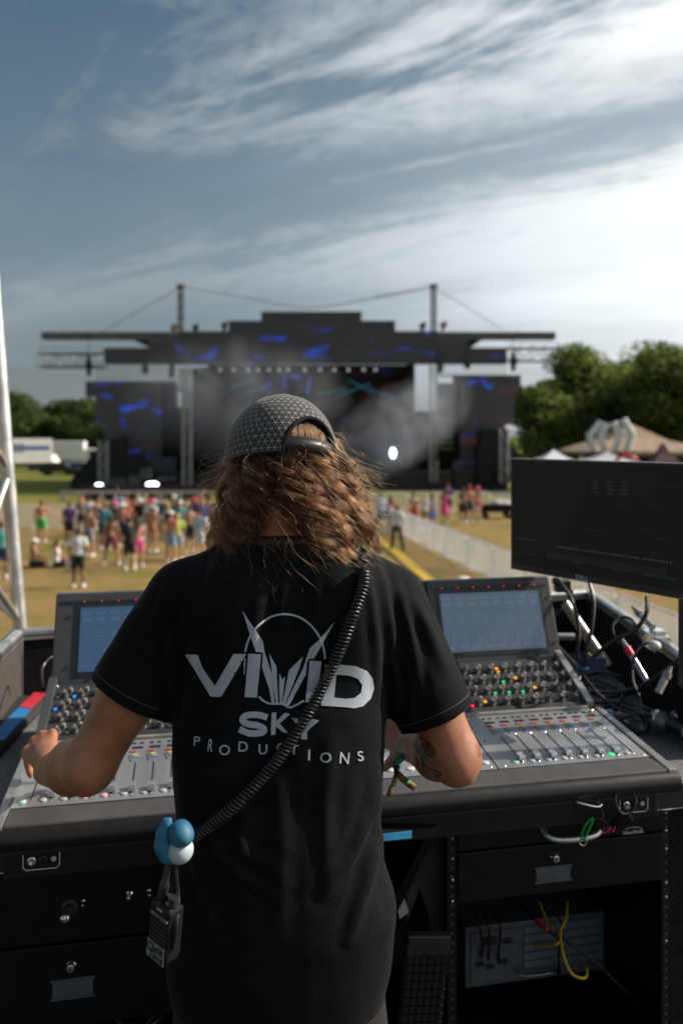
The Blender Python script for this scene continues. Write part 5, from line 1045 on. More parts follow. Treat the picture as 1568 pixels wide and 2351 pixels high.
xlr('small pale audio connector hanging at the right edge', at(1540, 1530, 2.12), at(1510, 1590, 2.10), M('ring_grey', (0.3, 0.31, 0.32), 0.4), M('connector_pale', (0.45, 0.46, 0.44), 0.4, 0.4))
xlr('large silver connector lying along the aluminium rail', at(1450, 1392, 2.52), at(1498, 1440, 2.38), M('ring_grey'), SHELL)
m_ = MB(); m_.sphere(at(1502, 1482, 2.28), (0.018, 0.02, 0.014), 12, 8); tag(m_.build('white_plug', M('plug_white', (0.6, 0.6, 0.6), 0.4), smooth=True), 'rounded white plug just inside the right wall', 'plug')
# mouse
p = dp(1440, 1668); mouse = thing('computer_mouse', 'black computer mouse with a blue glint beside the console', 'mouse', p, R(32))
s_ = Solid((-0.06, -0.09, -0.01), (0.06, 0.09, 0.06), 0.003); s_.ell((0, 0, 0.008), (0.036, 0.066, 0.034), 0.0); s_.ell((0.0, -0.02, 0.010), (0.037, 0.046, 0.036), 0.02); V, F = s_.mesh(); V[:, 2] = np.maximum(V[:, 2], 0.002); V = relax(V, F, 2); np_mesh('shell', V, F, M('mouse_black', (0.04, 0.042, 0.048), 0.28, coat=0.5), mouse, world=False)
m_ = MB(); m_.sphere((-0.024, 0.045, 0.026), (0.016, 0.021, 0.016), 12, 8); m_.build('blue_glint', M('glint_blue', (0.08, 0.32, 0.55), 0.15, coat=0.8), mouse, world=False, smooth=True)  # blue highlight on the shell, modelled as a coloured bump
m_ = MB(); m_.cyl((-0.003, 0.042, 0.034), (0.003, 0.042, 0.034), 0.009, n=12); m_.build('wheel', RUBBER, mouse, world=False)
# microphones
def mesh_mat():
    m = bpy.data.materials.new('mic_mesh'); m.use_nodes = True; t = m.node_tree; b_ = t.nodes['Principled BSDF']; b_.inputs['Metallic'].default_value = 0.8; b_.inputs['Roughness'].default_value = 0.4
    tcn = t.nodes.new('ShaderNodeTexCoord'); vo = t.nodes.new('ShaderNodeTexVoronoi'); vo.inputs['Scale'].default_value = 420; t.links.new(tcn.outputs['Object'], vo.inputs['Vector'])
    r = t.nodes.new('ShaderNodeMapRange'); r.inputs[1].default_value = 0.2; r.inputs[2].default_value = 0.6; t.links.new(vo.outputs['Distance'], r.inputs[0])
    mx = t.nodes.new('ShaderNodeMix'); mx.data_type = 'RGBA'; mx.inputs['A'].default_value = (0.04, 0.042, 0.045, 1); mx.inputs['B'].default_value = (0.30, 0.31, 0.33, 1); t.links.new(r.outputs[0], mx.inputs['Factor']); t.links.new(mx.outputs['Result'], b_.inputs['Base Color'])
    bp_ = t.nodes.new('ShaderNodeBump'); bp_.inputs['Strength'].default_value = 0.7; bp_.inputs['Distance'].default_value = 0.001; t.links.new(vo.outputs['Distance'], bp_.inputs['Height']); t.links.new(bp_.outputs[0], b_.inputs['Normal']); return m
MESHM = mesh_mat()
def mic(label, head, tail, ltr):
    h, tl = Vector(head), Vector(tail); d_ = (tl - h).normalized() * 1.3; rot = d_.to_track_quat('Z', 'Y').to_matrix() * 1.3; o_ = thing('microphone', label, 'microphone', (h.x, h.y, ZD), group='microphones on the right of the desk')
    g = MB(); g.lathe([(0.0001, -0.027), (0.014, -0.024), (0.023, -0.014), (0.0262, -0.002), (0.0262, 0.004), (0.022, 0.016), (0.0165, 0.026)], h, 20, rot); g.build('grille', MESHM, o_, smooth=True)
    g = MB(); g.lathe([(0.0264, -0.003), (0.0272, 0.0), (0.0272, 0.003), (0.0264, 0.005)], h, 20, rot); g.build('band', STEEL, o_, smooth=True)
    g = MB(); g.lathe([(0.0165, 0.026), (0.0155, 0.05), (0.0135, 0.11), (0.0118, 0.165), (0.0001, 0.166)], h, 18, rot); bd = g.build('body', M('mic_black', (0.03, 0.03, 0.033), 0.35, 0.3), o_, smooth=True)
    g = MB(); g.lathe([(0.0158, 0.072), (0.0162, 0.076), (0.0158, 0.100), (0.0150, 0.102)], h, 18, rot); g.build('tape', M('tape_pale_blue', (0.42, 0.48, 0.56), 0.6), bd, smooth=True)
    if ltr: text('SPARE', 0.011, h + d_ * 0.088 + Vector((0, 0, 0.0168)) , rot @ Vector((0, 1, 0)) if False else Vector((d_.y, -d_.x, 0)), Vector((-d_.x, -d_.y, 0.1)), BLK, bd)
    g = MB(); g.tube(smoothpath([h + d_ * 0.165, h + d_ * 0.215, h + d_ * 0.27], 4), 0.0095, 10); g.build('plug', SHELL, o_, smooth=True)
m0 = dp(1515, 1656, 0.034); mic('handheld microphone with a pale tape ring on its body, beside the mouse', m0, m0 + Vector((0.075, -0.16, 0.0)), False)
m1 = dp(1566, 1652, 0.034); mic('second microphone at the right edge, only its ball grille in view', m1, m1 + Vector((0.10, -0.15, 0.0)), False)
m_ = MB(); m_.cyl(dp(1455, 1628, 0.012), dp(1492, 1650, 0.012), 0.008, n=10); tag(m_.build('adapter', M('adapter_green', (0.02, 0.14, 0.09), 0.4), smooth=True), 'small green adapter lying against the microphone head', 'adapter')
# left of the desk: tool roll, blue tape
bag = thing('tool_pouch', 'black and grey zip pouch with red and blue stripes at the left edge', 'pouch', dp(40, 1680))
def dl(x, y, h): 
    return dp(x, y, h)
Q = [dl(-70, 1640, 0.03), dl(-10, 1583, 0.034), dl(113, 1600, 0.034), dl(-5, 1718, 0.034), dl(-90, 1740, 0.03)]
m_ = MB(); base_ = [Vector((p.x, p.y, ZD + 0.002)) for p in Q]; 
m_.prism([Vector((p.x, p.y, ZD + 0.002)) for p in Q], (0, 0, 0.032)); m_.build('body', M('pouch_black', (0.03, 0.03, 0.033), 0.75, var=0.3, scale=120, bump=0.4, bscale=400), bag, bevel=0.012)
def quad_on(name, pts, mat, z): 
    g = MB(); g.prism([Vector((p.x, p.y, ZD + z)) for p in pts], (0, 0, 0.002)); return g.build(name, mat, bag)
quad_on('red_stripe', [dl(80, 1590, 0.036), dl(108, 1592, 0.036), dl(72, 1628, 0.036), dl(45, 1622, 0.036)], M('stripe_red', (0.55, 0.03, 0.06), 0.6, bump=0.2, bscale=300), 0.0355)
quad_on('blue_stripe', [dl(45, 1624, 0.036), dl(72, 1630, 0.036), dl(10, 1700, 0.036), dl(-30, 1700, 0.036)], M('stripe_sky', (0.02, 0.20, 0.50), 0.6, bump=0.2, bscale=300), 0.0355)
quad_on('grey_panel', [dl(-10, 1590, 0.036), dl(50, 1595, 0.036), dl(10, 1620, 0.036), dl(-40, 1640, 0.036)], M('pouch_grey', (0.13, 0.13, 0.13), 0.8, var=0.2, scale=60), 0.0350)
m_ = MB(); m_.tube(smoothpath([dl(112, 1606, 0.018), dl(60, 1655, 0.02), dl(2, 1722, 0.018)], 8), 0.004, 6); m_.build('zip', RUBBER, bag, smooth=True)
p = at(143, 1580, 2.28); bt = thing('bottle', 'bottle with a ribbed bright blue cap behind the left screen', 'bottle', (p.x, 2.28, ZD))
m_ = MB(); m_.lathe([(0.03, 0), (0.032, 0.004), (0.032, 0.11), (0.026, 0.13)], (p.x, 2.28, ZD), 18); m_.build('body', M('bottle_grey', (0.25, 0.26, 0.28), 0.3), bt, smooth=True)
m_ = MB(); m_.lathe([(0.028, 0.128), (0.030, 0.13), (0.030, 0.18), (0.026, 0.196), (0.012, 0.202), (0.0001, 0.203)], (p.x, 2.28, ZD), 18); m_.build('cap', M('cap_blue', (0.02, 0.045, 0.62), 0.35, bump=0.3, bscale=120), bt, smooth=True)
cable('black_lead', [at(150, 1508, 2.45), at(120, 1508, 2.42), at(98, 1535, 2.38), at(100, 1580, 2.3)], 0.004, RUBBER, 'black lead looping out from behind the left screen')

# ------------------------------------------------------------------ aluminium truss tower at the left edge
tr = thing('truss_tower', 'aluminium truss tower standing in front of the riser at the left edge', 'truss', (-1.35, 3.72, 0))
lean = Vector((-0.068, 0, 1))
def tp(x, y, z): return Vector((x, y, 0)) + lean * (z - 3.2)
yf = 2.71; base = at(36, 1300, 3.0)
base.x = at(36, 1300, 3.0).x; ch = [(base.x, yf), (base.x - 0.29, yf - 0.04), (base.x - 0.29, yf + 0.25), (base.x + 0.0, yf + 0.29)]
ZT0, ZT1 = FZ, 9.0
z_of = lambda z: z - base.z
def tq(i, z): return Vector((ch[i][0], ch[i][1], z)) + Vector((-0.078 * (z - base.z), 0, 0))
for i in range(4):
    m_ = MB(); m_.cyl(tq(i, ZT0), tq(i, ZT1), 0.0255, n=14); m_.build('chord', ALU, tr, smooth=True)
for k_ in range(22):
    z = ZT0 + 0.1 + k_ * 0.285
    for (i, j) in ((0, 1), (0, 3), (1, 2), (2, 3)):
        a_, c_ = (i, j) if k_ % 2 == 0 else (j, i); p, q = tq(a_, z), tq(c_, z + 0.26); d_ = (q - p).normalized() * 0.02
        m_ = MB(); m_.cyl(p + d_, q - d_, 0.0125, n=8); m_.build('brace', ALU, tr, smooth=True)
# ================================================================== the sound engineer
def skin_mat():
    m = bpy.data.materials.new('skin'); m.use_nodes = True; t = m.node_tree; b_ = t.nodes['Principled BSDF']
    g = t.nodes.new('ShaderNodeNewGeometry')
    def nz(s, d=4):
        n = t.nodes.new('ShaderNodeTexNoise'); n.inputs['Scale'].default_value = s; n.inputs['Detail'].default_value = d; t.links.new(g.outputs['Position'], n.inputs['Vector']); return n.outputs['Fac']
    mx = t.nodes.new('ShaderNodeMix'); mx.data_type = 'RGBA'; mx.inputs['A'].default_value = (0.28, 0.108, 0.055, 1); mx.inputs['B'].default_value = (0.44, 0.190, 0.108, 1)
    r = t.nodes.new('ShaderNodeMapRange'); r.inputs[1].default_value = 0.3; r.inputs[2].default_value = 0.7; t.links.new(nz(22), r.inputs[0]); t.links.new(r.outputs[0], mx.inputs['Factor'])
    m2 = t.nodes.new('ShaderNodeMix'); m2.data_type = 'RGBA'; m2.blend_type = 'MULTIPLY'; m2.inputs['Factor'].default_value = 0.35
    r2 = t.nodes.new('ShaderNodeMapRange'); r2.inputs[1].default_value = 0.35; r2.inputs[2].default_value = 0.6; r2.inputs[3].default_value = 0.55; t.links.new(nz(420, 2), r2.inputs[0]); t.links.new(mx.outputs['Result'], m2.inputs['A']); t.links.new(r2.outputs[0], m2.inputs['B'])
    t.links.new(m2.outputs['Result'], b_.inputs['Base Color'])
    b_.inputs['Subsurface Weight'].default_value = 0.12; b_.inputs['Subsurface Radius'].default_value = (0.012, 0.005, 0.003); b_.inputs['Subsurface Scale'].default_value = 0.4
    b_.inputs['Roughness'].default_value = 0.46; b_.inputs['Sheen Weight'].default_value = 0.12; b_.inputs['Sheen Roughness'].default_value = 0.4; b_.inputs['Sheen Tint'].default_value = (1, 0.85, 0.7, 1)
    bp_ = t.nodes.new('ShaderNodeBump'); bp_.inputs['Strength'].default_value = 0.35; bp_.inputs['Distance'].default_value = 0.0015; t.links.new(nz(650, 3), bp_.inputs['Height']); t.links.new(bp_.outputs[0], b_.inputs['Normal']); return m
SKIN = skin_mat()
man = thing('person', 'person in a patterned cap and black T-shirt working the mixing console', 'person', (at(640, 0, 1.40).x, 1.40, FZ))
shL, elL, wrL = at(420, 1380, 1.48), at(206, 1756, 1.43), at(112, 1768, 1.650)
shR, elR, wrR = at(893, 1388, 1.50), at(1043, 1737, 1.465), at(945, 1714, 1.70)
HC = at(645, 1055, 1.535); HR = Matrix.Rotation(R(40), 3, 'Z') @ Matrix.Rotation(R(-16), 3, 'X') @ Matrix.Rotation(R(5), 3, 'Y')
def hl(x, y, z): return HC + HR @ Vector((x, y, z))
NB = at(678, 1250, 1.49)
PEL = Vector((at(640, 0, 1.39).x, 1.39, CAMZ - 0.80))
S = Solid((-0.78, 1.10, FZ - 0.01), (0.40, 1.98, 4.56), 0.0055)
S.ell(hl(0, -0.008, 0.010), (0.077, 0.095, 0.094), 0.0, HR); S.ell(hl(0, 0.028, -0.045), (0.062, 0.075, 0.085), 0.03, HR); S.ell(hl(0, 0.06, -0.105), (0.035, 0.035, 0.025), 0.03, HR)
S.cone(hl(0, 0.100, -0.015), hl(0, 0.122, -0.050), 0.008, 0.014, 0.012); S.ell(hl(0, 0.098, -0.083), (0.024, 0.010, 0.008), 0.008, HR); S.cone(hl(-0.03, 0.09, 0.005), hl(0.03, 0.09, 0.005), 0.011, 0.011, 0.012)
for sx in (-1, 1): S.ell(hl(sx * 0.083, -0.005, -0.03), (0.009, 0.02, 0.032), 0.006, HR)
S.cone(hl(0, -0.03, -0.07), NB + Vector((0, 0, 0.02)), 0.058, 0.066, 0.03)
S.cone(NB + Vector((0, 0, 0.0)), shL + Vector((0.03, 0, 0.012)), 0.062, 0.052, 0.04); S.cone(NB, shR + Vector((-0.03, 0, 0.012)), 0.062, 0.052, 0.04)
TR = [(1250, 690, 1.49, 0.07, 0.06), (1300, 662, 1.49, 0.150, 0.085), (1400, 656, 1.48, 0.190, 0.105), (1600, 645, 1.45, 0.192, 0.118), (1800, 641, 1.42, 0.186, 0.118), (1880, 640, 1.405, 0.178, 0.118), (1980, 641, 1.395, 0.186, 0.122), (2080, 652, 1.385, 0.196, 0.126), (2200, 645, 1.378, 0.192, 0.128), (2285, 641, 1.372, 0.178, 0.122)]
def trow(grow):
    out = []
    for (y, x, Y, a, b_) in TR: p = at(x, y, Y); g_ = 0.024 if grow < 0 and y > 1900 else 0.0; a, b_ = a - g_, b_ - g_; out.append((p.z, p.x, p.y, max(0.02, a + grow), max(0.02, b_ + grow)))
    return out
S.loft(trow(-0.016), 0.03)
for arm, sg in (((shL, elL, wrL), -1), ((shR, elR, wrR), 1)):
    a, e, w_ = arm; S.cone(a, a.lerp(e, 0.55), 0.055, 0.053, 0.02); S.cone(a.lerp(e, 0.5), e, 0.0530, 0.0450, 0.03)
    S.cone(e, e.lerp(w_, 0.35), 0.0440, 0.0480, 0.022); S.cone(e.lerp(w_, 0.35), w_, 0.0475, 0.0305, 0.02)
    S.ell(e + Vector((0.004 * sg, -0.020, -0.012)), (0.022, 0.026, 0.022), 0.03)          # point of the elbow
def hand(wr, kn, fingers, thumb, back):
    pc = wr * 0.45 + sum(kn, Vector()) / 4 * 0.55
    for k_ in kn:
        S.cone(wr.lerp(k_, 0.12), k_, 0.0170, 0.0118, 0.007); S.ell(k_ + back * 0.006, (0.0120, 0.0120, 0.0120), 0.003)
    for k_, f in zip(kn, fingers):
        pts = [k_] + f; rad = [0.0120, 0.0104, 0.0092, 0.0082]
        for i in range(len(pts) - 1): S.cone(pts[i], pts[i + 1], rad[i], rad[i + 1], 0.003)
    for i in range(len(thumb) - 1): S.cone(thumb[i], thumb[i + 1], 0.0145 - 0.0022 * i, 0.0125 - 0.0022 * i, 0.008 if i == 0 else 0.004)
knL = [at(x, y, Y) for x, y, Y in ((63, 1728, 1.735), (79, 1706, 1.752), (99, 1693, 1.760), (121, 1690, 1.760))]
fgL = []
for (x, y, Y) in ((62, 1728, 1.785), (72, 1714, 1.802), (92, 1706, 1.808), (116, 1708, 1.806)):
    fgL.append([at(x, y, Y), at(x + 4, y + 28, Y + 0.012), at(x + 9, y + 50, Y + 0.006)])
hand(wrL, knL, fgL, [wrL.lerp(knL[3], 0.3) + Vector((0.018, 0, -0.012)), at(138, 1755, 1.735), at(136, 1778, 1.762), at(130, 1792, 1.775)], Vector((0.1, -0.3, 0.9)))
knR = [at(x, y, Y) for x, y, Y in ((907, 1648, 1.790), (893, 1664, 1.798), (886, 1684, 1.800), (884, 1706, 1.794))][::-1]
fgR = [[at(866, 1712, 1.83), at(862, 1735, 1.845), at(866, 1752, 1.84)], [at(866, 1690, 1.84), at(854, 1716, 1.86), at(854, 1738, 1.86)], [at(872, 1666, 1.838), at(854, 1690, 1.865), at(850, 1714, 1.868)], [at(888, 1646, 1.83), at(868, 1664, 1.86), at(860, 1690, 1.868)]]
hand(wrR, knR, fgR, [wrR.lerp(knR[0], 0.35) + Vector((0, 0, -0.014)), at(906, 1738, 1.765), at(893, 1752, 1.785), at(884, 1764, 1.80)], Vector((0.2, -0.5, 0.8)))
hips = [PEL + Vector((sx * 0.095, 0, -0.10)) for sx in (-1, 1)]; knees = [Vector((PEL.x + sx * 0.12, 1.40, FZ + 0.50)) for sx in (-1, 1)]; feet = [Vector((PEL.x + sx * 0.15, 1.36, FZ + 0.085)) for sx in (-1, 1)]
for i in range(2):
    S.cone(hips[i], knees[i], 0.080, 0.056, 0.04); S.cone(knees[i], feet[i], 0.055, 0.038, 0.02); S.cone(feet[i] + Vector((0, -0.03, -0.045)), feet[i] + Vector((0, 0.15, -0.055)), 0.036, 0.026, 0.02)
V, F = S.mesh(); V = taubin(V, F, 12)
body = np_mesh('body', V, F, SKIN, man)
BODY_BVH = BVHTree.FromPolygons([tuple(v) for v in V], [tuple(int(i) for i in f) for f in F])
# face details, seen only from the side
for sx in (-1, 1):
    m_ = MB(); m_.sphere(hl(sx * 0.031, 0.088, -0.012), 0.0105, 10, 8); ey = m_.build('eye', M('eye_white', (0.7, 0.68, 0.64), 0.2), man, smooth=True)
# trousers and shoes
P = Solid((-0.45, 1.10, FZ + 0.03), (0.22, 1.66, 3.80), 0.009)
P.loft([(PEL.z - 0.16, PEL.x, 1.40, 0.166, 0.110), (PEL.z - 0.02, PEL.x, 1.395, 0.160, 0.104), (PEL.z + 0.06, PEL.x, 1.395, 0.156, 0.100)], 0.012)
for i in range(2): P.cone(hips[i] + Vector((0, 0.01, -0.05)), knees[i], 0.088, 0.076, 0.03); P.cone(knees[i], feet[i] + Vector((0, 0, 0.02)), 0.074, 0.064, 0.03)
V, F = P.mesh(); V = relax(V, F, 2); N = normals(V, F)
V += N * np.array([noise.noise(Vector((v[0] * 14, v[1] * 14, v[2] * 6))) for v in V])[:, None] * 0.006
np_mesh('trousers', V, F, M('trouser_black', (0.010, 0.010, 0.012), 0.85, var=0.2, scale=300, bump=0.2, bscale=900), man)
for i in range(2):
    q = Solid(tuple(feet[i] - Vector((0.09, 0.12, 0.10))), tuple(feet[i] + Vector((0.09, 0.26, 0.08))), 0.008); q.cone(feet[i] + Vector((0, -0.03, -0.045)), feet[i] + Vector((0, 0.16, -0.05)), 0.05, 0.04, 0.02); q.cone(feet[i] + Vector((0, -0.02, 0.0)), feet[i] + Vector((0, 0.02, -0.04)), 0.05, 0.05, 0.02)
    V, F = q.mesh(); V[:, 2] = np.maximum(V[:, 2], FZ + 0.003); np_mesh('shoe', V, F, BLKF, man)
# ---- T-shirt
T = Solid((-0.66, 1.12, 3.36), (0.38, 1.72, 4.30), 0.0058)
T.loft(trow(0.0), 0.03)
T.cone(NB + Vector((-0.02, 0.0, -0.022)), shL + Vector((0.02, 0, 0.004)), 0.082, 0.067, 0.045); T.cone(NB + Vector((0.02, 0, -0.022)), shR + Vector((-0.02, 0, 0.004)), 0.082, 0.069, 0.045)
T.ell(at(560, 1430, 1.415), (0.085, 0.06, 0.11), 0.05); T.ell(at(765, 1425, 1.42), (0.085, 0.06, 0.11), 0.05)     # shoulder blades
def sleeve(a, e, hem, r0, r1):
    d_ = (e - a).normalized(); T.cone(a, hem + d_ * 0.06, r0, r1, 0.03, cut=[(hem, d_)])
hemL, hemR = shL.lerp(elL, 0.60), shR.lerp(elR, 0.745)
sleeve(shL, elL, hemL, 0.071, 0.081); sleeve(shR, elR, hemR, 0.071, 0.073)
# neck opening
g = T._sl(np.array(NB) - 0.2, np.array(NB) + 0.2); sl, X, Y, Z = g
nd = np.array((NB - hl(0, -0.03, -0.07)).normalized()); c0 = np.array(NB + Vector((0, 0.0, 0.024)))
dpl = (X - c0[0]) * nd[0] + (Y - c0[1]) * nd[1] + (Z - c0[2]) * nd[2]
T.f[sl] = np.maximum(T.f[sl], -dpl + 0.0 * X)
V, F = T.mesh(); V = relax(V, F, 5, 0.5); N = normals(V, F)
def toD(V):
    return np.stack([784 + FOC * V[:, 0] / V[:, 1], 1000 - FOC * (V[:, 2] - CAMZ) / V[:, 1]], 1)
D2 = toD(V); vis = np.clip(-N[:, 1] * 1.6 + 0.25, 0, 1)
folds = [  # picture polyline, width, height in metres
    ([(455, 1292), (430, 1370), (418, 1470), (412, 1560)], 11, 0.0045), ([(498, 1275), (480, 1360), (462, 1470)], 10, 0.0030), ([(425, 1315), (395, 1390), (352, 1470), (318, 1545)], 10, 0.0045), ([(392, 1330), (352, 1420), (300, 1510)], 9, 0.0035),
    ([(470, 1300), (448, 1420), (435, 1560), (425, 1700)], 10, 0.0032), ([(372, 1440), (392, 1530), (398, 1620)], 12, 0.006), ([(345, 1500), (385, 1560), (400, 1640)], 9, 0.004),
    ([(862, 1285), (885, 1350), (898, 1450), (903, 1560)], 11, 0.005), ([(838, 1300), (858, 1380), (868, 1480), (870, 1600)], 11, 0.0035), ([(905, 1330), (935, 1420), (952, 1520), (960, 1600)], 11, 0.005), ([(935, 1360), (985, 1450), (1020, 1540)], 12, 0.004), ([(900, 1520), (915, 1580), (905, 1650)], 10, 0.006), ([(925, 1500), (940, 1580), (945, 1660)], 9, 0.004),
    ([(655, 1300), (650, 1400), (640, 1500)], 16, 0.003), ([(600, 1310), (592, 1420), (575, 1540)], 14, 0.002), ([(720, 1320), (730, 1450), (725, 1560)], 14, 0.002),
    ([(410, 1700), (420, 1830), (455, 1960), (520, 2080)], 14, 0.005), ([(430, 1780), (450, 1880), (520, 1980), (620, 2060)], 13, 0.004), ([(405, 1850), (430, 1935), (470, 2040), (490, 2180)], 14, 0.005), ([(870, 1760), (860, 1850), (820, 1960), (740, 2050)], 14, 0.005), ([(882, 1830), (872, 1920), (840, 2040), (800, 2160)], 14, 0.006), ([(880, 1900), (905, 1985), (900, 2080)], 12, 0.006),
    ([(500, 1880), (570, 1960), (640, 2000)], 16, 0.0025), ([(830, 1890), (770, 1980), (690, 2040)], 16, 0.0025), ([(540, 1760), (560, 1900), (545, 2100)], 18, 0.003), ([(760, 1700), (745, 1850), (755, 2050)], 18, 0.003), ([(640, 1780), (650, 1950), (640, 2150)], 20, 0.003)]
disp = np.zeros(len(V))
for poly, wd, amp in folds:
    P_ = np.array(poly, float); best = np.full(len(V), 1e9); tt = np.zeros(len(V)); L = len(P_) - 1
    for i in range(L):
        a, d_ = P_[i], P_[i + 1] - P_[i]; t_ = np.clip(((D2 - a) @ d_) / (d_ @ d_), 0, 1); dist = np.linalg.norm(D2 - a - t_[:, None] * d_, axis=1); k_ = dist < best; best = np.where(k_, dist, best); tt = np.where(k_, (i + t_) / L, tt)
    disp += 1.5 * amp * (np.exp(-(best / wd) ** 2) - 0.45 * np.exp(-((best - wd * 1.9) / (wd * 0.9)) ** 2)) * np.sin(np.pi * np.clip(tt * 0.9 + 0.05, 0, 1)) ** 0.7 * vis
nzv = np.array([noise.noise(Vector((v[0] * 9, v[1] * 9, v[2] * 5))) * 0.004 + noise.noise(Vector((v[0] * 24, v[1] * 24, v[2] * 14))) * 0.0016 for v in V])
V = V + N * (disp + nzv)[:, None]
def shirt_mat():
    m = bpy.data.materials.new('black_cotton'); m.use_nodes = True; t = m.node_tree; b_ = t.nodes['Principled BSDF']; tcn = t.nodes.new('ShaderNodeTexCoord')
    n = t.nodes.new('ShaderNodeTexNoise'); n.inputs['Scale'].default_value = 700; n.inputs['Detail'].default_value = 2; t.links.new(tcn.outputs['Object'], n.inputs['Vector'])
    n2 = t.nodes.new('ShaderNodeTexNoise'); n2.inputs['Scale'].default_value = 260; n2.inputs['Detail'].default_value = 5; n2.inputs['Roughness'].default_value = 0.7; t.links.new(tcn.outputs['Object'], n2.inputs['Vector'])
    r = t.nodes.new('ShaderNodeMapRange'); r.inputs[1].default_value = 0.42; r.inputs[2].default_value = 0.80; t.links.new(n2.outputs['Fac'], r.inputs[0])
    mx = t.nodes.new('ShaderNodeMix'); mx.data_type = 'RGBA'; mx.inputs['A'].default_value = (0.0026, 0.0032, 0.0044, 1); mx.inputs['B'].default_value = (0.012, 0.0132, 0.0150, 1); t.links.new(r.outputs[0], mx.inputs['Factor']); t.links.new(mx.outputs['Result'], b_.inputs['Base Color'])
    b_.inputs['Roughness'].default_value = 0.85; b_.inputs['Specular IOR Level'].default_value = 0.12; b_.inputs['Sheen Weight'].default_value = 0.09; b_.inputs['Sheen Roughness'].default_value = 0.32; b_.inputs['Sheen Tint'].default_value = (0.9, 0.92, 0.95, 1)
    bp_ = t.nodes.new('ShaderNodeBump'); bp_.inputs['Strength'].default_value = 0.4; bp_.inputs['Distance'].default_value = 0.001; t.links.new(n.outputs['Fac'], bp_.inputs['Height']); t.links.new(bp_.outputs[0], b_.inputs['Normal']); return m
shirt = np_mesh('t_shirt', V, F, shirt_mat(), man)
SHIRT_BVH = BVHTree.FromPolygons([tuple(v) for v in V], [tuple(int(i) for i in f) for f in F])
EYE = Vector((0, 0, CAMZ))
def cast(bvh, x, y, off=0.0):
    d_ = (at(x, y, 1.0) - EYE).normalized(); h = bvh.ray_cast(EYE, d_)
    if h[0] is None: return None
    n_ = h[1] if h[1].dot(d_) < 0 else -h[1]
    return h[0] + n_ * off
# neckband and sleeve hems
cp = []
for a in np.linspace(0, 2 * math.pi, 40, endpoint=False):
    u_ = Vector(nd).orthogonal().normalized(); q_ = Vector(nd).cross(u_); o_ = Vector(c0) + Vector(nd) * 0.012; d_ = u_ * math.cos(a) + q_ * math.sin(a)
    h = SHIRT_BVH.ray_cast(o_ + d_ * 0.3, -d_); cp.append(h[0] if h[0] is not None else o_ + d_ * 0.08)
m_ = MB(); m_.tube(cp, 0.0055, 6, closed=True); m_.build('neckband', M('rib_black', (0.014, 0.014, 0.016), 0.85, sheen=0.1), shirt, smooth=True)
for (a, e, hm, rr) in ((shL, elL, hemL, 0.2), (shR, elR, hemR, 0.2)):
    d_ = (e - a).normalized(); u_ = d_.orthogonal().normalized(); q_ = d_.cross(u_); pts = []
    for an in np.linspace(0, 2 * math.pi, 40, endpoint=False):
        dr = u_ * math.cos(an) + q_ * math.sin(an); h = SHIRT_BVH.ray_cast(hm - d_ * 0.021 + dr * 0.14, -dr); pts.append((h[0] if h[0] is not None and (h[0] - hm).length < 0.096 else hm - d_ * 0.021 + dr * 0.074) + dr * 0.0004)
    m_ = MB(); m_.tube(pts, 0.0012, 4, closed=True); m_.build('hem_stitch', M('stitch_grey', (0.03, 0.03, 0.033), 0.8), shirt)

# ---- print on the back of the shirt
def LP(cx_, cy_): return (392.0 + cx_ * 0.35417, 1306.7 + cy_ * 0.35405)
PRINT = M('print_grey', (0.38, 0.43, 0.50), 0.75, var=0.10, scale=500)
def decal(name, loops, bvh, mat, parent, off=0.0012, step=5.0):
    """loops: [outer, hole, ...] in picture units, laid on the surface the eye meets there"""
    pts, edges = [], []
    for lp in loops:
        dense = []
        for i in range(len(lp)):
            a, c = Vector(lp[i]), Vector(lp[(i + 1) % len(lp)]); k_ = max(1, int((c - a).length / step))
            for j in range(k_): dense.append(a.lerp(c, j / k_))
        o0 = len(pts); pts += dense; edges += [(o0 + i, o0 + (i + 1) % len(dense)) for i in range(len(dense))]
    def inside(p, lp):
        r_ = False
        for i in range(len(lp)):
            a, c = lp[i], lp[i - 1]
            if (a[1] > p[1]) != (c[1] > p[1]) and p[0] < (c[0] - a[0]) * (p[1] - a[1]) / (c[1] - a[1]) + a[0]: r_ = not r_
        return r_
    xs_ = [p[0] for p in loops[0]]; ys_ = [p[1] for p in loops[0]]
    for x in np.arange(min(xs_), max(xs_), step):
        for y in np.arange(min(ys_), max(ys_), step):
            if inside((x, y), loops[0]) and not any(inside((x, y), h) for h in loops[1:]): pts.append(Vector((x + 0.01, y + 0.013)))
    v2, e2, f2, *_ = delaunay_2d_cdt([Vector((p[0], p[1])) for p in pts], edges, [], 0, 1e-4)
    vs = [cast(bvh, p.x, p.y, off) for p in v2]; fs = []
    for f in f2:
        c = sum((v2[i] for i in f), Vector((0, 0))) / len(f)
        if inside(c, loops[0]) and not any(inside(c, h) for h in loops[1:]) and all(vs[i] is not None for i in f):
            if max((vs[f[0]] - vs[f[1]]).length, (vs[f[1]] - vs[f[2]]).length, (vs[f[2]] - vs[f[0]]).length) < 0.05: fs.append(tuple(f))
    m_ = MB(); m_.v = [tuple(p) if p is not None else (0, 1, 4) for p in vs]; m_.f = fs; m_.mi = [0] * len(fs)
    used_ = sorted({i for f in fs for i in f}); mp_ = {i: k_ for k_, i in enumerate(used_)}; m_.v = [m_.v[i] for i in used_]; m_.f = [tuple(mp_[i] for i in f) for f in fs]
    return m_.build(name, mat, parent, smooth=True)
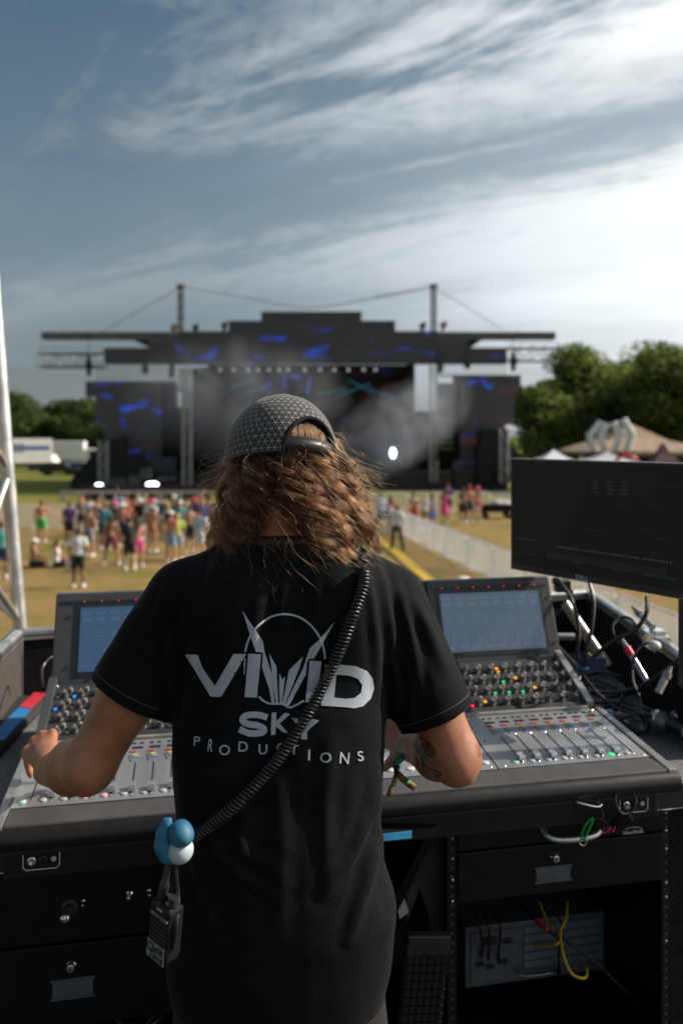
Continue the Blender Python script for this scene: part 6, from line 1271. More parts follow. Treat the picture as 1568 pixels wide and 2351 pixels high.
def stroke(pl, wd, closed=False):
    """outline of a thick polyline"""
    P_ = [Vector(p) for p in pl]; L_, R_ = [], []
    for i, p in enumerate(P_):
        d_ = (P_[min(i + 1, len(P_) - 1)] - P_[max(i - 1, 0)]); d_.normalize(); n_ = Vector((-d_.y, d_.x)) * (wd[i] if isinstance(wd, (list, tuple)) else wd) / 2; L_.append(p + n_); R_.append(p - n_)
    return [tuple(p) for p in L_ + R_[::-1]]
def smooth2(pts, n=6): return [(p.x, p.y) for p in smoothpath([(x, y, 0) for x, y in pts], n)]
def put_print(name, loops, st=5.0): return decal(name, [[LP(*p) for p in lp] for lp in loops], SHIRT_BVH, PRINT, shirt, 0.0013, st)
put_print('letter_v', [[(97, 553), (178, 553), (213, 643), (290, 757), (408, 549), (492, 549), (330, 828), (262, 826), (160, 655)]])
put_print('letter_i', [[(505, 547), (586, 551), (560, 833), (480, 829)]])
put_print('letter_i', [[(902, 592), (976, 598), (948, 868), (874, 866)]])
put_print('letter_d', [[(1003, 612), (1070, 615), (1200, 628), (1270, 660), (1307, 710), (1315, 775), (1293, 840), (1245, 888), (1190, 902), (1130, 895), (975, 884)], [(1073, 682), (1160, 690), (1213, 710), (1238, 750), (1232, 800), (1190, 835), (1130, 840), (1058, 832)]])
put_print('emblem_blade', [[(467, 272), (555, 402), (597, 470), (609, 537), (656, 680), (674, 868), (656, 868), (640, 780), (592, 635), (598, 545), (585, 537), (552, 536), (520, 438)]])
put_print('emblem_blade', [[(638, 541), (686, 632), (692, 760), (698, 868), (683, 868), (665, 760), (653, 640)]], 4)
put_print('emblem_blade', [[(706, 673), (722, 715), (742, 697), (735, 760), (722, 868), (709, 868), (704, 790)]], 4)
put_print('emblem_blade', [[(857, 566), (835, 640), (797, 740), (741, 876), (725, 872), (745, 770), (768, 655)]], 4)
put_print('emblem_blade', [[(1062, 341), (980, 490), (930, 578), (900, 580), (886, 600), (878, 680), (764, 890), (746, 880), (800, 760), (860, 640), (902, 512), (960, 460)]])
put_print('emblem_ring', [stroke([(740 + 258 * math.cos(a), 582 - 290 * math.sin(a)) for a in np.linspace(math.pi - 0.16, 0.0, 44)], 13)], 4)
put_print('emblem_ring', [stroke(smooth2([(484, 578), (480, 630), (480, 680)]), [9] * 7 + [6] * 6)], 4)
put_print('emblem_ring', [stroke(smooth2([(572, 826), (600, 852), (645, 872), (720, 873), (752, 888), (775, 897), (815, 880), (866, 852)]), 13)], 4)
put_print('letter_s', [stroke(smooth2([(628, 962), (580, 947), (525, 944), (478, 957), (470, 984), (505, 1004), (560, 1012), (600, 1030), (603, 1052), (565, 1064), (505, 1062), (447, 1036)]), 42)], 4)
put_print('letter_k', [[(655, 932), (686, 928), (686, 985), (742, 930), (776, 940), (706, 1000), (764, 1062), (728, 1058), (682, 1018), (680, 1072), (650, 1076)]], 4)
put_print('letter_y', [[(783, 962), (826, 970), (866, 1012), (918, 970), (963, 982), (886, 1048), (883, 1103), (846, 1102), (848, 1046)]], 4)
def glyph(ch, cx_, cy_, hgt, ang, par, squeeze=1.0):
    cu = bpy.data.curves.new('g', 'FONT'); cu.body = ch; cu.size = 1.0; cu.align_x = 'CENTER'; cu.align_y = 'CENTER'; cu.resolution_u = 4; cu.offset = 0.012
    ob = bpy.data.objects.new('g', cu); COL.objects.link(ob); dg = bpy.context.evaluated_depsgraph_get(); dg.update(); me = bpy.data.meshes.new_from_object(ob.evaluated_get(dg)); bpy.data.objects.remove(ob)
    bm = bmesh.new(); bm.from_mesh(me); bmesh.ops.triangulate(bm, faces=bm.faces[:]); bmesh.ops.subdivide_edges(bm, edges=[e for e in bm.edges if e.calc_length() > 0.15], cuts=2); bmesh.ops.triangulate(bm, faces=bm.faces[:])
    ys_ = [v.co.y for v in bm.verts]; hh = max(ys_) - min(ys_); ym = (max(ys_) + min(ys_)) / 2; xs_ = [v.co.x for v in bm.verts]; xm = (max(xs_) + min(xs_)) / 2; ca, sa = math.cos(ang), math.sin(ang)
    for v in bm.verts:
        x, y = (v.co.x - xm) / hh * hgt * squeeze, -(v.co.y - ym) / hh * hgt; x, y = x * ca - y * sa, x * sa + y * ca; h = cast(SHIRT_BVH, *LP(cx_ + x, cy_ + y), 0.0013); v.co = h if h is not None else Vector((0, 1, 4))
    bm.to_mesh(me); bm.free(); me.materials.clear(); me.materials.append(PRINT); me.name = 'letter_' + ch.lower(); o_ = bpy.data.objects.new(me.name, me); COL.objects.link(o_); adopt(o_, par)
for ch, x, y, h, a, sq in (('P', 174, 1115, 62, 0.10, 1), ('R', 262, 1142, 80, 0.12, 0.5), ('O', 352, 1172, 68, 0.05, 1), ('D', 472, 1150, 66, 0.06, 1), ('U', 599, 1168, 66, 0.05, 1), ('C', 716, 1158, 66, 0.05, 1), ('T', 800, 1170, 64, 0.05, 1), ('I', 897, 1205, 70, 0.03, 1), ('O', 1005, 1221, 68, 0.03, 1), ('N', 1125, 1224, 74, 0.10, 0.9), ('S', 1228, 1211, 66, -0.15, 1)): glyph(ch, x, y, h, a, shirt, sq)

# ---- tattoo on the right forearm
def TP(cx_, cy_): return (849.3 + cx_ * 0.1875, 1535.3 + cy_ * 0.1875)
INK = M('tattoo_ink', (0.030, 0.028, 0.028), 0.5, var=0.3, scale=300); INKR = M('tattoo_red', (0.30, 0.045, 0.035), 0.5, var=0.2, scale=300); INKG = M('tattoo_shade', (0.11, 0.068, 0.054), 0.5, var=0.35, scale=200)
def ink(pl, wd, mat=INK, closed=False): decal('tattoo', [[TP(*p) for p in stroke(smooth2(pl, 5), wd)]], BODY_BVH, mat, body, 0.0005, 2.5)
ink([(700, 890), (765, 950), (790, 1030), (765, 1072), (715, 1055), (668, 1000), (630, 925)], 16)
ink([(560, 872), (620, 850), (690, 880), (720, 950), (700, 995), (655, 990), (610, 940)], 14)
decal('tattoo', [[TP(660 + 42 * math.cos(a) + 8 * math.sin(a), 945 + 52 * math.sin(a)) for a in np.linspace(0, 6.28, 18, endpoint=False)]], BODY_BVH, INKR, body, 0.0004, 2.5)
ink([(575, 880), (625, 980), (675, 1060), (692, 1110)], 14); ink([(625, 1060), (645, 1150), (655, 1230), (700, 1300)], [20] * 8 + [8] * 8); ink([(655, 1160), (740, 1225), (830, 1262), (876, 1296), (840, 1312), (785, 1288)], 13)
ink([(600, 940), (640, 1040), (665, 1140)], 46, INKG); ink([(700, 905), (745, 1000), (745, 1050)], 26, INKG); ink([(560, 1060), (575, 1130), (590, 1190)], 22, INKG); ink([(545, 900), (560, 960), (600, 1040)], 30, INKG)
ink([(1320, 905), (1345, 1000), (1350, 1080)], 9, INKR); ink([(1300, 930), (1325, 1020), (1335, 1080)], 6, INKR)
# ---- festival wristband
wb = thing('wristband', 'green fabric wristband with gold tails on the right wrist', 'wristband', wrR)
ax = (elR - wrR).normalized(); c_ = wrR + ax * 0.012; u_ = ax.orthogonal().normalized(); q_ = ax.cross(u_); pts = []
for an in np.linspace(0, 2 * math.pi, 28, endpoint=False):
    dr = u_ * math.cos(an) + q_ * math.sin(an); h = BODY_BVH.ray_cast(c_ + dr * 0.09, -dr); pts.append((h[0] if h[0] is not None else c_ + dr * 0.03) + dr * 0.0012)
BG = M('band_green', (0.10, 0.42, 0.27), 0.6, var=0.35, scale=160); m_ = MB(); n_ = len(pts)
for p in pts: m_.v += [tuple(p - ax * 0.0065), tuple(p + ax * 0.0065)]
m_.f = [(2 * i, 2 * ((i + 1) % n_), 2 * ((i + 1) % n_) + 1, 2 * i + 1) for i in range(n_)]; m_.mi = [0] * n_; o_ = m_.build('band', BG, wb, smooth=True); md = o_.modifiers.new('t', 'SOLIDIFY'); md.thickness = 0.0012
GOLD = M('band_gold', (0.42, 0.25, 0.06), 0.55, var=0.8, scale=130, col2=(0.05, 0.03, 0.015))
def strip(name, pts_, wd, mat):
    P_ = [at(x, y, Y) for x, y, Y in pts_]; g = MB()
    for i, p in enumerate(P_):
        d_ = (P_[min(i + 1, len(P_) - 1)] - P_[max(i - 1, 0)]).normalized(); s_ = d_.cross(Vector((0, 1, 0))).normalized() * wd / 2 + Vector((0, 0.002 * math.sin(i), 0)); g.v += [tuple(p - s_), tuple(p + s_)]
    g.f = [(2 * i, 2 * i + 2, 2 * i + 3, 2 * i + 1) for i in range(len(P_) - 1)]; g.mi = [0] * len(g.f); q = g.build(name, mat, wb, smooth=True); m2 = q.modifiers.new('t', 'SOLIDIFY'); m2.thickness = 0.001
strip('knot', [(934, 1730, 1.655), (920, 1742, 1.645), (906, 1756, 1.65), (902, 1762, 1.65)], 0.016, M('band_teal', (0.02, 0.36, 0.24), 0.5)); strip('slider', [(914, 1758, 1.648), (908, 1776, 1.648)], 0.010, RUBBER); strip('slider', [(906, 1760, 1.65), (910, 1782, 1.65)], 0.007, RUBBER)
strip('tail', [(912, 1776, 1.648), (924, 1788, 1.64), (936, 1798, 1.635), (953, 1810, 1.63)], 0.0135, GOLD); strip('tail', [(909, 1780, 1.65), (905, 1796, 1.65), (897, 1812, 1.65), (892, 1828, 1.65)], 0.0105, GOLD)
strip('tail_print', [(931, 1794, 1.634), (938, 1800, 1.632)], 0.0137, BG); strip('tail_print', [(904, 1798, 1.647), (901, 1806, 1.647)], 0.0107, BG)

# ---- coiled cord of the radio microphone
cd = [(830, 1318), (824, 1350), (812, 1395), (792, 1450), (766, 1515), (734, 1585), (698, 1652), (655, 1718), (605, 1780), (552, 1838), (500, 1885), (446, 1925)]
path = smoothpath([cast(SHIRT_BVH, x, y, 0.0135) for x, y in cd], 24); L = [0.0]
for i in range(1, len(path)): L.append(L[-1] + (path[i] - path[i - 1]).length)
tot = L[-1]; turns = 84; pts = []; up = Vector((0, -1, 0)); K = turns * 14
def along(s_):
    i = max(1, min(len(L) - 1, int(np.searchsorted(L, s_)))); t_ = (s_ - L[i - 1]) / max(1e-9, L[i] - L[i - 1]); return path[i - 1].lerp(path[i], t_), (path[i] - path[i - 1]).normalized()
for k_ in range(K + 1):
    f_ = k_ / K; p, d_ = along(tot * f_); n_ = (up - d_ * up.dot(d_)).normalized(); q_ = d_.cross(n_); a = 2 * math.pi * turns * f_; rr = 0.0088 * (0.92 + 0.08 * math.sin(f_ * 9) + 0.05 * math.sin(f_ * 31)); pts.append(p + (n_ * math.cos(a) + q_ * math.sin(a)) * rr)
cord = thing('coiled_cord', 'black coiled radio cord slung from the right shoulder to the left hip', 'cord', path[0])
m_ = MB(); m_.tube(pts, 0.0027, 6); m_.build('coil', M('cord_black', (0.014, 0.014, 0.016), 0.34, var=0.1), cord, smooth=True, angle=60)
top = smoothpath([cast(SHIRT_BVH, 829, 1268, 0.008), cast(SHIRT_BVH, 832, 1282, 0.012), cast(SHIRT_BVH, 822, 1296, 0.014), cast(SHIRT_BVH, 836, 1304, 0.014), cast(SHIRT_BVH, 827, 1314, 0.014), pts[0]], 8)
m_ = MB(); m_.tube(top, 0.0029, 6); m_.build('lead', RUBBER, cord, smooth=True)
m_ = MB(); m_.cyl(cast(SHIRT_BVH, 828, 1262, 0.006), cast(SHIRT_BVH, 829, 1270, 0.008), 0.0042, n=10); m_.build('green_tip', M('tip_green', (0.02, 0.30, 0.10), 0.4), cord, smooth=True)
# ---- rubber whale and walkie-talkie on the left hip
wp = lambda x, y, d_=0.0: at(x, y, 1.235 + d_)
wh = thing('rubber_whale', 'blue and white rubber whale clipped to the coiled cord', 'toy', wp(405, 1980))
Wb = Solid(tuple(wp(340, 2000) - Vector((0, 0.06, 0))), tuple(wp(470, 1860) + Vector((0, 0.07, 0))), 0.0016)
pb = [wp(384, 1892), wp(377, 1915), wp(376, 1940), wp(386, 1962), wp(402, 1972)]
for i in range(4): Wb.cone(pb[i], pb[i + 1], (0.008, 0.0115, 0.0135, 0.0125)[i], (0.0115, 0.0135, 0.0125, 0.009)[i], 0.006)
Wb.cone(wp(384, 1893), wp(379, 1882), 0.005, 0.0035, 0.004); Wb.cone(wp(385, 1893), wp(390, 1882), 0.005, 0.0035, 0.004); Wb.cone(wp(370, 1950), wp(364, 1955), 0.006, 0.004, 0.005)
V, F = Wb.mesh(); V = relax(V, F, 2); np_mesh('body', V, F, M('rubber_blue', (0.015, 0.16, 0.30), 0.55, var=0.05), wh)
Wb = Solid(tuple(wp(360, 1990) - Vector((0, 0.06, 0))), tuple(wp(470, 1870) + Vector((0, 0.07, 0))), 0.0016); Wb.ell(wp(415, 1913, -0.006), (0.0185, 0.021, 0.0195), 0.0); Wb.ell(wp(424, 1920, -0.01), (0.014, 0.018, 0.013), 0.006)
V, F = Wb.mesh(); V = relax(V, F, 1); np_mesh('head', V, F, M('rubber_teal', (0.016, 0.125, 0.215), 0.55, var=0.05), wh)
Wb = Solid(tuple(wp(360, 2000) - Vector((0, 0.06, 0))), tuple(wp(480, 1890) + Vector((0, 0.07, 0))), 0.0016); Wb.ell(wp(415, 1951, 0.0), (0.0200, 0.0215, 0.0205), 0.0); V, F = Wb.mesh(); np_mesh('belly', V, F, M('rubber_white', (0.42, 0.50, 0.56), 0.55, var=0.05), wh)
m_ = MB(); m_.tube(smoothpath([wp(411, 1936, -0.0245), wp(424, 1934, -0.028), wp(436, 1926, -0.022)], 5), 0.0007, 5); m_.build('mouth', BLK, wh); m_ = MB(); m_.sphere(wp(407, 1929, -0.0245), 0.0011, 8, 6); m_.build('eye', BLK, wh)
RS = 0.86
rad = thing('walkie_talkie', 'black walkie-talkie with white tape hanging at the left hip', 'radio', wp(372, 2225))
RY = 1.225; Rm = Matrix.Rotation(R(-38), 3, 'Z') @ Matrix.Rotation(R(7), 3, 'Y'); rc = at(380, 2132, RY)
Rm = Rm * RS
def rp(x, y, z): return rc + Rm @ Vector((x, y, z))
def rbox(name, c, d_, mat, par, bev=0.0): m_ = MB(); m_.box(rp(*c), d_, Rm); return m_.build(name, mat, par, bevel=bev)
rbd = rbox('body', (0, 0, 0), (0.052, 0.033, 0.100), M('radio_black', (0.007, 0.007, 0.008), 0.55, bump=0.15, bscale=500, spec=0.3), rad, 0.005)
for k_ in range(5): rbox('rib', (0, -0.0170, 0.018 - 0.0075 * k_), (0.044, 0.0022, 0.0035), BLKP, rbd, 0.0006)
rbox('tape', (-0.002, -0.0172, -0.036), (0.046, 0.0012, 0.032), M('tape_white', (0.19, 0.20, 0.22), 0.7, var=0.15, scale=90), rbd)
text('KENWOOD', 0.0075, rp(0, -0.0172, 0.030), Rm @ Vector((1, 0, 0)), Rm @ Vector((0, 0, 1)), M('logo_silver'), rbd)
text('Chris', 0.017, rp(-0.004, -0.0184, -0.030), Rm @ Vector((1, 0, 0.08)), Rm @ Vector((0, 0, 1)), BLK, rbd, shear=0.15); text('Tims', 0.017, rp(0.0, -0.0184, -0.044), Rm @ Vector((1, 0, 0.05)), Rm @ Vector((0, 0, 1)), BLK, rbd, shear=0.15)
m_ = MB(); m_.tube(smoothpath([rp(-0.016, 0.002, 0.05), rp(-0.014, 0.004, 0.075), at(388, 1985, RY + 0.01)], 5), [0.0085] * 6 + [0.0062] * 5, 10); m_.build('antenna', RUBBER, rad, smooth=True)
m_ = MB(); m_.tube([rp(0.014, 0.0, 0.05), rp(0.014, 0.0, 0.066)], [0.0085, 0.0075], 12); kn_ = m_.build('channel_knob', BLKP, rad, smooth=True)
text('16', 0.007, rp(0.009, -0.0088, 0.056), Rm @ Vector((1, 0, 0)), Rm @ Vector((0, 0, 1)), BC['white'], kn_)
m_ = MB(); m_.cyl(rp(0.0, 0.006, 0.05), rp(0.0, 0.006, 0.060), 0.005, n=10); m_.build('volume_knob', BLKP, rad, smooth=True)
rbox('lamp_bar', (0.0, -0.0172, 0.0435), (0.014, 0.001, 0.0035), M('bar_pale', (0.35, 0.42, 0.5), 0.4), rbd); rbox('belt_clip', (0.006, 0.022, -0.005), (0.022, 0.006, 0.09), BLKP, rad, 0.002)
m_ = MB(); m_.tube(smoothpath([wp(402, 1972), wp(404, 2010), wp(408, 2060), rp(0.027, 0.0, 0.03), rp(0.028, -0.002, -0.02)], 6), 0.0042, 8); m_.build('lead', RUBBER, rad, smooth=True)

# ---- cap
def cap_mat():
    m = bpy.data.materials.new('cap_lattice'); m.use_nodes = True; t = m.node_tree; b_ = t.nodes['Principled BSDF']; uv = t.nodes.new('ShaderNodeUVMap'); uv.uv_map = 'UVMap'
    nz_ = t.nodes.new('ShaderNodeTexNoise'); nz_.inputs['Scale'].default_value = 90; nz_.inputs['Detail'].default_value = 3; t.links.new(uv.outputs[0], nz_.inputs['Vector'])
    def mth(op, a, b2=None):
        n = t.nodes.new('ShaderNodeMath'); n.operation = op
        for i, v in enumerate((a, b2)):
            if v is None: continue
            if isinstance(v, (int, float)): n.inputs[i].default_value = v
            else: t.links.new(v, n.inputs[i])
        return n.outputs[0]
    tot_ = None
    for an in (90, 30, 150):
        d_ = t.nodes.new('ShaderNodeVectorMath'); d_.operation = 'DOT_PRODUCT'; t.links.new(uv.outputs[0], d_.inputs[0]); d_.inputs[1].default_value = (math.cos(R(an)), math.sin(R(an)), 0)
        fr = mth('FRACT', mth('ADD', mth('MULTIPLY', d_.outputs['Value'], 1.0 / 0.0104), 50.5)); ab = mth('ABSOLUTE', mth('SUBTRACT', fr, 0.5))
        r = t.nodes.new('ShaderNodeMapRange'); r.inputs[1].default_value = 0.15; r.inputs[2].default_value = 0.02; t.links.new(ab, r.inputs[0]); tot_ = r.outputs[0] if tot_ is None else mth('ADD', tot_, r.outputs[0])
    br = mth('MULTIPLY', tot_, mth('ADD', 0.35, mth('MULTIPLY', nz_.outputs['Fac'], 0.9))); cl = t.nodes.new('ShaderNodeMapRange'); cl.inputs[2].default_value = 2.0; t.links.new(br, cl.inputs[0])
    mx = t.nodes.new('ShaderNodeMix'); mx.data_type = 'RGBA'; mx.inputs['A'].default_value = (0.012, 0.012, 0.013, 1); mx.inputs['B'].default_value = (0.33, 0.34, 0.35, 1); t.links.new(cl.outputs[0], mx.inputs['Factor']); t.links.new(mx.outputs['Result'], b_.inputs['Base Color'])
    b_.inputs['Roughness'].default_value = 0.85; b_.inputs['Sheen Weight'].default_value = 0.15; bp_ = t.nodes.new('ShaderNodeBump'); bp_.inputs['Strength'].default_value = 0.4; bp_.inputs['Distance'].default_value = 0.0015; t.links.new(br, bp_.inputs['Height']); t.links.new(bp_.outputs[0], b_.inputs['Normal']); return m
cap = thing('cap', 'dark baseball cap with a pale lattice pattern on the head of the person', 'cap', HC)
CR = Matrix.Rotation(R(36), 3, 'Z') @ Matrix.Rotation(R(-12), 3, 'X') @ Matrix.Rotation(R(9), 3, 'Y'); CC = at(645, 1030, 1.535)
def kl(p): return CC + CR @ Vector(p)
bm = bmesh.new(); uvl = bm.loops.layers.uv.new('UVMap'); NT, NP = 72, 26; grid = {}; prm = {}
def capp(th, ph):      # th around (0 = front), ph from the top 0 to the rim 1
    a = ph * R(96); rx, ry, rz = 0.102, 0.119, 0.125
    seam = 1 + 0.006 * abs(math.sin(3 * th)) ** 0.5 * math.sin(min(1, ph) * math.pi) - 0.004
    p = Vector((rx * math.sin(a) * math.sin(th), ry * math.sin(a) * math.cos(th), rz * math.cos(a) - 0.022))
    p *= seam * (1 + 0.012 * noise.noise(Vector((math.sin(th) * 2, math.cos(th) * 2, ph * 3)))); return p
for i in range(NT):
    for j in range(NP + 1): grid[i, j] = bm.verts.new(kl(capp(2 * math.pi * i / NT, j / NP)))
def open_(th, ph):       # the half-moon opening at the back
    dx = (th - math.pi) * 0.115; dz = (1.0 - ph) * 0.19; return (dx / 0.064) ** 2 + (dz / 0.066) ** 2 < 1
for i in range(NT):
    for j in range(NP):
        th, ph = 2 * math.pi * (i + 0.5) / NT, (j + 0.5) / NP
        if open_(th, ph): continue
        vs = [grid[i, j], grid[(i + 1) % NT, j], grid[(i + 1) % NT, j + 1], grid[i, j + 1]]
        try: f = bm.faces.new(vs)
        except ValueError: continue
        f.smooth = True
        for lp_, (ii, jj) in zip(f.loops, ((i, j), (i + 1, j), (i + 1, j + 1), (i, j + 1))):
            t_ = 2 * math.pi * ii / NT; gore = (t_ // (math.pi / 3)) if ii == i else ((t_ - 1e-6) // (math.pi / 3)); lc_ = t_ - gore * math.pi / 3 - math.pi / 6; lp_[uvl].uv = (lc_ * 0.108 * math.sin(jj / NP * R(96)) + gore * 0.3, jj / NP * 0.185)
bmesh.ops.remove_doubles(bm, verts=bm.verts[:], dist=1e-5); bmesh.ops.delete(bm, geom=[v for v in bm.verts if not v.link_faces], context='VERTS')
me = bpy.data.meshes.new('crown'); bm.to_mesh(me); bm.free(); me.materials.append(cap_mat()); crown = bpy.data.objects.new('crown', me); COL.objects.link(crown); adopt(crown, cap)
md = crown.modifiers.new('t', 'SOLIDIFY'); md.thickness = 0.0022; md.offset = 1; md = crown.modifiers.new('s', 'SUBSURF'); md.levels = 1; md.render_levels = 1
ed = []; 
for s_ in np.linspace(-1, 1, 40):
    a = math.pi * (0.5 + s_ * 0.5); dx, dz = 0.064 * -math.cos(a), 0.066 * math.sin(a); ed.append(kl(capp(math.pi + dx / 0.115, 1 - dz / 0.19) * 1.012))
m_ = MB(); m_.tube(ed, 0.0042, 6); m_.build('piping', BLKF, cap, smooth=True)
rim = [kl(capp(th, 1.0) * 1.005) for th in np.linspace(math.pi + 0.53, 3 * math.pi - 0.53, 60)]; m_ = MB(); m_.tube(rim, 0.003, 6); m_.build('rim', BLKF, cap, smooth=True)
m_ = MB(); m_.sphere(kl((0, 0, 0.096)), 0.007, 10, 8); m_.build('button', BLKF, cap, smooth=True)
def strap(th0, th1, dz, wd, off, mat, name):
    g = MB(); n_ = 18
    for k_ in range(n_):
        th = th0 + (th1 - th0) * k_ / (n_ - 1); p0, p1 = capp(th, 0.97), capp(th, 0.97 - wd / 0.19); s_ = 1.0 + off; g.v += [tuple(kl(p0 * s_ + Vector((0, 0, dz)))), tuple(kl(p1 * s_ + Vector((0, 0, dz))))]
    g.f = [(2 * i, 2 * i + 2, 2 * i + 3, 2 * i + 1) for i in range(n_ - 1)]; g.mi = [0] * len(g.f); q = g.build(name, mat, cap, smooth=True); m2 = q.modifiers.new('t', 'SOLIDIFY'); m2.thickness = 0.0022; return q
STR = M('strap_black', (0.022, 0.023, 0.026), 0.4)
strap(math.pi - 0.56, math.pi + 0.56, 0, 0.020, -0.004, STR, 'strap'); s2 = strap(math.pi - 0.15, math.pi + 0.56, 0, 0.021, 0.022, STR, 'strap_tab')
for k_ in range(4):
    th = math.pi - 0.05 + 0.115 * k_; c_ = capp(th, 0.97 - 0.0105 / 0.19) * 1.028; g = MB(); n_ = Vector((c_.x, c_.y, 0)).normalized(); u_ = Vector((-n_.y, n_.x, 0))
    g.tube([kl(c_ + u_ * 0.0035 * math.cos(a) + Vector((0, 0, 0.0035 * math.sin(a)))) for a in np.linspace(0, 6.28, 12, endpoint=False)], 0.0008, 5, closed=True); g.build('hole_ring', BLKP, s2, smooth=True)
# peak
g = MB(); NB_, NR = 24, 8; 
for i in range(NB_ + 1):
    th = -1.05 + 2.1 * i / NB_; p0 = capp(th, 0.99)
    for j in range(NR + 1):
        f_ = j / NR; out = 0.108 * f_ * math.cos(th * 0.62) ** 0.7; q = Vector((p0.x * (1 + 0.20 * f_), p0.y + out, p0.z - 0.012 * f_ - 0.20 * (p0.x * (1 + 0.06 * f_)) ** 2 * 12 * f_ * 0.5)); g.v.append(tuple(kl(q)))
g.f = [(i * (NR + 1) + j, (i + 1) * (NR + 1) + j, (i + 1) * (NR + 1) + j + 1, i * (NR + 1) + j + 1) for i in range(NB_) for j in range(NR)]; g.mi = [0] * len(g.f)
q = g.build('peak', M('peak_black', (0.016, 0.016, 0.018), 0.6), cap, smooth=True); md = q.modifiers.new('t', 'SOLIDIFY'); md.thickness = 0.004

# ---- hair: strands gathered in wavy locks
def hair_mat():
    m = bpy.data.materials.new('brown_hair'); m.use_nodes = True; t = m.node_tree; t.nodes.clear(); o_ = t.nodes.new('ShaderNodeOutputMaterial'); h = t.nodes.new('ShaderNodeBsdfHairPrincipled')
    h.model = 'CHIANG'; h.parametrization = 'COLOR'; h.inputs['Color'].default_value = (0.25, 0.115, 0.048, 1); h.inputs['Roughness'].default_value = 0.30; h.inputs['Radial Roughness'].default_value = 0.45; h.inputs['Random Roughness'].default_value = 0.3
    hi = t.nodes.new('ShaderNodeHairInfo'); mx = t.nodes.new('ShaderNodeMix'); mx.data_type = 'RGBA'; mx.inputs['A'].default_value = (0.011, 0.0042, 0.0017, 1); mx.inputs['B'].default_value = (0.092, 0.036, 0.0125, 1); t.links.new(hi.outputs['Random'], mx.inputs['Factor']); t.links.new(mx.outputs['Result'], h.inputs['Color'])
    t.links.new(h.outputs[0], o_.inputs[0]); return m
HAIR = hair_mat(); rg = np.random.default_rng(12)
NPT = 26; tt = np.linspace(0, 1, NPT)
AXC = np.array(at(668, 1130, 1.525))      # centre of the bell of hair
face_phi = math.pi - R(40) * -1            # direction of the face round the head, measured from the camera side
def guide(ph, z0, ln, rb_, flip, amp, wav, phase, sway):
    """one lock: ph = direction round the head (0 towards the camera, + to the right)"""
    r0 = 0.080; rr = r0 + (rb_ - r0) * np.sin(np.clip(tt * 1.15, 0, 1) * math.pi / 2) ** (1.2 if ph > -0.5 else 2.4) - 0.012 * tt ** 2 + flip * np.clip(tt - 0.72, 0, 1) ** 2 * 3.2
    z = z0 - ln * (0.10 * tt + 0.90 * tt ** 1.25) + 0.014 * np.sin(np.clip(tt * 4, 0, 1) * math.pi) 
    ang = ph + sway * tt ** 1.5; w_ = amp * (0.25 + tt) ; a1 = np.sin(2 * math.pi * wav * tt + phase); a2 = np.cos(2 * math.pi * wav * tt + phase)
    rad_ = rr + w_ * a2 * 0.9; tan_ = w_ * a1
    x = np.sin(ang) * rad_ * 1.06 + np.cos(ang) * tan_; y = -np.cos(ang) * rad_ * 0.92 + np.sin(ang) * tan_
    cx_ = np.array([HC.x + 0.003, HC.y - 0.012])[:, None] * (1 - np.minimum(1, tt * 1.8)) + np.array([AXC[0], AXC[1]])[:, None] * np.minimum(1, tt * 1.8)
    return np.stack([x + cx_[0], y + cx_[1], z + HC.z], 1)
strands = []; radii = []
def lock_(ph, z0, ln, rb_, n_, spread, **kw):
    gd = guide(ph, z0, ln, rb_, kw.get('flip', 0.02), kw.get('amp', 0.009), kw.get('wav', 2.6), kw.get('phase', 0), kw.get('sway', 0))
    fr = np.gradient(gd, axis=0); fr /= np.linalg.norm(fr, axis=1)[:, None]; up_ = np.array([0.3, -0.9, 0.2]); s1 = np.cross(fr, up_); s1 /= np.maximum(1e-6, np.linalg.norm(s1, axis=1))[:, None]; s2_ = np.cross(fr, s1)
    for _ in range(n_):
        a = rg.uniform(0, 6.28); r_ = spread * math.sqrt(rg.uniform(0, 1)); tw = rg.uniform(-0.8, 0.8); prof = (1.0 + 0.35 * np.sin(tt * math.pi) - 0.55 * tt)
        wild = rg.uniform() < 0.10; fz = rg.normal(size=3) * (0.0018 if not wild else 0.012); an = a + tw * tt; k1, k2 = rg.uniform(9, 20, 2)
        p = gd + (s1 * np.cos(an)[:, None] + s2_ * np.sin(an)[:, None]) * (r_ * prof)[:, None] + fz[None, :] * (tt ** 1.5)[:, None] + (0.0006 if not wild else 0.004) * np.stack([np.sin(tt * k1 + a), np.cos(tt * k2 + a), np.sin(tt * 13 + a)], 1) * tt[:, None]
        strands.append(p); radii.append(rg.uniform(0.00034, 0.00062))
def span(ph):      # angular distance from the face
    d_ = (ph - R(222) + math.pi) % (2 * math.pi) - math.pi; return abs(d_)
def coh(a, b_): return noise.noise(Vector((math.cos(a) * 1.6, math.sin(a) * 1.6, b_)))
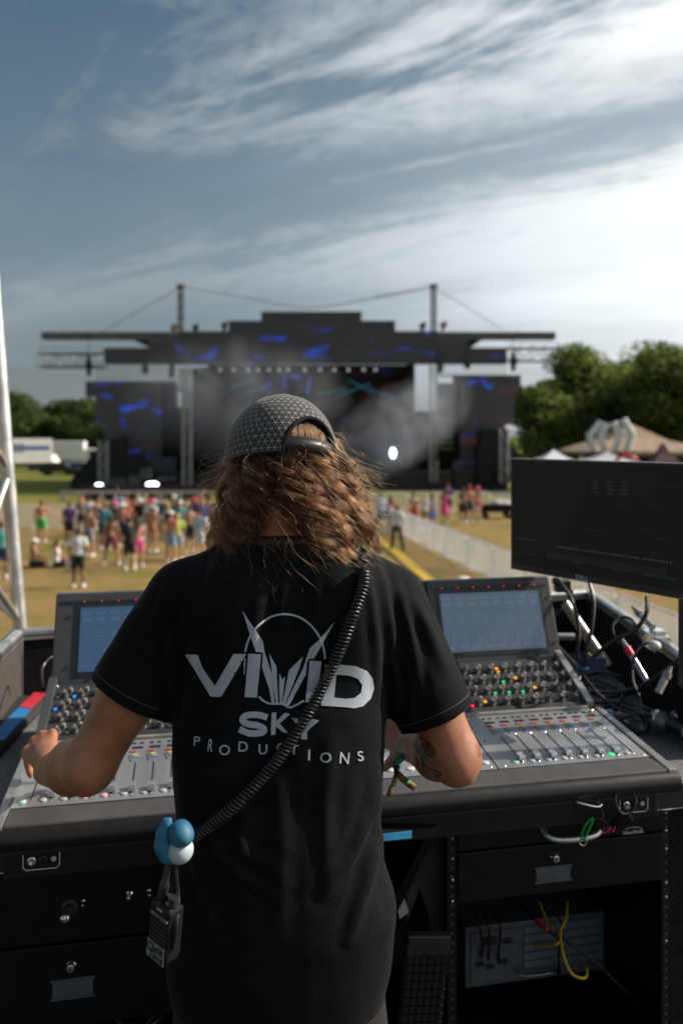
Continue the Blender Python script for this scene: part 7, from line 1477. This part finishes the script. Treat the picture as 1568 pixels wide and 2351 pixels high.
for k_ in range(390):
    ph = rg.uniform(-math.pi, math.pi)
    if span(ph) < R(64): continue
    lay = rg.uniform(0, 1); z0 = 0.036 - 0.046 * (1 - lay) * rg.uniform(0.2, 1) - 0.016 * math.sin(ph); gap = math.exp(-((ph + R(8)) / R(20)) ** 2)
    ln = rg.uniform(0.192, 0.226) * (1 - 0.30 * gap) * (1.0 + 0.06 * math.sin(ph)); rb_ = 0.104 + 0.050 * lay * (1 - 0.30 * gap) + rg.uniform(-0.004, 0.008)
    lock_(ph, z0, ln, rb_, 44, rg.uniform(0.0035, 0.0080), flip=rg.uniform(-0.01, 0.07), amp=0.0155 + 0.006 * coh(ph, 4) + rg.uniform(-0.003, 0.005), wav=2.8 + 0.9 * coh(ph, 9) + rg.uniform(-0.15, 0.15), phase=5.0 * coh(ph * 1.3, 1.5) + 1.6 * round(3 * lay) + rg.uniform(-0.45, 0.45), sway=(0.30 * coh(ph, 2.2) + rg.uniform(-0.10, 0.10) + 0.40 * gap * (1 if ph > -R(8) else -1)))
for k_ in range(70):     # curls lying against the rim of the cap
    ph = rg.uniform(-1.2, 1.9); lock_(ph, 0.040 - 0.012 * math.sin(ph), rg.uniform(0.07, 0.12), rg.uniform(0.108, 0.130), 16, 0.0035, flip=rg.uniform(0.0, 0.05), amp=rg.uniform(0.012, 0.020), wav=rg.uniform(1.2, 2.0), phase=rg.uniform(0, 6.28), sway=rg.uniform(-0.6, 0.6))
for k_ in range(60):     # ringlets over the collar and the right shoulder
    ph = rg.uniform(R(14), R(95)); lock_(ph, 0.01, rg.uniform(0.215, 0.240), rg.uniform(0.128, 0.152), 20, rg.uniform(0.0022, 0.0042), flip=rg.uniform(0.02, 0.09), amp=rg.uniform(0.010, 0.017), wav=rg.uniform(2.4, 3.6), phase=rg.uniform(0, 6.28), sway=rg.uniform(-0.2, 0.15))
for k_ in range(30):
    ph = rg.uniform(-R(100), -R(32)); lock_(ph, 0.01, rg.uniform(0.20, 0.222), rg.uniform(0.125, 0.150), 20, rg.uniform(0.0022, 0.0042), flip=rg.uniform(0.0, 0.08), amp=rg.uniform(0.010, 0.017), wav=rg.uniform(2.2, 3.2), phase=rg.uniform(0, 6.28), sway=rg.uniform(-0.15, 0.25))
for k_ in range(760):    # flyaways
    ph = rg.uniform(-2.0, 2.0); lock_(ph, rg.uniform(-0.06, 0.045), rg.uniform(0.05, 0.22), rg.uniform(0.13, 0.172), 1, 0.004, flip=rg.uniform(-0.05, 0.15), amp=rg.uniform(0.01, 0.026), wav=rg.uniform(0.9, 2.4), phase=rg.uniform(0, 6.28), sway=rg.uniform(-0.6, 0.6))
for k_ in range(420):    # hair seen through the opening of the cap
    th = math.pi + rg.uniform(-0.62, 0.62); dth = rg.uniform(-0.06, 0.06); lf = rg.uniform(0.925, 0.955)
    strands.append(np.array([kl(capp(th + dth * t_ * t_, 0.50 + 0.56 * t_) * lf)[:] for t_ in tt]) + rg.normal(size=3) * 0.0012); radii.append(rg.uniform(0.0003, 0.0005))
Pn = np.stack(strands); rad_ = np.array(radii)[:, None] * 0.50 * (1 - 0.6 * tt[None, :] ** 2); nS = len(strands)
hcv = bpy.data.hair_curves.new('hair'); hcv.add_curves([NPT] * nS); hcv.position_data.foreach_set('vector', Pn.astype(np.float32).ravel())
ra_ = hcv.attributes.get('radius') or hcv.attributes.new('radius', 'FLOAT', 'POINT'); ra_.data.foreach_set('value', rad_.astype(np.float32).ravel())
hcv.materials.append(HAIR); hair = bpy.data.objects.new('hair', hcv); COL.objects.link(hair); adopt(hair, man); hair['kind'] = 'stuff'
hb = Solid(tuple(HC - Vector((0.2, 0.2, 0.2))), tuple(HC + Vector((0.2, 0.2, 0.15))), 0.006)
hb.ell(HC + HR @ Vector((0, -0.012, 0.006)), (0.081, 0.098, 0.096), 0, HR); hb.ell(Vector((AXC[0] - 0.07, AXC[1] - 0.005, HC.z - 0.06)), (0.050, 0.065, 0.085), 0.03); hb.ell(Vector((AXC[0] + 0.065, AXC[1] - 0.01, HC.z - 0.06)), (0.062, 0.075, 0.088), 0.03); hb.ell(Vector((AXC[0] - 0.01, AXC[1] - 0.03, HC.z - 0.03)), (0.09, 0.075, 0.055), 0.03)
V, F = hb.mesh(); np_mesh('hair_under', V, F, M('hair_dark', (0.030, 0.015, 0.008), 0.9, var=0.4, scale=300, bump=0.5, bscale=400, spec=0.05), man)
# ================================================================== the audience
SK = [M('skin_tan', (0.42, 0.22, 0.13), 0.5, var=0.08), M('skin_light', (0.55, 0.32, 0.22), 0.5, var=0.08), M('skin_brown', (0.22, 0.115, 0.07), 0.5, var=0.08), M('skin_red', (0.48, 0.21, 0.14), 0.5, var=0.08)]
COLS = {'white': (0.68, 0.69, 0.72), 'black': (0.018, 0.018, 0.02), 'teal': (0.03, 0.28, 0.30), 'pink': (0.75, 0.03, 0.25), 'red': (0.55, 0.02, 0.03), 'orange': (0.70, 0.17, 0.03), 'green': (0.04, 0.50, 0.05), 'neon': (0.42, 0.70, 0.05), 'blue': (0.03, 0.08, 0.40), 'navy': (0.02, 0.03, 0.09), 'purple': (0.11, 0.04, 0.20), 'denim': (0.20, 0.32, 0.44), 'grey': (0.24, 0.24, 0.25), 'lightblue': (0.36, 0.50, 0.72), 'maroon': (0.20, 0.025, 0.04), 'olive': (0.075, 0.075, 0.035), 'yellow': (0.65, 0.48, 0.05), 'khaki': (0.33, 0.26, 0.16), 'brown': (0.10, 0.055, 0.03), 'blond': (0.42, 0.28, 0.11)}
def CM(c):
    g = sum(COLS[c]) / 3; return M('cloth_' + c, tuple(0.80 * v + 0.20 * g for v in COLS[c]), 0.85, var=0.15, scale=9)
def jointset(pose):
    J = dict(head=(0, 0.02, 1.62), neck=(0, 0, 1.47), sL=(-0.19, 0, 1.40), sR=(0.19, 0, 1.40), pel=(0, 0, 0.95), hL=(-0.09, 0, 0.90), hR=(0.09, 0, 0.90), kL=(-0.11, 0.03, 0.50), kR=(0.12, 0.02, 0.50), fL=(-0.12, -0.02, 0.08), fR=(0.15, 0.0, 0.08))
    arms = dict(down=((-0.25, -0.03, 1.13), (-0.25, 0.05, 0.88), (0.25, -0.03, 1.13), (0.26, 0.04, 0.88)), phone=((-0.24, 0.05, 1.14), (-0.12, 0.27, 1.26), (0.25, 0.06, 1.14), (0.12, 0.28, 1.25)), hips=((-0.36, -0.05, 1.18), (-0.19, 0.04, 1.00), (0.25, -0.03, 1.13), (0.26, 0.06, 0.88)),
                up=((-0.30, 0.10, 1.62), (-0.24, 0.16, 1.88), (0.25, -0.02, 1.13), (0.27, 0.05, 0.88)), out=((-0.25, -0.02, 1.13), (-0.25, 0.08, 0.88), (0.40, 0.08, 1.20), (0.60, 0.18, 1.08)), sit=((-0.25, 0.05, 0.50), (-0.20, 0.28, 0.36), (0.25, 0.05, 0.50), (0.20, 0.28, 0.36)), wide=((-0.26, -0.03, 1.12), (-0.27, 0.06, 0.87), (0.27, 0.02, 1.14), (0.15, 0.24, 1.02)))
    J['eL'], J['wL'], J['eR'], J['wR'] = arms[pose]
    if pose == 'wide': J.update(kL=(-0.17, 0.03, 0.50), kR=(0.18, 0.02, 0.50), fL=(-0.24, -0.02, 0.08), fR=(0.26, 0.0, 0.08))
    if pose == 'sit':
        for k_, v in dict(head=(0, 0.06, 0.86), neck=(0, 0.02, 0.72), sL=(-0.19, 0, 0.65), sR=(0.19, 0, 0.65), pel=(0, 0, 0.18), hL=(-0.1, 0.02, 0.14), hR=(0.1, 0.02, 0.14), kL=(-0.30, 0.34, 0.20), kR=(0.30, 0.34, 0.20), fL=(0.08, 0.42, 0.07), fR=(-0.08, 0.36, 0.07)).items(): J[k_] = v
    return {k_: Vector(v) for k_, v in J.items()}
def fig(name, pose, fem, top, bottom, hat, hairlen, extra=()):
    """a standing or seated figure, facing +Y, feet on z = 0"""
    J = jointset(pose); root = thing(name, '', 'person'); sc_ = 0.94 if fem else 1.0; lo, hi = (-0.75, -0.5, -0.02), (0.75, 0.6, 2.05); rs = 0.020
    def new(): return Solid(lo, hi, rs)
    def put_(s_, nm, mat, it=2): V, F = s_.mesh(); return np_mesh(nm, relax(V, F, it), F, mat, root, world=False) if len(F) else None
    b_ = new(); wd = 0.13 if fem else 0.15; pel, nk = J['pel'], J['neck']
    b_.ell(J['head'], (0.075, 0.092, 0.115), 0.0); b_.cone(J['head'] - Vector((0, 0.02, 0.06)), nk, 0.05, 0.055, 0.02); b_.ell(J['head'] + Vector((0, 0.09, -0.02)), (0.014, 0.02, 0.02), 0.02)
    ch = nk.lerp(pel, 0.32); b_.ell(ch, (wd + 0.02, 0.10, 0.18), 0.04); b_.ell(nk.lerp(pel, 0.68), (wd - 0.01 - (0.02 if fem else 0), 0.085, 0.15), 0.05); b_.ell(pel, (wd + (0.02 if fem else 0), 0.105, 0.12), 0.05)
    b_.cone(nk - Vector((0, 0, 0.03)), J['sL'], 0.05, 0.055, 0.03); b_.cone(nk - Vector((0, 0, 0.03)), J['sR'], 0.05, 0.055, 0.03); ar = 0.8 if fem else 1.0
    for s_ in 'LR':
        b_.cone(J['s' + s_], J['e' + s_], 0.052 * ar, 0.041 * ar, 0.02); b_.cone(J['e' + s_], J['w' + s_], 0.041 * ar, 0.028 * ar, 0.015); d_ = (J['w' + s_] - J['e' + s_]).normalized(); b_.cone(J['w' + s_], J['w' + s_] + d_ * 0.13, 0.034 * ar, 0.022, 0.012, flat=None)
        b_.cone(J['h' + s_], J['k' + s_], 0.082, 0.055, 0.03); b_.cone(J['k' + s_].lerp(J['f' + s_], 0.0), J['k' + s_].lerp(J['f' + s_], 0.35), 0.052, 0.056, 0.02); b_.cone(J['k' + s_].lerp(J['f' + s_], 0.35), J['f' + s_], 0.055, 0.036, 0.02); b_.cone(J['f' + s_] + Vector((0, -0.03, -0.03)), J['f' + s_] + Vector((0, 0.14, -0.045)), 0.036, 0.028, 0.015)
    put_(b_, 'body', SK[0])
    if top in ('tee', 'tank', 'dress', 'bra'):
        t_ = new()
        if top != 'bra': t_.ell(ch, (wd + 0.045, 0.122, 0.20), 0.0); t_.ell(nk.lerp(pel, 0.68), (wd + 0.018, 0.112, 0.17), 0.05); t_.ell(pel + Vector((0, 0, 0.02)), (wd + 0.03, 0.125, 0.11), 0.05)
        else: t_.ell(ch - Vector((0, 0, 0.02)), (wd + 0.032, 0.115, 0.06), 0.0)
        if top == 'tee':
            for s_ in 'LR':
                a, e = J['s' + s_], J['e' + s_]; t_.cone(nk - Vector((0, 0, 0.04)), a, 0.062, 0.068, 0.03); h = a.lerp(e, 0.66); d_ = (e - a).normalized(); t_.cone(a, h + d_ * 0.06, 0.068, 0.070, 0.03, cut=[(h, d_)])
        if top == 'dress': t_.loft([(0.52, pel.x, 0, 0.25, 0.2), (0.75, pel.x, 0, 0.21, 0.16), (0.98, pel.x, 0, 0.16, 0.13)], 0.04, 2.0)
        put_(t_, 'top', CM('white'))
    if bottom in ('shorts', 'pants', 'skirt', 'brief'):
        t_ = new(); t_.ell(pel, (wd + 0.032, 0.125, 0.125), 0.0); fr = {'shorts': 0.86, 'brief': 0.12, 'pants': 1.0, 'skirt': 0.5}[bottom]
        if bottom == 'skirt': t_.loft([(0.52, pel.x, 0, 0.23, 0.18), (0.95, pel.x, 0, 0.165, 0.13)], 0.03, 2.0)
        else:
            for s_ in 'LR':
                a, e = J['h' + s_], J['k' + s_]; h = a.lerp(e, fr); d_ = (e - a).normalized(); t_.cone(a, h, 0.104, 0.090 if bottom == 'shorts' else 0.092, 0.04, cut=[(h, d_)] if fr < 1 else None)
                if bottom == 'pants': t_.cone(e, J['f' + s_] + Vector((0, 0, 0.02)), 0.088, 0.07, 0.03)
        put_(t_, 'bottoms', CM('black'))
    t_ = new(); hd = J['head']; t_.ell(hd + Vector((0, -0.018, 0.025)), (0.086, 0.096, 0.108), 0.0)
    if hairlen: t_.cone(hd + Vector((0, -0.06, 0.0)), hd + Vector((0.01, -0.09, -hairlen)), 0.075, 0.055, 0.03)
    fcut = t_._sl(np.array(hd) - 0.3, np.array(hd) + 0.3); sl, X, Y, Z = fcut; t_.f[sl] = np.maximum(t_.f[sl], np.minimum((Y - hd.y - 0.035), -(Z - hd.z - 0.03)) * 0 + np.where(Z < hd.z + 0.03, Y - hd.y - 0.02, -1.0).astype(np.float32)); put_(t_, 'hair', M('hair_brown', (0.06, 0.033, 0.018), 0.6), 1)
    if hat:
        m_ = MB(); z0 = hd.z + 0.045; m_.lathe([(0.105, 0.0), (0.104, 0.03), (0.085, 0.075), (0.045, 0.100), (0.0001, 0.106)], (0, hd.y - 0.012, z0), 16)
        if hat == 'cap':
            n_ = len(m_.v); m_.add([(-0.075, hd.y + 0.06, z0 + 0.006), (0.075, hd.y + 0.06, z0 + 0.006), (0.06, hd.y + 0.165, z0 - 0.008), (0.0, hd.y + 0.185, z0 - 0.006), (-0.06, hd.y + 0.165, z0 - 0.008), (-0.075, hd.y + 0.06, z0 + 0.012), (0.075, hd.y + 0.06, z0 + 0.012), (0.06, hd.y + 0.165, z0 - 0.003), (0.0, hd.y + 0.185, z0), (-0.06, hd.y + 0.165, z0 - 0.003)], [(0, 4, 3, 2, 1), (5, 6, 7, 8, 9), (0, 1, 6, 5), (1, 2, 7, 6), (2, 3, 8, 7), (3, 4, 9, 8), (4, 0, 5, 9)])
        else: m_.lathe([(0.10, 0.0), (0.19, -0.02), (0.195, -0.016), (0.10, 0.012)], (0, hd.y - 0.012, z0), 16)
        m_.build('hat', CM('white'), root, world=False, smooth=True)
    for s_ in 'LR':
        f = J['f' + s_]; t_ = Solid(tuple(f + Vector((-0.1, -0.14, -0.12))), tuple(f + Vector((0.1, 0.25, 0.12))), 0.018); t_.cone(f + Vector((0, -0.035, -0.03)), f + Vector((0, 0.15, -0.04)), 0.05, 0.042, 0.02); t_.cone(f + Vector((0, -0.01, 0.0)), f + Vector((0, 0.0, 0.04)), 0.045, 0.045, 0.02); V, F = t_.mesh(); V[:, 2] = np.maximum(V[:, 2], 0.003); np_mesh('shoe', V, F, CM('white'), root, world=False)
    if 'backpack' in extra:
        t_ = new(); t_.ell(ch + Vector((0, -0.20, -0.06)), (0.15, 0.10, 0.22), 0.0); put_(t_, 'backpack', CM('black'))
    if 'phone' in extra:
        m_ = MB(); m_.box((0, 0.41, 1.30), (0.075, 0.012, 0.15)); m_.build('phone', BLK, root, world=False)
    if 'bag' in extra:
        t_ = new(); w_ = J['wL'] + Vector((0, 0.05, -0.24)); t_.ell(w_, (0.12, 0.07, 0.14), 0.0); put_(t_, 'carrier_bag', CM('lightblue'))
    return root
protos = {}
def person(key, x, feet, h, ang, label, skin=0, group='crowd', **mats):
    """feet: picture height of the feet, h: body height in metres; mats: part name -> colour"""
    if key not in protos: protos[key] = fig('person', *key)
    p = gnd(x, feet) if feet else None; root = protos[key]
    o = dup(root, p, ang, h / (1.74 if key[0] != 'sit' else 1.74), label, group)
    for c in o.children:
        nm = c.name.split('.')[0]; col = mats.get(nm)
        if nm == 'body' and c.material_slots: c.material_slots[0].link = 'OBJECT'; c.material_slots[0].material = SK[skin]
        elif nm == 'hair': c.material_slots[0].link = 'OBJECT'; c.material_slots[0].material = M('hair_' + mats.get('hair', 'brown'), COLS[mats.get('hair', 'brown')], 0.6)
        elif col: c.material_slots[0].link = 'OBJECT'; c.material_slots[0].material = CM(col)
        elif nm == 'shoe': c.material_slots[0].link = 'OBJECT'; c.material_slots[0].material = CM(mats.get('shoe', 'white'))
    return o
TEE = lambda pose, hat=None, fem=False, hl_=0, ex=(): (pose, fem, 'tee', 'shorts', hat, hl_, ex)
BARE = lambda pose, hat=None: (pose, False, None, 'shorts', hat, 0, ())
BIK = lambda pose, hat=None, b='brief': (pose, True, 'bra', b, hat, 0.22, ())
DR = lambda pose: (pose, True, 'dress', None, None, 0.3, ())
G1 = 'people in the left crowd'; G2 = 'people behind the right fence'
person(TEE('down', None, False, 0, ('bag',)), 180, 1350, 1.74, 0.1, 'person in a white T-shirt and black shorts carrying a white bag, nearest on the left', 2, G1, top='white', bottoms='black', hair='black', carrier_bag='white')
person(('sit', False, None, 'shorts', 'cap', 0, ()), 76, 1304, 1.7, -0.9, 'bare-chested person in a white cap sitting on the grass', 0, G1, bottoms='black', hat='white')
person(('sit', True, 'tank', 'shorts', None, 0.15, ()), 130, 1304, 1.65, -1.2, 'person in a pale pink top sitting on the grass beside the white cap', 1, G1, top='white', bottoms='black')
person(BARE('phone'), 205, 1278, 1.76, -0.4, 'bare-backed person in dark shorts standing in front of the purple jersey', 0, G1, bottoms='grey')
person(BIK('wide', None, 'shorts'), 256, 1298, 1.72, 0.1, 'person with bare back in patterned maroon shorts, legs wide apart', 0, G1, top='black', bottoms='maroon', hair='black')
person(TEE('phone', None, False, 0, ('backpack', 'phone')), 298, 1310, 1.74, 0.25, 'person with a black backpack and black shorts holding up a phone', 1, G1, top='black', bottoms='black', hair='black', shoe='white')
person(BIK('down', None, 'shorts'), 318, 1302, 1.62, 0.5, 'person in bright pink shorts just right of the black backpack', 0, G1, top='pink', bottoms='pink')
person(BIK('hips'), 350, 1268, 1.72, -0.1, 'person in an orange bikini in the middle of the left crowd', 0, G1, top='orange', bottoms='orange')
person(BARE('hips', 'cap'), 392, 1292, 1.78, -0.15, 'bare-backed person in a white cap and pale denim shorts', 3, G1, bottoms='denim', hat='white')
person(TEE('down', None, True, 0.2), 408, 1288, 1.68, 0.2, 'person in a neon green top beside the pale denim shorts', 0, G1, top='neon', bottoms='denim', hair='blond')
person(TEE('up'), 240, 1262, 1.80, 0.0, 'person in a teal T-shirt with one arm raised', 0, G1, top='teal', bottoms='navy')
person(TEE('down', 'hat'), 264, 1252, 1.76, 0.0, 'person in a bright pink sun hat in the left crowd', 1, G1, top='black', bottoms='grey', hat='pink')
person(BARE('down', 'hat'), 282, 1256, 1.74, 0.1, 'bare-chested person in a white sun hat behind the black backpack', 3, G1, bottoms='navy', hat='white')
person(TEE('down', 'hat'), 347, 1246, 1.80, 0.0, 'person in a red sun hat behind the orange bikini', 1, G1, top='white', bottoms='khaki', hat='red')
person(TEE('phone'), 458, 1284, 1.76, -0.3, 'person in a long pale blue shirt at the right end of the left crowd', 1, G1, top='lightblue', bottoms='white')
person(TEE('down', None, False, 0, ()), 160, 1252, 1.74, 0.0, 'person in a dark purple jersey at the left end of the crowd', 2, G1, top='purple', bottoms='black')
person(BARE('out'), 96, 1246, 1.74, 0.2, 'bare-chested person in bright green shorts by the left barrier', 3, G1, bottoms='green')
person(TEE('down'), 4, 1330, 1.78, 0.4, 'person in a blue shirt half hidden behind the truss tower', 2, G1, top='teal', bottoms='navy')
person(BARE('down'), 436, 1270, 1.80, 0.1, 'bare-backed person in black shorts near the right end of the left crowd', 1, G1, bottoms='black')
rows_ = [('white', 'grey', 205, 1232), ('grey', 'navy', 222, 1238), ('orange', 'black', 292, 1240), ('maroon', 'khaki', 306, 1234), ('black', 'denim', 322, 1238), ('lightblue', 'black', 334, 1230), ('navy', 'grey', 366, 1240), ('yellow', 'navy', 378, 1232), ('teal', 'black', 414, 1242), ('white', 'navy', 428, 1234), ('purple', 'denim', 446, 1238), ('blue', 'white', 468, 1240), ('grey', 'olive', 262, 1228), ('red', 'black', 480, 1232), ('khaki', 'black', 188, 1228), ('white', 'olive', 358, 1224), ('black', 'orange', 400, 1226), ('pink', 'navy', 316, 1222), ('lightblue', 'maroon', 276, 1222), ('orange', 'denim', 452, 1222), ('white', 'maroon', 498, 1238), ('navy', 'khaki', 516, 1232), ('black', 'red', 540, 1236), ('grey', 'black', 562, 1230)]
rp_ = random.Random(3); poses = ['down', 'phone', 'hips', 'up', 'out']; hats = [None, None, 'cap', None, 'hat', None]
for i, (tp_, bt_, x, fy) in enumerate(rows_):
    bare = i % 4 == 1; ht = hats[i % 6]; hc = ('white', 'black', 'red', 'blue')[i % 4]; po = poses[i % 5]; hn = {'cap': f'a {hc} cap, ', 'hat': f'a {hc} sun hat, '}.get(ht, '')
    if bare: person(BARE(po, ht), x, fy, 1.66 + 0.16 * rp_.random(), rp_.uniform(-0.4, 0.4), f'bare-backed person in {hn}{bt_} shorts next to the {rows_[i - 1][0]} top in the back rows', i % 4, G1, bottoms=bt_, hat=hc, hair=('brown', 'black', 'blond')[i % 3])
    elif i % 3 == 2: person(TEE(po, ht, True, 0.22), x, fy, 1.58 + 0.14 * rp_.random(), rp_.uniform(-0.4, 0.4), f'long-haired person in {hn}a {tp_} top and {bt_} shorts in the back rows', i % 4, G1, top=tp_, bottoms=bt_, hat=hc, hair=('brown', 'black', 'blond')[i % 3])
    else: person(TEE(po, ht), x, fy, 1.68 + 0.16 * rp_.random(), rp_.uniform(-0.4, 0.4), f'person in {hn}a {tp_} T-shirt and {bt_} shorts in the back rows', i % 4, G1, top=tp_, bottoms=bt_, hat=hc, hair=('brown', 'black', 'blond')[i % 3])
person(('wide', False, 'tee', 'pants', None, 0, ()), 911, 1264, 1.74, -0.5, 'person in a white T-shirt and olive trousers standing in the walkway', 2, G2, top='white', bottoms='olive', hair='black', shoe='black')
person(TEE('down'), 874, 1222, 1.78, 0.2, 'person in a light blue T-shirt near the end of the walkway', 1, G2, top='lightblue', bottoms='navy')
person(TEE('phone', None, True, 0.25), 896, 1218, 1.66, 0.6, 'person with long brown hair and a pink top behind the walkway', 0, G2, top='maroon', bottoms='black')
person(BARE('down'), 950, 1216, 1.74, 0.0, 'bare-chested person in bright red shorts beyond the right fence', 1, G2, bottoms='red')
person(TEE('hips', None, True, 0.15), 974, 1218, 1.70, -0.6, 'person in a cream top leaning at the right fence', 1, G2, top='white', bottoms='khaki', hair='blond')
person(('down', True, 'tank', 'skirt', 'cap', 0.2, ()), 992, 1214, 1.72, 0.3, 'person in a grey top and royal blue skirt beyond the right fence', 0, G2, top='grey', bottoms='blue', hat='khaki')
person(DR('out'), 1021, 1204, 1.74, -0.2, 'person with very long hair in a bright pink dress, arm stretched out', 0, G2, top='pink')
person(TEE('down'), 1028, 1190, 1.86, 0.0, 'person in a purple T-shirt behind the pink dress', 1, G2, top='purple', bottoms='black')
person(BIK('down', None, 'shorts'), 1062, 1203, 1.80, 0.2, 'dark-haired person in a black top and black shorts by the navy shorts', 2, G2, top='black', bottoms='black', hair='black')
person(BARE('hips', 'cap'), 1077, 1200, 1.88, 0.1, 'bare-backed person in navy shorts and a red cap', 3, G2, bottoms='navy', hat='red')
person(BIK('down', 'hat'), 1096, 1198, 1.78, -0.2, 'person in a bright pink sun hat on the grass right of the navy shorts', 1, G2, top='pink', bottoms='pink', hat='pink')
person(TEE('down'), 1560, 1100, 1.80, 0.1, 'person in an orange shirt far off above the monitor', 1, G2, top='orange', bottoms='black')
def drop(o):
    for c in list(o.children): drop(c)
    bpy.data.objects.remove(o)
for r_ in protos.values(): drop(r_)
